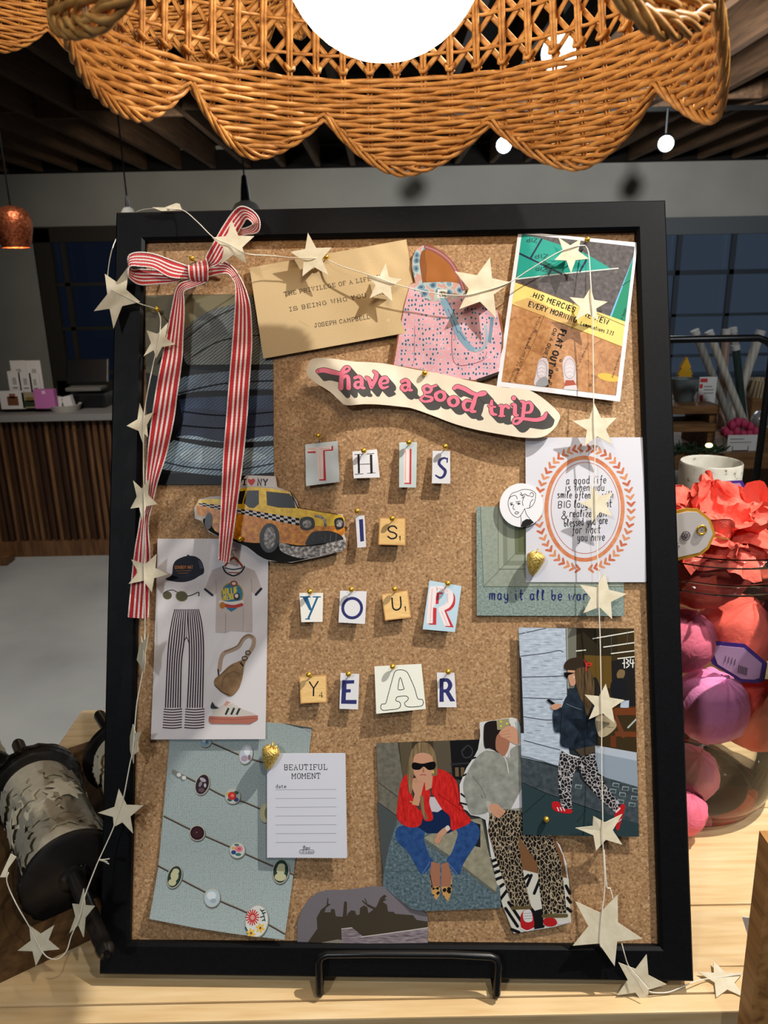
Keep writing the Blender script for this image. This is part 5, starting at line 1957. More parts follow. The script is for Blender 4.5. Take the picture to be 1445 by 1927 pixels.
gem(415, 468, 42, 66, 0.3, flat(52, 40, 48, 0.3), [(4, -30, 22, 12, flat(168, 164, 172), 0.5), (-12, -2, 10, 20, flat(130, 124, 134), 0.4), (-6, 36, 20, 14, flat(96, 76, 84)), (18, 6, 8, 14, flat(180, 176, 184))])
gem(612, 544, 46, 46, 0, flat(176, 188, 184, 0.3), [(-26, -14, 16, 12, flat(196, 160, 70)), (22, -22, 18, 12, flat(52, 96, 76)), (-18, 22, 16, 12, flat(52, 92, 84)), (22, 22, 16, 14, flat(60, 70, 130)), (-4, -2, 27, 27, RD), (-2, -4, 12, 10, flat(222, 116, 96))])
gem(830, 650, 40, 62, 0.15, CREAM, [(6, 4, 18, 40, flat(120, 130, 90))])
gem(383, 782, 46, 46, 0, flat(50, 26, 32, 0.3), [(0, 0, 34, 34, flat(58, 32, 38)), (-4, -4, 5, 5, flat(120, 90, 96))])
gem(642, 893, 47, 48, 0, flat(196, 204, 202, 0.3), [(10, -8, 26, 22, flat(216, 130, 140)), (12, -8, 12, 10, flat(196, 84, 96)), (-24, 14, 16, 14, flat(44, 66, 128)), (-26, -14, 12, 10, flat(206, 168, 80)), (6, 28, 20, 10, flat(60, 110, 100)), (-4, -34, 16, 8, flat(70, 116, 96))])
gem(924, 1028, 50, 74, 0.12, DKG, [(0, -8, 28, 32, CREAM), (4, -30, 24, 20, CREAM), (-2, 36, 38, 26, CREAM), (-16, -4, 12, 10, CREAM)])
gem(238, 1062, 44, 70, 0.3, DKG, [(0, -6, 26, 34, CREAM), (8, -34, 22, 18, CREAM), (-14, 36, 26, 22, CREAM)])
gem(484, 1192, 48, 54, 0, flat(174, 190, 198, 0.25), [(-4, -12, 30, 26, flat(206, 218, 222)), (8, 20, 20, 14, flat(150, 166, 174)), (-10, -18, 10, 8, WHITE)])
a.clip = a.out
gem(776, 1334, 70, 94, 0.1, WHT, [])
for k in range(16):
    an = 2 * PI * k / 16
    a.line([(748 + 14 * math.cos(an), 1312 + 16 * math.sin(an)), (748 + 40 * math.cos(an), 1312 + 46 * math.sin(an))], 8, RD)
a.ell(748, 1312, 14, 15, flat(206, 150, 150))
for x, y in ((800, 1375), (742, 1405)):
    for k in range(6):
        an = 2 * PI * k / 6 + 0.3
        a.ell(x + 18 * math.cos(an), y + 18 * math.sin(an), 12, 7, flat(222, 180, 60), an, n=10)
    a.ell(x, y, 7, 7, flat(120, 60, 40), n=10)
a.curve([(795, 1262), (818, 1290), (830, 1335)], 5, flat(40, 64, 60))
for q in (((805, 1272), (822, 1268)), ((812, 1288), (830, 1282)), ((818, 1305), (800, 1310)), ((705, 1370), (718, 1390)), ((825, 1325), (812, 1330))):
    a.line(q, 7, flat(40, 64, 60))
a.clip = None
a.curve([(230, 380), (262, 402), (298, 424)], 20, flat(130, 128, 122))
a.ell(265, 405, 14, 13, WHT)
a.ell(298, 424, 14, 13, WHT)
a.build('jewellery_print', 'curling print of cameo and mosaic bracelets on grey canvas', 'print')

# ------------------------------------------------------------------ beautiful moment card
a = Art(CORK + 0.0072, TH, bend=lambda u, v: 0.002 * u)
a.sheet(zig([(834, 268), (1342, 262), (1354, 940), (834, 942)], 8, 2.0, (1, 2)), flat(218, 220, 230, 0.55))
a.text('BEAUTIFUL', (946, 374), (1224, 370), 34, INK, 4.2, TYPE, 2.6)
a.text('MOMENT', (994, 430), (1182, 427), 34, INK, 4.2, TYPE, 2.6)
a.text('date', (892, 492), (958, 490), 23, INK, 3.0, TYPE, 2.6)
for k in range(7):
    y = 503 + k * 56.7
    a.line([(890, y), (1284, y - 6)], 2.6, flat(150, 152, 158))
a.text('flow', (1066, 888), (1112, 886), 25, INK, 3.0, SANS, 2.0)
a.text('workman', (1048, 910), (1136, 908), 18, INK, 1.7, SANS, 2.0)
a.line([(1050, 890), (1134, 888), (1142, 900), (1136, 912), (1050, 914), (1042, 902)], 2, INK, closed=True)
a.build('moment_card', 'small white card headed beautiful moment with blank ruled lines', 'card')

# ------------------------------------------------------------------ silhouette cutout
TB = (540, 1640, 3.141)
SKYG = flat(118, 112, 118, 0.5)
a = Art(CORK + 0.0020, TB, bend=lambda u, v: 0.002 * math.sin(u * 3.14), cuts=(0, 12))
a.sheet([(60, 424), (62, 300), (90, 220), (130, 160), (185, 120), (240, 106), (330, 104), (420, 95), (500, 82), (570, 84), (610, 100), (680, 160), (760, 210), (815, 240), (832, 262), (832, 430)], SKYG)
SHAD = flat(66, 58, 46, 0.5)
a.poly([(118, 424), (180, 335), (176, 270), (200, 225), (235, 195), (240, 150), (246, 158), (244, 185), (260, 190), (232, 210), (222, 238), (260, 236), (260, 218), (282, 218), (290, 260), (330, 262), (338, 178), (346, 168), (356, 180), (354, 260), (362, 240), (380, 224), (402, 226),
        (412, 252), (430, 248), (432, 210), (455, 195), (475, 205), (482, 240), (500, 228), (530, 200), (552, 150), (575, 132), (590, 140), (576, 158), (592, 160), (566, 175), (590, 190), (598, 232), (630, 234), (640, 246), (745, 256), (765, 284), (832, 296), (832, 340), (480, 390), (300, 424)], SHAD)
a.line([(470, 190), (448, 168)], 8, SHAD)
a.line([(478, 200), (462, 155)], 6, SHAD)
a.line([(480, 195), (520, 215)], 14, SHAD)
LOG = noise_mat('printed_driftwood', [(0.3, (92, 80, 88)), (0.6, (150, 138, 144)), (0.8, (186, 176, 170))], 12, coord='UV', stretch=(1, 5, 1), detail=6, rough=0.5)
a.poly([(205, 416), (300, 396), (330, 400), (322, 424), (205, 424)], flat(140, 132, 120))
a.poly([(440, 378), (640, 352), (832, 330), (832, 430), (440, 426)], LOG)
a.poly([(322, 334), (386, 326), (460, 385), (500, 426), (326, 424)], LOG)
a.line([(322, 334), (386, 326)], 5, flat(200, 190, 186))
a.line([(440, 380), (832, 332)], 6, flat(196, 188, 182))
a.build('silhouette_cutout', 'rounded cutout of waving shadows over driftwood at the bottom frame edge', 'cutting')

# ------------------------------------------------------------------ red cardigan photo
TG = (690, 1340, 3.524)
ASPH = noise_mat('printed_paving', [(0.3, (58, 76, 84)), (0.55, (92, 112, 120)), (0.8, (136, 154, 158))], 45, coord='UV', detail=5, rough=0.35)
STONE = noise_mat('printed_stone', [(0.3, (92, 90, 80)), (0.7, (120, 116, 102))], 25, coord='UV', detail=5, rough=0.35)
SKIN, SKIND = flat(196, 146, 118, 0.4), flat(160, 108, 84, 0.4)
REDK = noise_mat('printed_red_knit', [(0.35, (178, 24, 22)), (0.65, (214, 40, 34))], 26, coord='UV', stretch=(2, 0.6, 1), rough=0.4)
REDD = flat(146, 18, 20, 0.4)
JEAN = noise_mat('printed_jeans', [(0.3, (28, 58, 110)), (0.7, (48, 84, 140))], 18, coord='UV', rough=0.4)
JEAND = flat(20, 38, 76, 0.4)
a = Art(CORK + 0.0018, TG, bend=lambda u, v: 0.002 * (1 - v) + 0.001 * u)
a.sheet([(62, 206), (750, 180), (760, 620), (888, 1290), (380, 1312), (300, 1300), (106, 1150)], flat(60, 62, 60, 0.35))
a.clip = None
a.poly([(62, 206), (215, 200), (240, 440), (210, 690), (80, 600)], STONE)
a.poly([(205, 200), (545, 190), (560, 420), (240, 440)], flat(62, 52, 38, 0.4))
a.poly([(215, 200), (300, 196), (290, 420), (240, 430)], flat(88, 78, 60, 0.4))
a.poly([(440, 192), (555, 188), (560, 400), (450, 380)], flat(86, 78, 64, 0.4))
a.poly([(550, 188), (750, 180), (756, 470), (570, 440)], flat(20, 20, 22, 0.4))
a.curve([(640, 250), (670, 220), (700, 250), (690, 290), (650, 300), (630, 260), (650, 235)], 8, flat(50, 52, 54))
for x in (595, 632):
    a.poly([(x - 10, 365), (x + 14, 365), (x + 16, 425), (x - 8, 425)], flat(104, 84, 60))
a.line([(560, 345), (756, 330)], 12, flat(40, 40, 42))
a.poly([(70, 590), (210, 690), (150, 900), (112, 1060), (92, 900)], flat(74, 80, 80, 0.4))
a.poly([(112, 1060), (150, 880), (210, 690), (420, 760), (880, 1150), (888, 1290), (380, 1312), (300, 1300), (106, 1150)], ASPH)
a.line([(84, 470), (205, 560)], 4, flat(50, 50, 46))
a.line([(80, 600), (212, 695)], 4, flat(46, 48, 46))
a.line([(130, 1052), (400, 1050), (880, 1040)], 3, flat(60, 76, 82))
a.line([(430, 1060), (430, 1300)], 3, flat(60, 76, 82))
a.poly([(380, 830), (560, 720), (760, 700), (800, 900), (862, 1140), (855, 1185), (760, 1110), (540, 940)], noise_mat('printed_step', [(0.3, (128, 124, 104)), (0.7, (158, 154, 132))], 18, coord='UV', rough=0.35))
a.line([(385, 850), (620, 1010), (770, 1130), (858, 1190)], 12, flat(100, 98, 84))
a.poly([(690, 720), (752, 740), (752, 892), (700, 880)], flat(30, 30, 34, 0.4))
# jeans
a.blob([(200, 770), (260, 745), (380, 760), (380, 840), (410, 940), (440, 990), (370, 1070), (330, 1020), (270, 920), (215, 870), (190, 820)], JEAN)
a.blob([(560, 740), (640, 710), (710, 725), (748, 780), (735, 850), (690, 920), (640, 1000), (605, 1075), (530, 985), (560, 930), (590, 850), (600, 790)], JEAN)
a.poly([(360, 690), (500, 640), (580, 670), (600, 770), (540, 800), (400, 800), (340, 760)], JEAND)
a.line([(420, 985), (368, 1068)], 4, flat(90, 120, 160))
a.line([(535, 990), (604, 1072)], 4, flat(90, 120, 160))
# feet and heels
a.poly([(428, 985), (484, 1000), (486, 1160), (440, 1165), (420, 1080)], SKIND)
a.poly([(496, 1000), (540, 990), (560, 1080), (545, 1165), (492, 1160)], SKIND)
LEOS = voro_mat('leopard_shoe', [(0.0, (24, 20, 16)), (0.42, (196, 150, 90))], 26, warp=0.8)
a.poly([(418, 1070), (430, 1150), (486, 1150), (484, 1200), (460, 1240), (430, 1190)], LEOS)
a.poly([(566, 1070), (550, 1150), (494, 1150), (500, 1200), (540, 1250), (562, 1180)], LEOS)
a.curve([(420, 1070), (440, 1160), (486, 1150)], 5, INK)
# cardigan, shirt, hands, head
a.poly([(400, 560), (450, 560), (500, 640), (470, 660), (420, 655)], flat(196, 190, 196, 0.4))
a.blob([(225, 470), (265, 410), (310, 430), (300, 540), (340, 640), (366, 650), (360, 740), (300, 762), (235, 740), (200, 690), (205, 600)], REDK)
a.blob([(440, 390), (480, 375), (540, 400), (590, 450), (610, 520), (640, 640), (690, 720), (600, 770), (560, 775), (550, 690), (500, 640), (450, 560), (430, 520)], REDK)
a.blob([(360, 440), (420, 520), (415, 600), (440, 700), (400, 720), (368, 690), (350, 560)], REDK)
a.curve([(470, 540), (560, 600), (640, 660)], 5, REDD)
a.curve([(560, 430), (590, 520), (600, 620)], 4, REDD)
a.curve([(225, 500), (240, 600), (260, 720)], 4, REDD)
a.poly([(500, 770), (540, 745), (556, 770), (500, 820), (488, 860), (462, 872), (446, 846), (468, 800)], SKIN)
for q in (((452, 850), (470, 805)), ((464, 868), (486, 820)), ((480, 872), (498, 820))):
    a.line(q, 3, SKIND)
a.ell(536, 765, 15, 17, flat(206, 204, 200))
a.poly([(380, 400), (440, 400), (430, 500), (390, 520)], SKIN)
a.poly([(300, 610), (345, 620), (372, 500), (380, 470), (340, 430), (305, 440), (300, 500), (318, 540)], SKIN)
for q in (((306, 445), (330, 470)), ((322, 438), (345, 465)), ((340, 436), (362, 466))):
    a.line(q, 3, SKIND)
a.line([(288, 590), (340, 606)], 7, flat(190, 160, 90))
HAIR = noise_mat('printed_hair', [(0.3, (92, 74, 48)), (0.7, (150, 128, 92))], 10, coord='UV', stretch=(6, 0.5, 1), rough=0.4)
a.blob([(275, 480), (270, 380), (290, 270), (330, 210), (375, 198), (420, 215), (455, 280), (470, 400), (440, 420), (380, 400), (310, 420), (300, 520), (285, 540)], HAIR)
a.blob([(308, 330), (320, 285), (370, 268), (425, 285), (440, 330), (436, 400), (400, 455), (370, 465), (335, 440), (312, 400)], SKIN)
a.blob([(298, 355), (312, 332), (370, 340), (440, 326), (458, 345), (448, 375), (410, 382), (378, 360), (350, 380), (310, 378)], flat(16, 14, 16, 0.3))
a.poly([(372, 360), (384, 395), (368, 398)], SKIND)
a.curve([(356, 416), (375, 412), (392, 416)], 7, flat(170, 90, 84))
a.line([(375, 200), (378, 265)], 4, flat(110, 90, 62))
a.curve([(365, 560), (372, 640), (392, 700)], 22, HAIR)
a.ell(440, 395, 7, 10, flat(206, 170, 90))
a.build('cardigan_photo', 'photo of a seated woman in red cardigan, jeans and dark sunglasses', 'photo')

# ------------------------------------------------------------------ mirror selfie cutout
LEO = voro_mat('leopard_trousers', [(0.0, (176, 162, 136)), (0.05, (120, 102, 78)), (0.09, (26, 21, 18))], 31, warp=0.9, stretch=(1.3, 0.8, 1), feature='DISTANCE_TO_EDGE')
a = Art(CORK + 0.0032, TG, bend=lambda u, v: 0.001 * math.sin(v * 3), cuts=(1, 18))
a.sheet([(748, 68), (960, 36), (1000, 45), (1040, 150), (1100, 500), (1210, 800), (1280, 880), (1325, 1000), (1340, 1160), (1356, 1395), (1240, 1425), (975, 1468), (940, 1380), (900, 1280), (830, 1000), (785, 700), (690, 680), (620, 600), (615, 480), (660, 370), (735, 260), (752, 160)], flat(206, 206, 204, 0.4))
KN = noise_mat('printed_sweater', [(0.3, (122, 124, 116)), (0.7, (160, 162, 154))], 12, coord='UV', rough=0.4)
a.poly([(760, 200), (700, 320), (650, 480), (640, 640), (800, 720), (800, 240)], flat(196, 198, 196, 0.4))
for q in (((720, 300), (690, 310)), ((660, 410), (640, 420)), ((625, 540), (650, 560)), ((620, 600), (700, 620))):
    a.line(q, 12, INK)
a.poly([(800, 780), (1050, 800), (1240, 820), (1300, 950), (1330, 1110), (1140, 1080), (1020, 1060), (850, 960)], flat(120, 84, 56, 0.4))
a.poly([(815, 960), (860, 960), (1020, 1040), (1140, 1070), (1338, 1100), (1356, 1395), (975, 1466), (900, 1280)], flat(204, 202, 190, 0.4))
ZB = flat(22, 22, 24, 0.4)
for q in (((820, 990), (860, 975)), ((825, 1030), (870, 1010)), ((835, 1070), (880, 1050)), ((850, 1110), (900, 1090)), ((865, 1170), (905, 1140)), ((885, 1240), (930, 1180)), ((920, 1300), (1000, 1420)), ((940, 1260), (1060, 1440)), ((1040, 1110), (1070, 1080)), ((1060, 1150), (1090, 1080)),
          ((1110, 1200), (1150, 1100)), ((1080, 1290), (1130, 1350)), ((1090, 1330), (1150, 1400)), ((1320, 1150), (1345, 1200)), ((1330, 1230), (1350, 1260)), ((1330, 1300), (1352, 1320)), ((960, 1440), (1010, 1460)), ((1110, 1430), (1170, 1420))):
    a.line(q, 20, ZB)
a.poly([(1100, 1320), (1170, 1300), (1170, 1430), (1110, 1435)], ZB)
a.poly([(815, 650), (1030, 630), (1035, 780), (1230, 830), (1290, 1000), (1325, 1330), (1170, 1340), (1145, 1180), (1130, 1000), (1060, 900), (1000, 810), (1010, 900), (1040, 1080), (1090, 1290), (965, 1300), (920, 1150), (850, 950), (805, 780)], LEO)
a.line([(965, 1298), (1085, 1294)], 22, flat(92, 78, 48))
a.line([(1172, 1352), (1322, 1348)], 26, flat(96, 82, 52))
a.blob([(1020, 1350), (1050, 1310), (1090, 1320), (1108, 1380), (1105, 1430), (1060, 1448), (1025, 1430)], flat(176, 32, 36, 0.4))
a.blob([(1040, 1320), (1085, 1312), (1098, 1380), (1060, 1392), (1038, 1370)], flat(210, 206, 206, 0.4))
for y in (1335, 1352, 1370):
    a.line([(1036, y), (1098, y - 4)], 4, flat(150, 146, 150))
a.curve([(1022, 1432), (1062, 1450), (1108, 1432)], 8, WHITE)
a.blob([(1175, 1370), (1240, 1365), (1262, 1400), (1230, 1420), (1180, 1412)], flat(176, 32, 36, 0.4))
a.poly([(1262, 1390), (1330, 1380), (1350, 1394), (1270, 1410)], flat(206, 204, 204))
a.blob([(735, 290), (810, 245), (880, 250), (930, 300), (950, 240), (1000, 220), (1060, 260), (1100, 500), (1060, 640), (920, 640), (830, 600), (800, 580), (760, 545), (770, 570), (830, 600), (800, 660), (720, 675), (680, 650), (640, 500), (665, 400)], KN)
a.poly([(955, 640), (1028, 500), (1034, 630)], flat(206, 204, 208, 0.4))
a.curve([(800, 250), (870, 262), (920, 310), (940, 400)], 6, flat(206, 204, 200))
a.curve([(945, 300), (948, 250), (985, 220)], 6, flat(206, 204, 200))
a.line([(805, 600), (822, 655)], 30, flat(172, 170, 160))
a.curve([(700, 420), (760, 500), (790, 570)], 5, flat(110, 112, 104))
a.blob([(812, 615), (860, 605), (900, 640), (920, 655), (890, 690), (870, 700), (820, 660)], SKIN)
for q in (((860, 660), (895, 690)), ((870, 645), (905, 675))):
    a.line(q, 3, SKIND)
a.blob([(780, 230), (775, 120), (790, 70), (860, 55), (945, 70), (950, 150), (930, 260), (880, 270), (820, 240)], flat(32, 26, 26, 0.35))
a.blob([(855, 240), (860, 160), (900, 130), (945, 170), (940, 240), (910, 290), (880, 270)], SKIND)
a.poly([(860, 52), (942, 42), (950, 118), (865, 116)], flat(150, 144, 110, 0.3))
for x, y in ((890, 62), (930, 75), (890, 92)):
    a.ell(x, y, 8, 7, flat(206, 190, 60), n=10)
a.blob([(880, 130), (940, 90), (990, 110), (1010, 180), (1000, 215), (960, 200), (930, 180), (890, 160)], SKIN)
for q in (((885, 135), (945, 118)), ((885, 152), (950, 140)), ((905, 172), (955, 160))):
    a.line(q, 3, SKIND)
a.poly([(985, 60), (1012, 70), (1020, 190), (1000, 130)], flat(176, 190, 186))
a.clip = None
a.build('mirror_selfie_cutout', 'cutout of a mirror selfie in grey zip sweater and leopard trousers', 'cutting')

# ------------------------------------------------------------------ street photo
TS = (960, 1170, 4.481)
a = Art(CORK + 0.0058, TS, bend=lambda u, v: 0.0008 * u)
a.sheet([(70, 48), (1040, 56), (1082, 1810), (106, 1795)], flat(40, 48, 52, 0.35))
a.clip = a.out
BRK = noise_mat('printed_brick', [(0.3, (158, 172, 188)), (0.6, (186, 198, 212)), (0.8, (206, 216, 226))], 30, coord='UV', stretch=(0.5, 2, 1), detail=5, rough=0.35)
a.poly([(70, 48), (470, 55), (482, 1000), (520, 1240), (90, 1140), (78, 940), (110, 930)], BRK)
a.poly([(70, 300), (92, 300), (116, 940), (78, 940)], flat(34, 28, 30))
for pts in ([(70, 105), (300, 55)], [(78, 292), (300, 265), (410, 243), (448, 258)], [(88, 468), (300, 462), (480, 455)], [(100, 640), (300, 648), (440, 655)], [(110, 800), (300, 828), (430, 822)], [(115, 1000), (300, 1050), (420, 1080)], [(92, 1130), (250, 1170), (420, 1225)]):
    a.curve(pts, 7, flat(64, 66, 78))
for k in range(26):
    x, y = 110 + (k * 73) % 340, 90 + (k * 137) % 880
    a.line([(x, y), (x + 50, y + 4)], 3, flat(128, 142, 158))
a.poly([(466, 55), (556, 56), (556, 330), (540, 560), (482, 560)], flat(112, 112, 100, 0.35))
a.line([(478, 55), (488, 560)], 10, flat(150, 152, 146))
a.poly([(556, 56), (1040, 56), (1062, 1110), (720, 1050), (700, 560), (556, 330)], flat(58, 46, 26, 0.35))
a.poly([(560, 60), (900, 60), (900, 280), (560, 290)], flat(46, 40, 28, 0.35))
a.poly([(620, 280), (850, 290), (860, 560), (640, 560)], flat(96, 74, 32, 0.35))
a.poly([(850, 330), (1050, 300), (1058, 710), (860, 700)], flat(32, 30, 30, 0.35))
for q in (((695, 142), (1040, 82)), ((785, 213), (1044, 175)), ((850, 268), (1046, 243)), ((905, 310), (1048, 293)), ((555, 246), (634, 238))):
    a.line(q, 9, flat(226, 226, 214, 0.3))
a.line([(850, 120), (850, 260)], 3, flat(96, 92, 80))
a.line([(985, 60), (985, 200)], 3, flat(96, 92, 80))
for pts in ([(958, 312), (960, 388)], [(945, 350), (962, 346)], [(976, 314), (996, 330), (978, 346), (1000, 364), (976, 386)], [(1012, 312), (1010, 348), (1040, 346)], [(1032, 318), (1030, 384)]):
    a.curve(pts, 9, flat(222, 222, 216, 0.3))
a.blob([(895, 440), (920, 402), (960, 410), (962, 450), (940, 480), (905, 475)], flat(120, 98, 66))
a.blob([(845, 520), (900, 480), (950, 480), (975, 560), (960, 640), (860, 640)], flat(18, 20, 26))
a.blob([(690, 520), (700, 470), (730, 480), (756, 560), (740, 620), (700, 600)], flat(30, 26, 24))
a.poly([(930, 665), (1000, 662), (996, 725), (925, 722)], flat(176, 190, 206))
a.poly([(720, 728), (1056, 722), (1058, 785), (720, 790)], flat(110, 58, 30, 0.35))
a.poly([(880, 922), (1060, 925), (1062, 972), (880, 965)], flat(110, 58, 30, 0.35))
a.poly([(842, 960), (890, 960), (890, 1060), (842, 1052)], flat(100, 52, 28, 0.35))
a.line([(880, 800), (950, 960)], 40, flat(104, 56, 30))
a.line([(990, 890), (1058, 820)], 14, flat(170, 176, 170))
a.poly([(715, 1040), (1062, 1100), (1064, 1170), (715, 1100)], flat(176, 186, 198, 0.35))
a.poly([(715, 1100), (1064, 1170), (1074, 1390), (800, 1310), (715, 1260)], flat(142, 156, 170, 0.35))
PAV = noise_mat('printed_pavement', [(0.3, (48, 56, 62)), (0.7, (76, 86, 92))], 22, coord='UV', detail=5, rough=0.35)
a.poly([(90, 1140), (420, 1240), (800, 1310), (1074, 1390), (1082, 1810), (106, 1795)], PAV)
a.poly([(92, 1360), (300, 1450), (760, 1600), (1078, 1700), (1082, 1810), (106, 1795)], flat(44, 62, 66, 0.35))
a.line([(98, 1355), (300, 1445), (760, 1605)], 7, flat(20, 26, 28))
a.line([(295, 1455), (110, 1620)], 6, flat(22, 30, 32))
a.line([(640, 1580), (560, 1690)], 5, flat(22, 30, 32))
for x, y in ((890, 1370), (970, 1400), (1055, 1415), (865, 1420), (945, 1450), (1045, 1480), (930, 1510), (1025, 1535), (575, 1385)):
    a.poly([(x - 28, y - 18), (x + 28, y - 10), (x + 22, y + 24), (x - 32, y + 16)], flat(132, 150, 152))
    a.poly([(x - 20, y - 8), (x + 22, y - 4), (x + 18, y + 20), (x - 26, y + 14)], flat(60, 72, 76))
LEB = voro_mat('leopard_mono', [(0.0, (186, 182, 182)), (0.06, (110, 106, 108)), (0.09, (24, 23, 27))], 32, warp=1.0, feature='DISTANCE_TO_EDGE')
a.poly([(425, 1085), (560, 1140), (710, 1105), (745, 1290), (820, 1400), (930, 1540), (880, 1600), (760, 1500), (640, 1370), (570, 1210), (525, 1300), (510, 1440), (522, 1580), (430, 1565), (408, 1440), (400, 1280)], LEB)
a.line([(570, 1215), (600, 1320), (680, 1410)], 10, flat(22, 22, 26))
a.blob([(350, 1550), (360, 1515), (410, 1520), (440, 1570), (515, 1580), (512, 1612), (440, 1610), (370, 1588)], flat(186, 30, 36, 0.35))
for x in (395, 420, 445):
    a.line([(x, 1565), (x + 12, 1590)], 9, WHITE)
a.blob([(880, 1610), (935, 1540), (962, 1540), (960, 1580), (930, 1690), (910, 1750), (890, 1740)], flat(186, 30, 36, 0.35))
a.line([(890, 1600), (920, 1570)], 14, WHITE)
a.line([(900, 1690), (935, 1660)], 7, WHITE)
JK = noise_mat('printed_jacket', [(0.3, (18, 24, 32)), (0.62, (38, 50, 64)), (0.8, (74, 92, 106))], 12, coord='UV', detail=5, rough=0.35)
a.blob([(545, 545), (600, 560), (680, 620), (710, 760), (735, 900), (720, 1040), (640, 1075), (520, 1070), (425, 1040), (420, 940), (375, 925), (358, 840), (365, 740), (430, 720), (465, 640)], JK)
a.curve([(470, 690), (540, 720), (600, 740)], 5, flat(96, 110, 122))
a.curve([(430, 760), (425, 860), (420, 935)], 6, flat(14, 18, 24))
a.curve([(610, 640), (640, 780), (650, 950)], 5, flat(14, 18, 24))
a.poly([(545, 1075), (715, 1040), (712, 1095), (600, 1135)], flat(70, 60, 46))
a.curve([(440, 1080), (500, 1120), (570, 1140)], 11, flat(206, 206, 208))
a.blob([(722, 800), (850, 800), (892, 880), (800, 965), (738, 950)], flat(176, 160, 128, 0.35))
a.curve([(760, 830), (800, 880), (870, 890)], 5, flat(120, 106, 80))
a.blob([(490, 480), (480, 440), (490, 400), (540, 400), (548, 520), (515, 540), (500, 520)], SKIN)
HRS = noise_mat('printed_long_hair', [(0.3, (54, 42, 30)), (0.7, (112, 88, 58))], 10, coord='UV', stretch=(6, 0.6, 1), rough=0.35)
a.blob([(458, 400), (460, 345), (510, 308), (590, 302), (640, 330), (660, 380), (640, 420), (560, 430), (540, 410)], flat(52, 42, 32, 0.35))
a.blob([(545, 410), (620, 380), (660, 400), (700, 480), (708, 560), (690, 700), (650, 790), (620, 700), (580, 620), (552, 520)], HRS)
a.poly([(450, 425), (490, 425), (545, 430), (490, 450), (478, 480), (458, 460)], flat(18, 16, 18, 0.3))
a.curve([(620, 320), (640, 365), (636, 410)], 10, flat(206, 44, 36))
a.curve([(636, 350), (680, 350), (672, 370), (640, 362)], 9, flat(206, 44, 36))
a.ell(536, 465, 6, 12, flat(206, 196, 170))
a.poly([(303, 660), (325, 650), (425, 720), (415, 726), (350, 700)], flat(20, 20, 24, 0.3))
a.blob([(340, 710), (375, 690), (428, 695), (425, 715), (385, 740), (355, 735)], SKIN)
a.clip = None
a.build('street_photo', 'photo of a woman in leopard trousers walking past white brick with phone', 'photo')
# ================================================================== pins
def pin_at(px, py, ex, ey, lab, group='gold ball pins', out=0.0095, r=0.0026):
    """ball head seen at px, py; the needle enters the cork at ex, ey"""
    h = B(px, py, CORK + out)
    e = B(ex, ey, CORK - 0.002)
    t = thing('push_pin', lab, 'pin', h, group=group)
    mb = MB()
    mb.ball(h, r, BRASS, 16)
    mb.build('head', t, smooth=True)
    mb = MB()
    mb.tube([h, e], 0.0005, STEEL, 6)
    mb.build('needle', t)
def tp(x, y, T=TC):
    return T[0] + x / T[2], T[1] + y / T[2]
for (hx, hy, ex, ey, lab) in ((204, 70, 215, 138, 'the letter T tile of THIS'), (497, 166, 490, 205, 'the letter H tile'), (789, 112, 784, 150, 'the tall letter I tile of THIS'), (1025, 139, 1003, 192, 'the letter S tile of THIS'),
                          (455, 557, 474, 606, 'the narrow navy letter I tile'), (681, 605, 686, 636, 'the wooden letter S tile'), (148, 1078, 162, 1104, 'the teal letter y tile'), (417, 1064, 424, 1094, 'the letter O tile'),
                          (697, 1062, 701, 1102, 'the wooden letter U tile'), (1041, 1025, 1000, 1092, 'the tilted letter R tile of YOUR'), (141, 1617, 174, 1642, 'the wooden letter Y tile'), (398, 1612, 408, 1634, 'the letter E tile'),
                          (684, 1564, 702, 1582, 'the large outlined letter A tile'), (1043, 1597, 1030, 1622, 'the letter R tile of YEAR')):
    p, e = tp(hx, hy), tp(ex, ey)
    pin_at(p[0], p[1], e[0], e[1], 'gold ball pin holding ' + lab)
for (hx, hy, ex, ey, lab) in ((361, 486, 371, 497, 'gold ball pin just above the knot of the striped bow'), (295, 582, 311, 594, 'gold ball pin holding the garland by the left frame side'),
                          (614, 484, 613, 490, 'gold ball pin beside the star on the kraft card'), (799, 702, 797, 716, 'gold ball pin at the top of the pink lettered strip'),
                          (1105, 451, 1098, 462, 'gold ball pin holding the garland at the top of the snapshot'), (452, 1014, 455, 1018, 'gold ball pin in the lower edge of the taxi cutout'),
                          (1028, 1542, 1022, 1540, 'gold ball pin low on the street photo')):
    pin_at(hx, hy, ex, ey, lab)
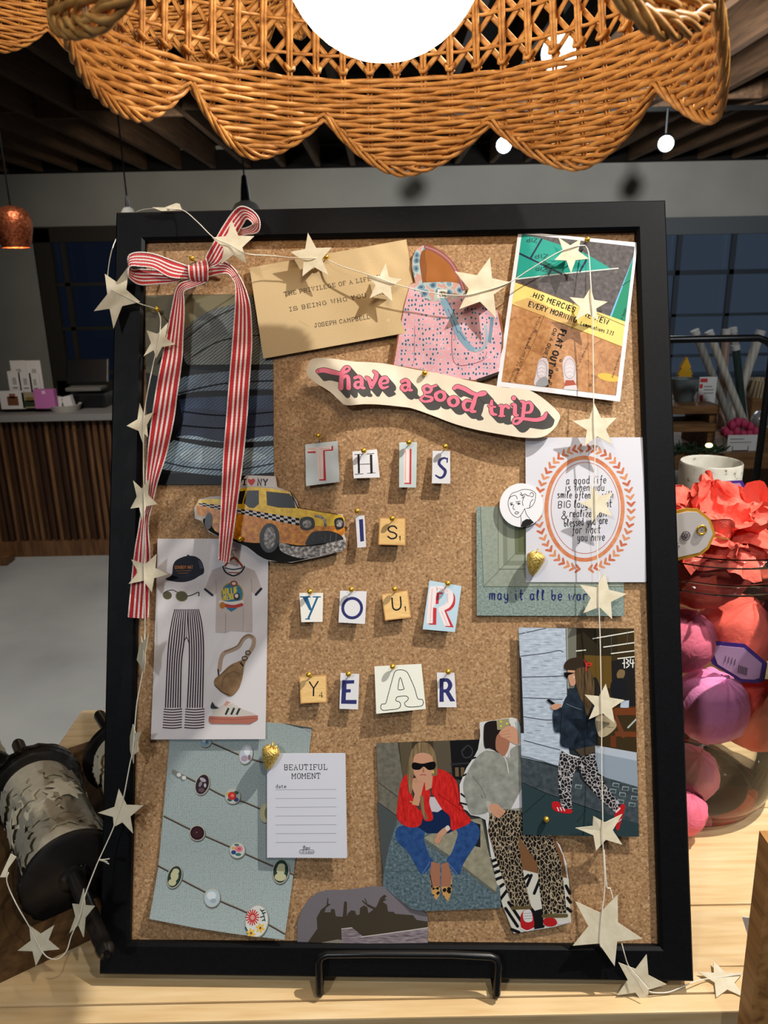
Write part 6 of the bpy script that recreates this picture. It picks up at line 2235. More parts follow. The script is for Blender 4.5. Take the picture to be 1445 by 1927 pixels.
# gilded strawberry pins
def berry(cx, cy, rot, lab):
    c = B(cx, cy, CORK + 0.0125)
    t = thing('strawberry_pin', lab, 'pin', c, group='gold strawberry pins')
    mb = MB()
    rad, hgt = 0.0080, 0.0195
    ax = (Bu * math.cos(rot) + Bn * math.sin(rot))
    R = ax.to_track_quat('Z', 'Y').to_matrix()
    prof = [(0.0, 0.0), (0.25, 0.06), (0.55, 0.25), (0.85, 0.55), (1.0, 0.8), (0.93, 0.95), (0.6, 1.03), (0.0, 1.0)]
    q = cat_rom([Vector((a, b, 0)) for a, b in prof], 3)
    mb.lathe(c - ax * hgt * 0.6, [(max(0, p.x) * rad, p.y * hgt) for p in q], GOLDF, 28, R=R)
    mb.build('berry', t, smooth=True)
    mb = MB()
    top = c + ax * hgt * 0.40
    for k in range(6):
        an = 2 * PI * k / 6
        d = R @ Vector((math.cos(an), math.sin(an), 0))
        mb.tube([top, top + d * 0.004 + ax * 0.001, top + d * 0.0075 - ax * 0.0015], [0.0012, 0.0015, 0.0003], GOLDF, 6)
    mb.tube([top, top + ax * 0.005], [0.0010, 0.0007], GOLDF, 6)
    mb.build('stem', t, smooth=True)
    mb = MB()
    mb.tube([c, bl(uv_of(c)[0], uv_of(c)[1], CORK - 0.002)], 0.0005, STEEL, 6)
    mb.build('needle', t)
berry(1006, 1059, 0.25, 'gold strawberry pin at the corner of the oval quote card')
berry(508, 1424, 0.2, 'gold strawberry pin at the corner of the beautiful moment card')

# ================================================================== striped ribbon bow
def ribbon_mat():
    m, nt, p = _mat('striped_grosgrain')
    uv = nt.nodes.new('ShaderNodeTexCoord').outputs['UV']
    sp = nt.nodes.new('ShaderNodeSeparateXYZ')
    nt.links.new(uv, sp.inputs[0])
    RD_, WT = (196, 24, 34), (238, 226, 220)
    col = ramp(nt, sp.outputs[0], [(0.0, WT), (0.03, RD_), (0.23, WT), (0.325, RD_), (0.45, WT), (0.55, RD_), (0.675, WT), (0.77, RD_), (0.97, WT)], True)
    w = nt.nodes.new('ShaderNodeMath')
    w.operation = 'SINE'
    mu = nt.nodes.new('ShaderNodeMath')
    mu.operation = 'MULTIPLY'
    mu.inputs[1].default_value = 2 * PI * 7.5
    nt.links.new(sp.outputs[1], mu.inputs[0])
    nt.links.new(mu.outputs[0], w.inputs[0])
    bp = nt.nodes.new('ShaderNodeBump')
    bp.inputs['Strength'].default_value = 0.45
    bp.inputs['Distance'].default_value = 0.0006
    nt.links.new(w.outputs[0], bp.inputs['Height'])
    nt.links.new(bp.outputs[0], p.inputs['Normal'])
    nt.links.new(col, p.inputs['Base Color'])
    p.inputs['Roughness'].default_value = 0.5
    p.inputs['Sheen Weight'].default_value = 0.2
    return m
RIB = ribbon_mat()
PICOT = flat(238, 228, 222, 0.6)
rb = thing('ribbon_bow', 'red and white striped grosgrain bow with two long tails on the cork board', 'ribbon', B(372, 512, 0.01))
def strip(name, secs, n=6):
    """secs: (left point, right point, w) cross-sections in the ribbon crop frame"""
    Ls = cat_rom([Vector((a[0], a[1], w * 1000)) for a, b, w in secs], n)
    Rs = cat_rom([Vector((b[0], b[1], w * 1000)) for a, b, w in secs], n)
    def P(q):
        x, y = tp(q.x, q.y, T_R)
        return B(x, y, q.z / 1000)
    Lp, Rp = [P(q) for q in Ls], [P(q) for q in Rs]
    mb = MB()
    mb.uv = []
    K = 6
    dist = 0.0
    m = len(Lp)
    vs, fs, uv = [], [], []
    for side in (0, 1):
        dist = 0.0
        for i in range(m):
            if i:
                dist += ((Lp[i] + Rp[i]) / 2 - (Lp[i - 1] + Rp[i - 1]) / 2).length
            for k in range(K + 1):
                t = k / K
                q = Lp[i].lerp(Rp[i], t)
                vs.append(q - Bw * (0.0004 if side else 0))
                uv.append((t, dist * 100))
        o = side * m * (K + 1)
        for i in range(m - 1):
            for k in range(K):
                a = o + i * (K + 1) + k
                f = (a, a + 1, a + K + 2, a + K + 1)
                fs.append(f if side else f[::-1])
    mb.add(vs, fs, RIB)
    mb.uv.extend(uv)
    for E in (Lp, Rp):
        pts, rr = [], []
        for i in range(len(E) - 1):
            L = (E[i + 1] - E[i]).length
            c = max(1, int(L / 0.0006))
            for k in range(c):
                pts.append(E[i].lerp(E[i + 1], k / c))
                rr.append(0.00085 if len(pts) % 2 else 0.0004)
        if len(pts) > 2:
            o = len(mb.v)
            mb.tube(pts, rr, PICOT, 6)
            mb.uv.extend([(0.5, 0)] * (len(mb.v) - o))
    return mb.build(name, rb, smooth=50)
strip('loop', [((632, 412), (632, 462), .006), ((560, 440), (545, 492), .006), ((450, 425), (440, 503), .006), ((350, 420), (345, 506), .008), ((300, 420), (288, 470), .012), ((278, 375), (277, 440), .017),
               ((288, 335), (290, 400), .019), ((350, 321), (352, 402), .018), ((440, 335), (425, 412), .016), ((540, 372), (520, 462), .013), ((632, 404), (628, 470), .010)])
strip('loop', [((735, 385), (735, 410), .008), ((728, 350), (800, 385), .012), ((772, 265), (850, 305), .014), ((830, 165), (905, 215), .015), ((885, 88), (935, 165), .017), ((935, 57), (960, 128), .020), ((1000, 85), (985, 140), .022),
               ((1036, 140), (995, 160), .020), ((1022, 205), (960, 180), .015), ((930, 225), (880, 200), .012), ((840, 300), (790, 270), .009), ((752, 372), (725, 350), .007)])
strip('tail', [((690, 470), (735, 455), .008), ((640, 482), (725, 492), .010), ((580, 500), (650, 522), .013), ((553, 540), (600, 545), .012), ((540, 600), (600, 600), .009), ((522, 690), (600, 692), .008), ((502, 800), (594, 812), .007), ((478, 920), (588, 935), .007),
               ((450, 1060), (566, 1095), .007), ((420, 1250), (540, 1285), .007), ((396, 1440), (500, 1475), .007), ((384, 1600), (448, 1640), .006), ((378, 1740), (414, 1790), .006), ((352, 1840), (398, 1850), .006), ((338, 1925), (394, 1930), .006),
               ((316, 2055), (404, 2080), .006), ((296, 2250), (400, 2260), .006), ((280, 2424), (393, 2430), .006)])
strip('tail', [((738, 362), (738, 462), .009), ((795, 366), (790, 448), .011), ((850, 382), (848, 442), .013), ((900, 430), (878, 470), .013), ((940, 500), (896, 510), .010), ((966, 570), (898, 570), .008), ((984, 660), (894, 665), .007), ((990, 850), (880, 850), .007),
               ((976, 1060), (862, 1060), .007), ((960, 1300), (844, 1300), .007), ((940, 1500), (828, 1500), .008), ((918, 1680), (820, 1680), .009), ((895, 1850), (812, 1850), .010), ((880, 1960), (806, 1955), .010), ((858, 2110), (800, 2092), .010)])
strip('knot', [((640, 410), (720, 375), .008), ((628, 398), (726, 360), .013), ((628, 425), (736, 395), .017), ((632, 460), (738, 450), .016), ((642, 486), (735, 490), .011), ((650, 478), (725, 480), .008)])

# ================================================================== star garland
FELT = noise_mat('star_paper', [(0.3, (214, 203, 174)), (0.7, (228, 219, 194))], 120, detail=4, rough=0.75, bump=0.35, bscale=0.0006)
THREAD = flat(236, 230, 214, 0.7)
gar = thing('star_garland', 'garland of cream paper stars on thread running round the whole cork board', 'garland', B(722, 500, 0.012))
def star(tips, T, w, pos=None, ratio=0.53, ww=None, thick=0.0007):
    """tips in a crop frame; w offset from the board plane, or pos(px, py) giving the point; ww: extra offset per tip"""
    pts = [tp(x, y, T) for x, y in tips]
    if len(pts) == 5:
        cx, cy = sum(p[0] for p in pts) / 5, sum(p[1] for p in pts) / 5
        out, wo = [], []
        ww5 = ww or [0] * 5
        wc = sum(ww5) / 5
        for i in range(5):
            a, b = pts[i], pts[(i + 1) % 5]
            out.append(a)
            wo.append(ww5[i])
            out.append((cx + ((a[0] + b[0]) / 2 - cx) * ratio, cy + ((a[1] + b[1]) / 2 - cy) * ratio))
            wo.append(wc + ((ww5[i] + ww5[(i + 1) % 5]) / 2 - wc) * ratio)
    else:
        out, wo = pts, ww or [0] * len(pts)
        cx, cy = sum(p[0] for p in pts) / len(pts), sum(p[1] for p in pts) / len(pts)
        wc = sum(wo) / len(wo)
    f = pos or (lambda x, y: None)
    P = [(f(x, y) if pos else B(x, y, w + d)) for (x, y), d in zip(out, wo)]
    C = f(cx, cy) if pos else B(cx, cy, w + wc)
    n = len(P)
    nv = Vector((0, 0, 0))
    for i in range(n):
        nv += (P[i] - C).cross(P[(i + 1) % n] - C)
    nv.normalize()
    if nv.dot(CAMP - C) < 0:
        nv = -nv
    vs = [C + nv * thick / 2] + [p + nv * thick / 2 for p in P] + [C - nv * thick / 2] + [p - nv * thick / 2 for p in P]
    fs = []
    for i in range(n):
        j = (i + 1) % n
        fs.append((0, 1 + i, 1 + j))
        fs.append((n + 1, n + 2 + j, n + 2 + i))
        fs.append((1 + i, n + 2 + i, n + 2 + j, 1 + j))
    mb = MB()
    mb.add(vs, fs, FELT)
    bm_ok = mb.build('star', gar)
    return bm_ok
TSP = (0, 1320, 3.175)
TBR = (1040, 1640, 3.568)
GW = 0.0085
BAK = 0.012
star([(415, 62), (480, 66), (556, 38), (575, 42), (592, 82), (470, 84)], T_R, 0.004, ww=[0, 0, 0, 0, 0, 0])
star([(875, 135), (1005, 228), (962, 388), (812, 392), (760, 236)], T_R, 0.0255)
star([(145, 445), (285, 395), (350, 607), (195, 760), (82, 660)], T_R, 0.012)
star([(385, 770), (508, 725), (550, 852), (440, 930), (368, 920)], T_R, 0.0135)
star([(345, 1188), (428, 1240), (392, 1385), (370, 1440), (270, 1320)], T_R, 0.0115, ww=[0, -0.002, 0, 0, 0.002])
star([(308, 1635), (400, 1625), (448, 1772), (360, 1870), (292, 1797)], T_R, 0.0115)
star([(35, 255), (262, 205), (370, 388), (220, 550), (10, 475)], TO, 0.0115)
star([(125, 950), (135, 1010), (188, 945), (160, 1100), (162, 1190), (150, 1285), (120, 1220), (86, 1165)], TO, 0.012, ww=[0, .004, .012, .008, .008, .006, 0, -.004])
star([(795, 135), (810, 190), (842, 178), (822, 240), (825, 300), (800, 320), (798, 370), (785, 320), (778, 290), (778, 210)], TSP, 0.012, ww=[0, .004, .01, .006, .008, .004, 0, -.002, -.006, -.006])
star([(710, 522), (858, 620), (795, 788), (680, 750), (585, 665)], TSP, 0.012)
star([(500, 1118), (568, 1222), (500, 1408), (415, 1385), (433, 1208)], TSP, 0.035, ww=[0, .008, .002, -.006, -.008])
star([(175, 1338), (325, 1335), (355, 1480), (215, 1580), (105, 1488)], TSP, 0.040)
star([(65, 908), (98, 930), (48, 1000), (40, 1050), (0, 1050), (30, 985)], TSP, 0.012)
star([(345, 52), (475, 133), (458, 285), (315, 290), (248, 157)], CC, 0.0065)
star([(768, 218), (856, 305), (805, 428), (680, 410), (668, 285)], CC, 0.0065)
star([(1335, 185), (1450, 322), (1370, 520), (1168, 468), (1143, 262)], CC, 0.0075)
star([(555, 115), (735, 125), (800, 285), (655, 400), (523, 295)], T6, 0.0065)
star([(812, 515), (948, 630), (875, 782), (692, 775), (643, 592)], T6, GW)
star([(840, 1440), (1022, 1555), (985, 1770), (765, 1780), (668, 1582)], T6, GW)
star([(930, 375), (1100, 425), (1095, 612), (935, 655), (845, 508)], TV, GW)
star([(1035, 1035), (1200, 1195), (1090, 1385), (872, 1340), (845, 1125)], TV, GW)
star([(805, 522), (962, 660), (880, 855), (662, 822), (627, 615)], TS, GW)
star([(700, 1638), (943, 1622), (945, 1880), (722, 1930), (550, 1738)], TS, GW, ww=[.004, -.002, -.002, .002, .004])
star([(150, 200), (435, 155), (600, 450), (415, 635), (135, 497)], TBR, 0.0095)
def posA(x, y):      # the star leaning from the table edge against the frame
    k = (y - 1796) / (1900 - 1796)
    return PY(x, y, 0.5125 - 0.014 * k)
star([(440, 610), (630, 555), (762, 757), (637, 928), (430, 830)], TBR, 0, pos=posA)
star([(1078, 600), (1277, 680), (1295, 850), (1097, 848), (975, 675)], TBR, 0, pos=lambda x, y: PZ(x, y, TZ + 0.0012 + max(0, (1875 - y)) * 0.00006))
def string(pts, name='thread'):
    P = cat_rom([B(x, y, w) for x, y, w in pts], 5)
    mb = MB()
    mb.tube(P, 0.0005, THREAD, 5)
    return mb.build(name, gar)
string([(16, 1642, .012), (13, 1660, .03), (30, 1700, .045), (56, 1745, .041), (66, 1765, .0412), (82, 1794, .041), (96, 1804, .042), (112, 1803, .042), (126, 1788, .040), (134, 1762, .037), (150, 1725, .0365), (160, 1685, .036), (175, 1645, .028), (186, 1618, .022),
        (200, 1588, .016), (214, 1556, .0132), (226, 1520, .0132), (233, 1498, .0135), (244, 1440, .014), (250, 1410, .016), (253, 1375, .014), (258, 1320, .013), (268, 1266, .0145), (270, 1230, .018), (272, 1206, .014), (273, 1165, .0125),
        (272, 1100, .0128), (271, 1050, .0125), (271, 1000, .012), (272, 960, .0125), (271, 925, .0125), (270, 890, .012), (270, 850, .0125), (270, 800, .0125), (273, 765, .0125), (282, 715, .0135), (291, 673, .0145), (297, 650, .0145), (301, 625, .0142), (302, 600, .010), (297, 586, -.001), (290, 580, .004),
        (262, 571, .0128), (232, 556, .013), (212, 546, .013), (202, 530, -.01), (214, 460, -.04), (252, 402, -.04), (300, 392, -.006), (318, 393, .005), (345, 396, .0048), (372, 418, .012), (402, 447, .0265), (432, 460, .0267), (462, 477, .0265), (510, 481, .010), (552, 485, .0075), (590, 486, .0078), (612, 487, .001),
        (640, 500, .005), (690, 516, .0075), (720, 526, .0078), (742, 534, .0075), (800, 549, .007), (868, 556, .0085), (915, 546, .0088), (957, 532, .0085), (1000, 505, .007), (1050, 475, .0075), (1078, 465, .0078), (1095, 462, .006), (1102, 464, .0), (1108, 480, .004), (1112, 541, .0095), (1114, 572, .0098),
        (1115, 602, .0092), (1116, 680, .0085), (1117, 762, .0095), (1118, 800, .0098), (1119, 838, .0095), (1119, 880, .009), (1120, 930, .0098), (1121, 975, .0098), (1123, 1030, .009), (1127, 1092, .0098), (1127, 1140, .0098), (1129, 1200, .009), (1131, 1300, .0098), (1132, 1345, .0098), (1132, 1440, .009), (1134, 1535, .0115),
        (1134, 1580, .0112), (1138, 1665, .010), (1133, 1715, .0108), (1129, 1770, .0108), (1131, 1782, .0100)])
string([(1137, 1600, .0102), (1141, 1665, .0102), (1148, 1672, .0102), (1153, 1690, .0104)])
string([(1170, 1776, .0105), (1175, 1795, .0100), (1183, 1818, .006), (1203, 1842, .007), (1220, 1862, .010)])
mb = MB()
P = [posA(1220, 1862) + Vector((0, -0.002, 0))] + [PZ(x, y, TZ + h) for x, y, h in ((1232, 1868, .004), (1258, 1867, .003), (1286, 1856, .006), (1310, 1846, .006), (1330, 1842, .0035), (1362, 1838, .004), (1396, 1832, .006))]
mb.tube(cat_rom(P, 5), 0.0005, THREAD, 5)
mb.build('thread', gar)
mb = MB()
k0 = B(186, 1618, .022)
for d in ((10, 1), (16, 4), (20, -2), (19, 8)):
    mb.tube([k0, B(186 + d[0] * .5, 1618 + d[1] * .3, .023), B(186 + d[0], 1618 + d[1], .024)], 0.0005, THREAD, 4)
mb.build('knot_ends', gar)

# ================================================================== spools of garland in a wooden tray
BWOOD = noise_mat('black_painted_wood', [(0.3, (20, 17, 16)), (0.7, (44, 40, 38))], 30, detail=5, rough=0.35, spec=0.5)
FILM = thin_glass('cellophane', (0.95, 0.95, 0.96), 1.0, 0.12, 0.006)
def spool(tip, rear, rf, t0, t1, rr, lab, film=True):
    """dowel from tip (front) to rear; flanges of radius rf at t0 and t1 along it"""
    d = (rear - tip)
    L = d.length
    d.normalize()
    R = d.to_track_quat('Z', 'Y').to_matrix()
    t = thing('garland_spool', lab, 'spool', tip + d * L * 0.5, group='black spools of star garland')
    mb = MB()
    rd = 0.0072
    mb.lathe(tip, [(0, 0.0), (0.0018, 0.0), (0.002, 0.003), (rd * 0.75, 0.002), (rd, 0.006), (rd * 1.05, 0.010), (rd * 0.88, 0.013), (rd, 0.018), (rd, L - 0.004), (rd * 0.8, L), (0, L)], BWOOD, 20, R=R)
    mb.build('dowel', t, smooth=50)
    for tt in (t0, t1):
        mb = MB()
        c = tip + d * L * tt
        mb.lathe(c - d * 0.005, [(0, 0), (rf * 0.93, 0), (rf, 0.002), (rf, 0.008), (rf * 0.93, 0.010), (0, 0.010)], BWOOD, 48, R=R)
        mb.build('flange', t, smooth=40)
    a0, a1 = tip + d * (L * t0 + 0.005), tip + d * (L * t1 - 0.005)
    H = (a1 - a0).length
    mb = MB()
    mb.lathe(a0, [(rr * 0.98, 0), (rr, H * 0.3), (rr * 0.985, H * 0.6), (rr * 0.97, H)], FELT, 36, R=R)
    rn = random.Random(4)
    ns = 70
    for k in range(ns):
        an = rn.uniform(0, 2 * PI)
        z = rn.uniform(0.14, 0.86) * H
        s = rn.uniform(0.011, 0.015)
        lift = rn.uniform(0.0004, 0.003)
        rot = rn.uniform(0, 2 * PI)
        e1 = Vector((-math.sin(an), math.cos(an), 0))
        e2 = Vector((0, 0, 1))
        er = Vector((math.cos(an), math.sin(an), 0))
        vs = []
        for side in (0, 1):
            for j in range(10):
                q = s * (1.0 if j % 2 == 0 else 0.5)
                b = rot + 2 * PI * j / 10
                x, y = q * math.cos(b), q * math.sin(b)
                y = max(-z + 0.001, min(H - z - 0.001, y))
                aa = x / rr
                rad = rr + lift + 0.0005 * side + abs(x) * 0.08
                v = er * math.cos(aa) * rad + e1 * math.sin(aa) * rad + e2 * (z + y)
                vs.append(a0 + R @ v)
        fs = [tuple(range(9, -1, -1)), tuple(range(10, 20))] + [(j, (j + 1) % 10, 10 + (j + 1) % 10, 10 + j) for j in range(10)]
        mb.add(vs, fs, FELT)
    mb.build('star_roll', t)
    if film:
        mb = MB()
        prof = [(0.010, -0.014), (rf * 0.35, -0.009), (rf * 0.85, -0.0075), (rf * 1.03, -0.006), (rf * 1.04, 0.004)]
        for k in range(1, 8):
            f = k / 8
            prof.append((rf * (1.04 - 0.20 * math.sin(f * PI)), 0.004 + (H + 0.002) * f))
        prof += [(rf * 1.04, H + 0.006), (rf * 1.03, H + 0.0155), (rf * 0.6, H + 0.017), (0.010, H + 0.020)]
        o = len(mb.v)
        mb.lathe(a0, prof, FILM, 60, R=R)
        rn = random.Random(9)
        for i in range(o, len(mb.v)):
            q = mb.v[i] - a0
            ax = d * q.dot(d)
            rad = q - ax
            an = (i // len(prof))
            mb.v[i] = a0 + ax + rad * (1 + 0.012 * math.sin(an * 1.9) + 0.02 * rn.random())
        mb.build('plastic_wrap', t, smooth=True)
    return t
tipA = PZ(203, 1800, TZ + 0.056)
rearA = PZ(33, 1398, TZ + 0.066)
LA = (rearA - tipA).length
dA = (rearA - tipA).normalized()
tA0 = 0.0
best = 9
for i in range(20, 80):
    c = tipA + dA * LA * i / 100
    v = c - CAMP
    py = IH / 2 - FPX * v.dot(CU) / v.dot(_f)
    if abs(py - 1648) < best:
        best, tA0 = abs(py - 1648), i / 100
best = 999
for i in range(40, 99):
    c = tipA + dA * LA * i / 100
    v = c - CAMP
    py = IH / 2 - FPX * v.dot(CU) / v.dot(_f)
    if abs(py - 1482) < best:
        best, tA1 = abs(py - 1482), i / 100
RF = 0.046
spool(tipA, rearA, RF, tA0, tA1, 0.037, 'plastic wrapped black spool of cream star garland lying nearest in the tray')
offR = PZ(186, 1344, TZ + 0.066) - rearA
spool(tipA + offR, rearA + offR, RF, tA0, tA1, 0.037, 'second garland spool farther back, mostly hidden by the board frame', film=False)
offL = PZ(3, 1634, TZ + 0.040) - tipA
offL.z = 0
offL = offL + Vector((dA.x, dA.y, 0)) * 0.016 + Vector((-0.004, 0, 0))
spool(tipA + offL, rearA + offL, RF, tA0, tA1, 0.037, 'third garland spool cut off by the left picture edge', film=False)
# tray
ang = math.atan2(dA.x, dA.y)
Rt = Rz(-ang)
tc = (tipA + rearA) * 0.5 + Vector((-0.01, 0.05, 0))
tc.z = TZ
tr_ = thing('wooden_tray', 'shallow wooden tray holding the black garland spools', 'tray', tc)
hx, hy, hh, th = 0.175, 0.135, 0.032, 0.014
for nm, c, s, m in (('tray_base', (0, 0, 0.004), (2 * hx, 2 * hy, 0.008), TRAYW), ('tray_side', (0, -hy, hh / 2), (2 * hx, th, hh), TRAYW), ('tray_side', (0, hy, hh / 2), (2 * hx, th, hh), TRAYW),
                    ('tray_side', (-hx, 0, hh / 2), (th, 2 * hy, hh), TRAYW), ('tray_side', (hx, 0, hh / 2), (th, 2 * hy, hh), TRAYW)):
    mb = MB()
    mb.box(tc + Rt @ Vector(c), s, m, R=Rt, bev=0.0015)
    mb.build(nm, tr_)

# ================================================================== jar of tissue wrapped balls
JC = PZ(1335, 1560, TZ)
JC = Vector((JC.x, 0.795, TZ))
JG = thin_glass('jar_glass', (0.98, 0.99, 0.99), 1.3, 0.02)
j = thing('glass_jar', 'big clear glass jar full of pink and coral wrapped balls right of the board', 'jar', JC)
mb = MB()
RJ = 0.112
prof = [(0.0, 0.004), (RJ * 0.70, 0.003), (RJ * 0.80, 0.006), (RJ * 0.93, 0.035), (RJ, 0.085), (RJ * 1.02, 0.14), (RJ, 0.20), (RJ * 0.93, 0.245), (RJ * 0.86, 0.268), (RJ * 0.86, 0.285)]
prof = [(p.x, p.y) for p in cat_rom([Vector((a, b, 0)) for a, b in prof], 4)]
mb.lathe(JC, prof, JG, 64)
mb.lathe(JC, [(r * 0.975, z + 0.002) for r, z in prof], JG, 64)
mb.build('jar_body', j, smooth=60)
mb = MB()
for z, r, t in ((0.288, RJ * 0.90, 0.006), (0.318, RJ * 0.96, 0.005)):
    mb.tube([JC + Vector((r * math.cos(2 * PI * k / 64), r * math.sin(2 * PI * k / 64), z)) for k in range(64)], t, JG, 10, closed=True)
mb.lathe(JC, [(RJ * 0.88, 0.288), (RJ * 0.90, 0.303), (RJ * 0.95, 0.318)], JG, 64)
mb.build('jar_rim', j, smooth=True)
mb = MB()
mb.lathe(JC, [(0, 0.0), (RJ * 0.72, 0.0), (RJ * 0.72, 0.004), (RJ * 0.3, 0.012), (0, 0.012)], JG, 48)
mb.build('jar_base', j, smooth=40)
CORAL, PINKV, ROSE = tissue('coral_tissue', 240, 106, 88), tissue('orchid_tissue', 244, 148, 198), tissue('rose_tissue', 240, 116, 142)
random.seed(21)
def wrapped(c, r, mat, lab, ruffle=None, seed=1):
    rn = random.Random(seed)
    t = thing('wrapped_ball', lab, 'ball', c, group='tissue wrapped balls in the jar')
    ax = (ruffle or Vector((0.2, -0.3, 1))).normalized()
    R = ax.to_track_quat('Z', 'Y').to_matrix()
    ph = [rn.uniform(0, 6.28) for _ in range(6)]
    def fn(th, p):
        w = 1 + (0.035 * math.sin(9 * p + ph[0] + 2 * th) + 0.03 * math.sin(15 * p + ph[1])) * (1 - th / PI) ** 1.2
        dq = Vector((math.sin(th) * math.cos(p), math.sin(th) * math.sin(p), math.cos(th)))
        w += 0.05 * abs(mnoise.noise(dq * 2.2 + Vector((seed * 3.1, 0, 0)))) + 0.02 * mnoise.noise(dq * 6 + Vector((0, seed, 0)))
        w += 0.010 * math.sin(4 * p + 5 * th + ph[2]) + 0.012 * math.sin(7 * th + 3 * p + ph[3])
        return w
    mb = MB()
    mb.ball(c, r, mat, 48, R=R, fn=fn)
    mb.build('wrapped_body', t, smooth=True)
    if ruffle is not None:
        mb = MB()
        nr, na = 10, 120
        for layer in range(4):
            vs, fs = [], []
            for i in range(nr):
                f = i / (nr - 1)
                for k in range(na):
                    p = 2 * PI * k / na
                    fr = math.sin((4 + layer) * p + ph[layer]) * 0.30 * f + math.sin((9 + 2 * layer) * p + ph[4] * layer + 3 * f) * 0.14 * f
                    rad = r * (0.16 + (0.50 + 0.16 * layer) * f * (1 + 0.3 * fr))
                    z = r * (0.95 + (0.60 - 0.17 * layer) * f - 0.10 * layer * f * f + 0.36 * fr)
                    q = Vector((rad * math.cos(p), rad * math.sin(p), z))
                    g = min(1.0, f * 1.3)
                    q += mnoise.noise_vector(q * 45 + Vector((layer * 7, seed, 0))) * 0.016 * g + mnoise.noise_vector(q * 120 + Vector((layer, 0, seed))) * 0.0075 * g
                    vs.append(c + R @ q)
            for i in range(nr - 1):
                for k in range(na):
                    fs.append((i * na + k, i * na + (k + 1) % na, (i + 1) * na + (k + 1) % na, (i + 1) * na + k))
            mb.add(vs, fs, mat)
        mb.build('ruffle', t, smooth=38)
    return t
def PD(x, y, Y):
    return PY(x, y, Y)
wrapped(PD(1318, 1050, 0.80), 0.056, CORAL, 'coral wrapped ball with big ruffled top sticking out of the jar', Vector((0.10, -0.55, 1)), 2)
wrapped(PD(1386, 1188, 0.83), 0.045, CORAL, 'coral wrapped ball below the jar rim behind the purple tag', None, 3)
wrapped(PD(1285, 1205, 0.755), 0.034, ROSE, 'rose pink wrapped ball pressed to the frame below the jar rim', None, 4)
wrapped(PD(1336, 1328, 0.745), 0.040, PINKV, 'orchid pink wrapped ball at the middle front of the jar', None, 5)
wrapped(PD(1424, 1345, 0.795), 0.042, CORAL, 'coral wrapped ball low at the right picture edge', None, 6)
wrapped(PD(1296, 1455, 0.75), 0.032, PINKV, 'orchid pink wrapped ball low behind the frame edge', None, 7)
wrapped(PD(1282, 1525, 0.695), 0.026, ROSE, 'lowest rose wrapped ball beside the frame edge', None, 8)
# hang tags
TAGW = flat(214, 206, 200, 0.5)
def hang_tag(name, pts, Y, face, border, lab, eyelet=None, extra=None, k=0.86):
    o = [PY(x, y, Y(x) if callable(Y) else Y) for x, y in pts]
    c = sum(o, Vector((0, 0, 0))) / len(o)
    t = thing(name, lab, 'tag', c, group='hang tags on the wrapped balls')
    mb = MB()
    mb.prism(o, (0, 0.0008, 0), border)
    mb.build('card', t)
    mb = MB()
    mb.prism([c + (p - c) * k + Vector((0, -0.0008, 0)) for p in o], (0, 0.0006, 0), face)
    mb.build('face', t)
    if extra:
        mb = MB()
        for q, wd, m in extra:
            P = [PY(x, y, (Y(x) if callable(Y) else Y) - 0.0013) for x, y in q]
            mb.tube(P, wd, m, 5)
        mb.build('print', t)
    if eyelet:
        e = PY(eyelet[0], eyelet[1], (Y(eyelet[0]) if callable(Y) else Y) - 0.0015)
        mb = MB()
        mb.tube([e + Vector((0.0042 * math.cos(2 * PI * q / 20), 0, 0.0042 * math.sin(2 * PI * q / 20))) for q in range(20)], 0.0011, BRASS, 8, closed=True)
        mb.build('eyelet', t, smooth=True)
        mb = MB()
        mb.tube(cat_rom([e, PY(eyelet[0] + 24, eyelet[1] + 12, 0.715), PY(eyelet[0] + 52, eyelet[1] + 18, 0.72)], 4), 0.0007, BRASS, 5)
        mb.build('cord', t)
T8 = (1240, 860, 6.424)
inkl = flat(70, 56, 52, 0.6)
lot = []
cx, cy = tp(325, 950, T8)
lot.append(([(cx + 8 * math.cos(2 * PI * q / 16), cy + 8 * math.sin(2 * PI * q / 16)) for q in range(17)], 0.0003, inkl))
for dx in (-4.5, 0, 4.5):
    lot.append(([(cx, cy + 6), (cx + dx - 2, cy), (cx + dx, cy - 6), (cx + dx + 2, cy), (cx, cy + 6)], 0.00025, inkl))
for q in ([(1271, 1012), (1274, 1015), (1272, 1018)], [(1272, 1023), (1277, 1022)], [(1274, 1026), (1279, 1028), (1276, 1031)]):
    lot.append((q, 0.0003, inkl))
hang_tag('hang_tag', [tp(x, y, T8) for x, y in ((60, 680), (330, 618), (470, 625), (620, 745), (685, 930), (600, 1110), (500, 1190), (60, 1290))], 0.698, TAGW, flat(206, 150, 52, 0.5), 'white hang tag with gold edge and brass eyelet on the ruffled coral ball', eyelet=tp(515, 882, T8), extra=lot)
VIO = flat(74, 46, 128, 0.5)
hang_tag('hang_tag', [(1326, 1212), (1340, 1206), (1402, 1212), (1444, 1248), (1438, 1282), (1425, 1286), (1396, 1284), (1340, 1250)], lambda x: 0.735, flat(196, 150, 190, 0.5), VIO, 'purple edged hang tag with barcode above the orchid ball', extra=[([(1391 + k * 3, 1252 + k), (1389 + k * 3, 1266 + k)], 0.0004, inkl) for k in range(6)] + [([(1366 + 6 * k, 1234 + k * 2), (1364 + 6 * k, 1246 + k * 2)], 0.0003, inkl) for k in range(4)], k=0.8)
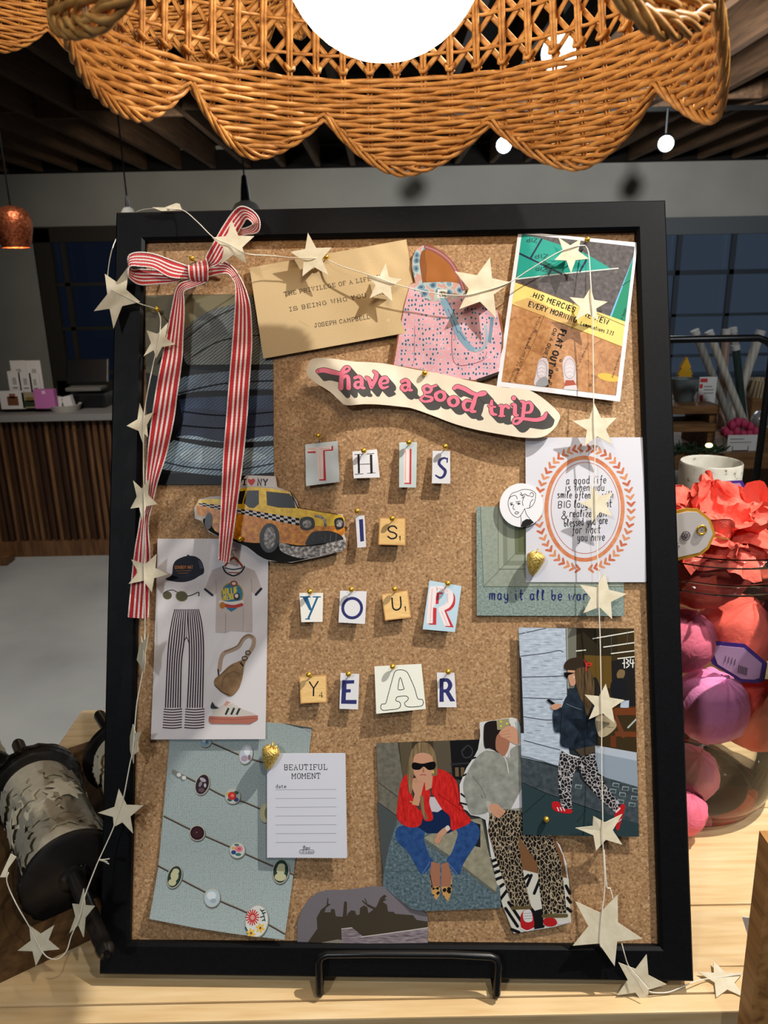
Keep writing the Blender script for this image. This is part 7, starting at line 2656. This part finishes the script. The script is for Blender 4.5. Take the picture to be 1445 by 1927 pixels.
hang_tag('hang_tag', [(1338, 914), (1352, 906), (1396, 904), (1414, 936), (1404, 960), (1346, 950)], 0.885, flat(196, 140, 170, 0.5), VIO, 'purple bordered hang tag peeking out behind the coral ruffle', extra=[([(1368, 917), (1374, 918)], 0.0004, inkl)], k=0.8)
hang_tag('hang_tag', [(1404, 1004), (1417, 997), (1416, 1050), (1404, 1070), (1396, 1060)], 0.875, flat(206, 120, 180, 0.5), flat(206, 90, 100, 0.5), 'narrow pink hang tag edge hanging inside the jar rim', k=0.85)
# speckled mug on a wooden block
MY = 1.03
mc = PY(1331, 938, MY)
STN = noise_mat('speckled_stoneware', [(0.30, (120, 112, 100)), (0.36, (186, 182, 168)), (0.7, (200, 196, 184))], 90, detail=3, rough=0.3, spec=0.5)
mr = 0.041
mb = MB()
z1 = PY(1331, 868, MY).z
hgt = 0.088
mc.z = z1 - hgt
mb.lathe(mc, [(0, 0.004), (mr * 0.86, 0.0), (mr * 0.97, 0.006), (mr, 0.02), (mr, hgt - 0.002), (mr * 0.97, hgt), (mr * 0.93, hgt - 0.003), (mr * 0.92, 0.02), (0, 0.012)], STN, 40)
mb.build('stoneware_mug', label='speckled pale stoneware mug standing behind the glass jar', cat='mug', smooth=40)
mb = MB()
mb.box((mc.x, MY, (mc.z + 0.0) / 2), (0.08, 0.08, mc.z), OAKD, bev=0.002)
mb.build('wooden_post_stand', label='slim wooden post stand under the speckled mug', cat='stand')
# right front: upright board and white card
a_ = PY(1441, 1660, 0.455)
b_ = PY(1413, 1925, 0.455)
mb = MB()
mb.prism([Vector((b_.x, 0.455, TZ)), Vector((b_.x + 0.06, 0.455, TZ)), Vector((b_.x + 0.06, 0.455, a_.z + 0.03)), Vector((a_.x, 0.455, a_.z + 0.03))], (0, 0.018, 0), PINED)
mb.build('upright_board', label='upright brown wooden board end at the right picture edge', cat='board')
mb = MB()
pts = [PY(1040 + x / 3.568, 1640 + y / 3.568, 0.53) for x, y in ((1252, 440), (1440, 460), (1440, 760), (1362, 716), (1330, 690))]
dz_ = TZ + 0.0006 - min(p.z for p in pts)
mb.prism([p + Vector((0, 0, max(0, dz_))) for p in pts], (0, 0.0008, 0), WHITE)
mb.build('white_card', label='blank white paper card standing behind the upright board at lower right', cat='card')
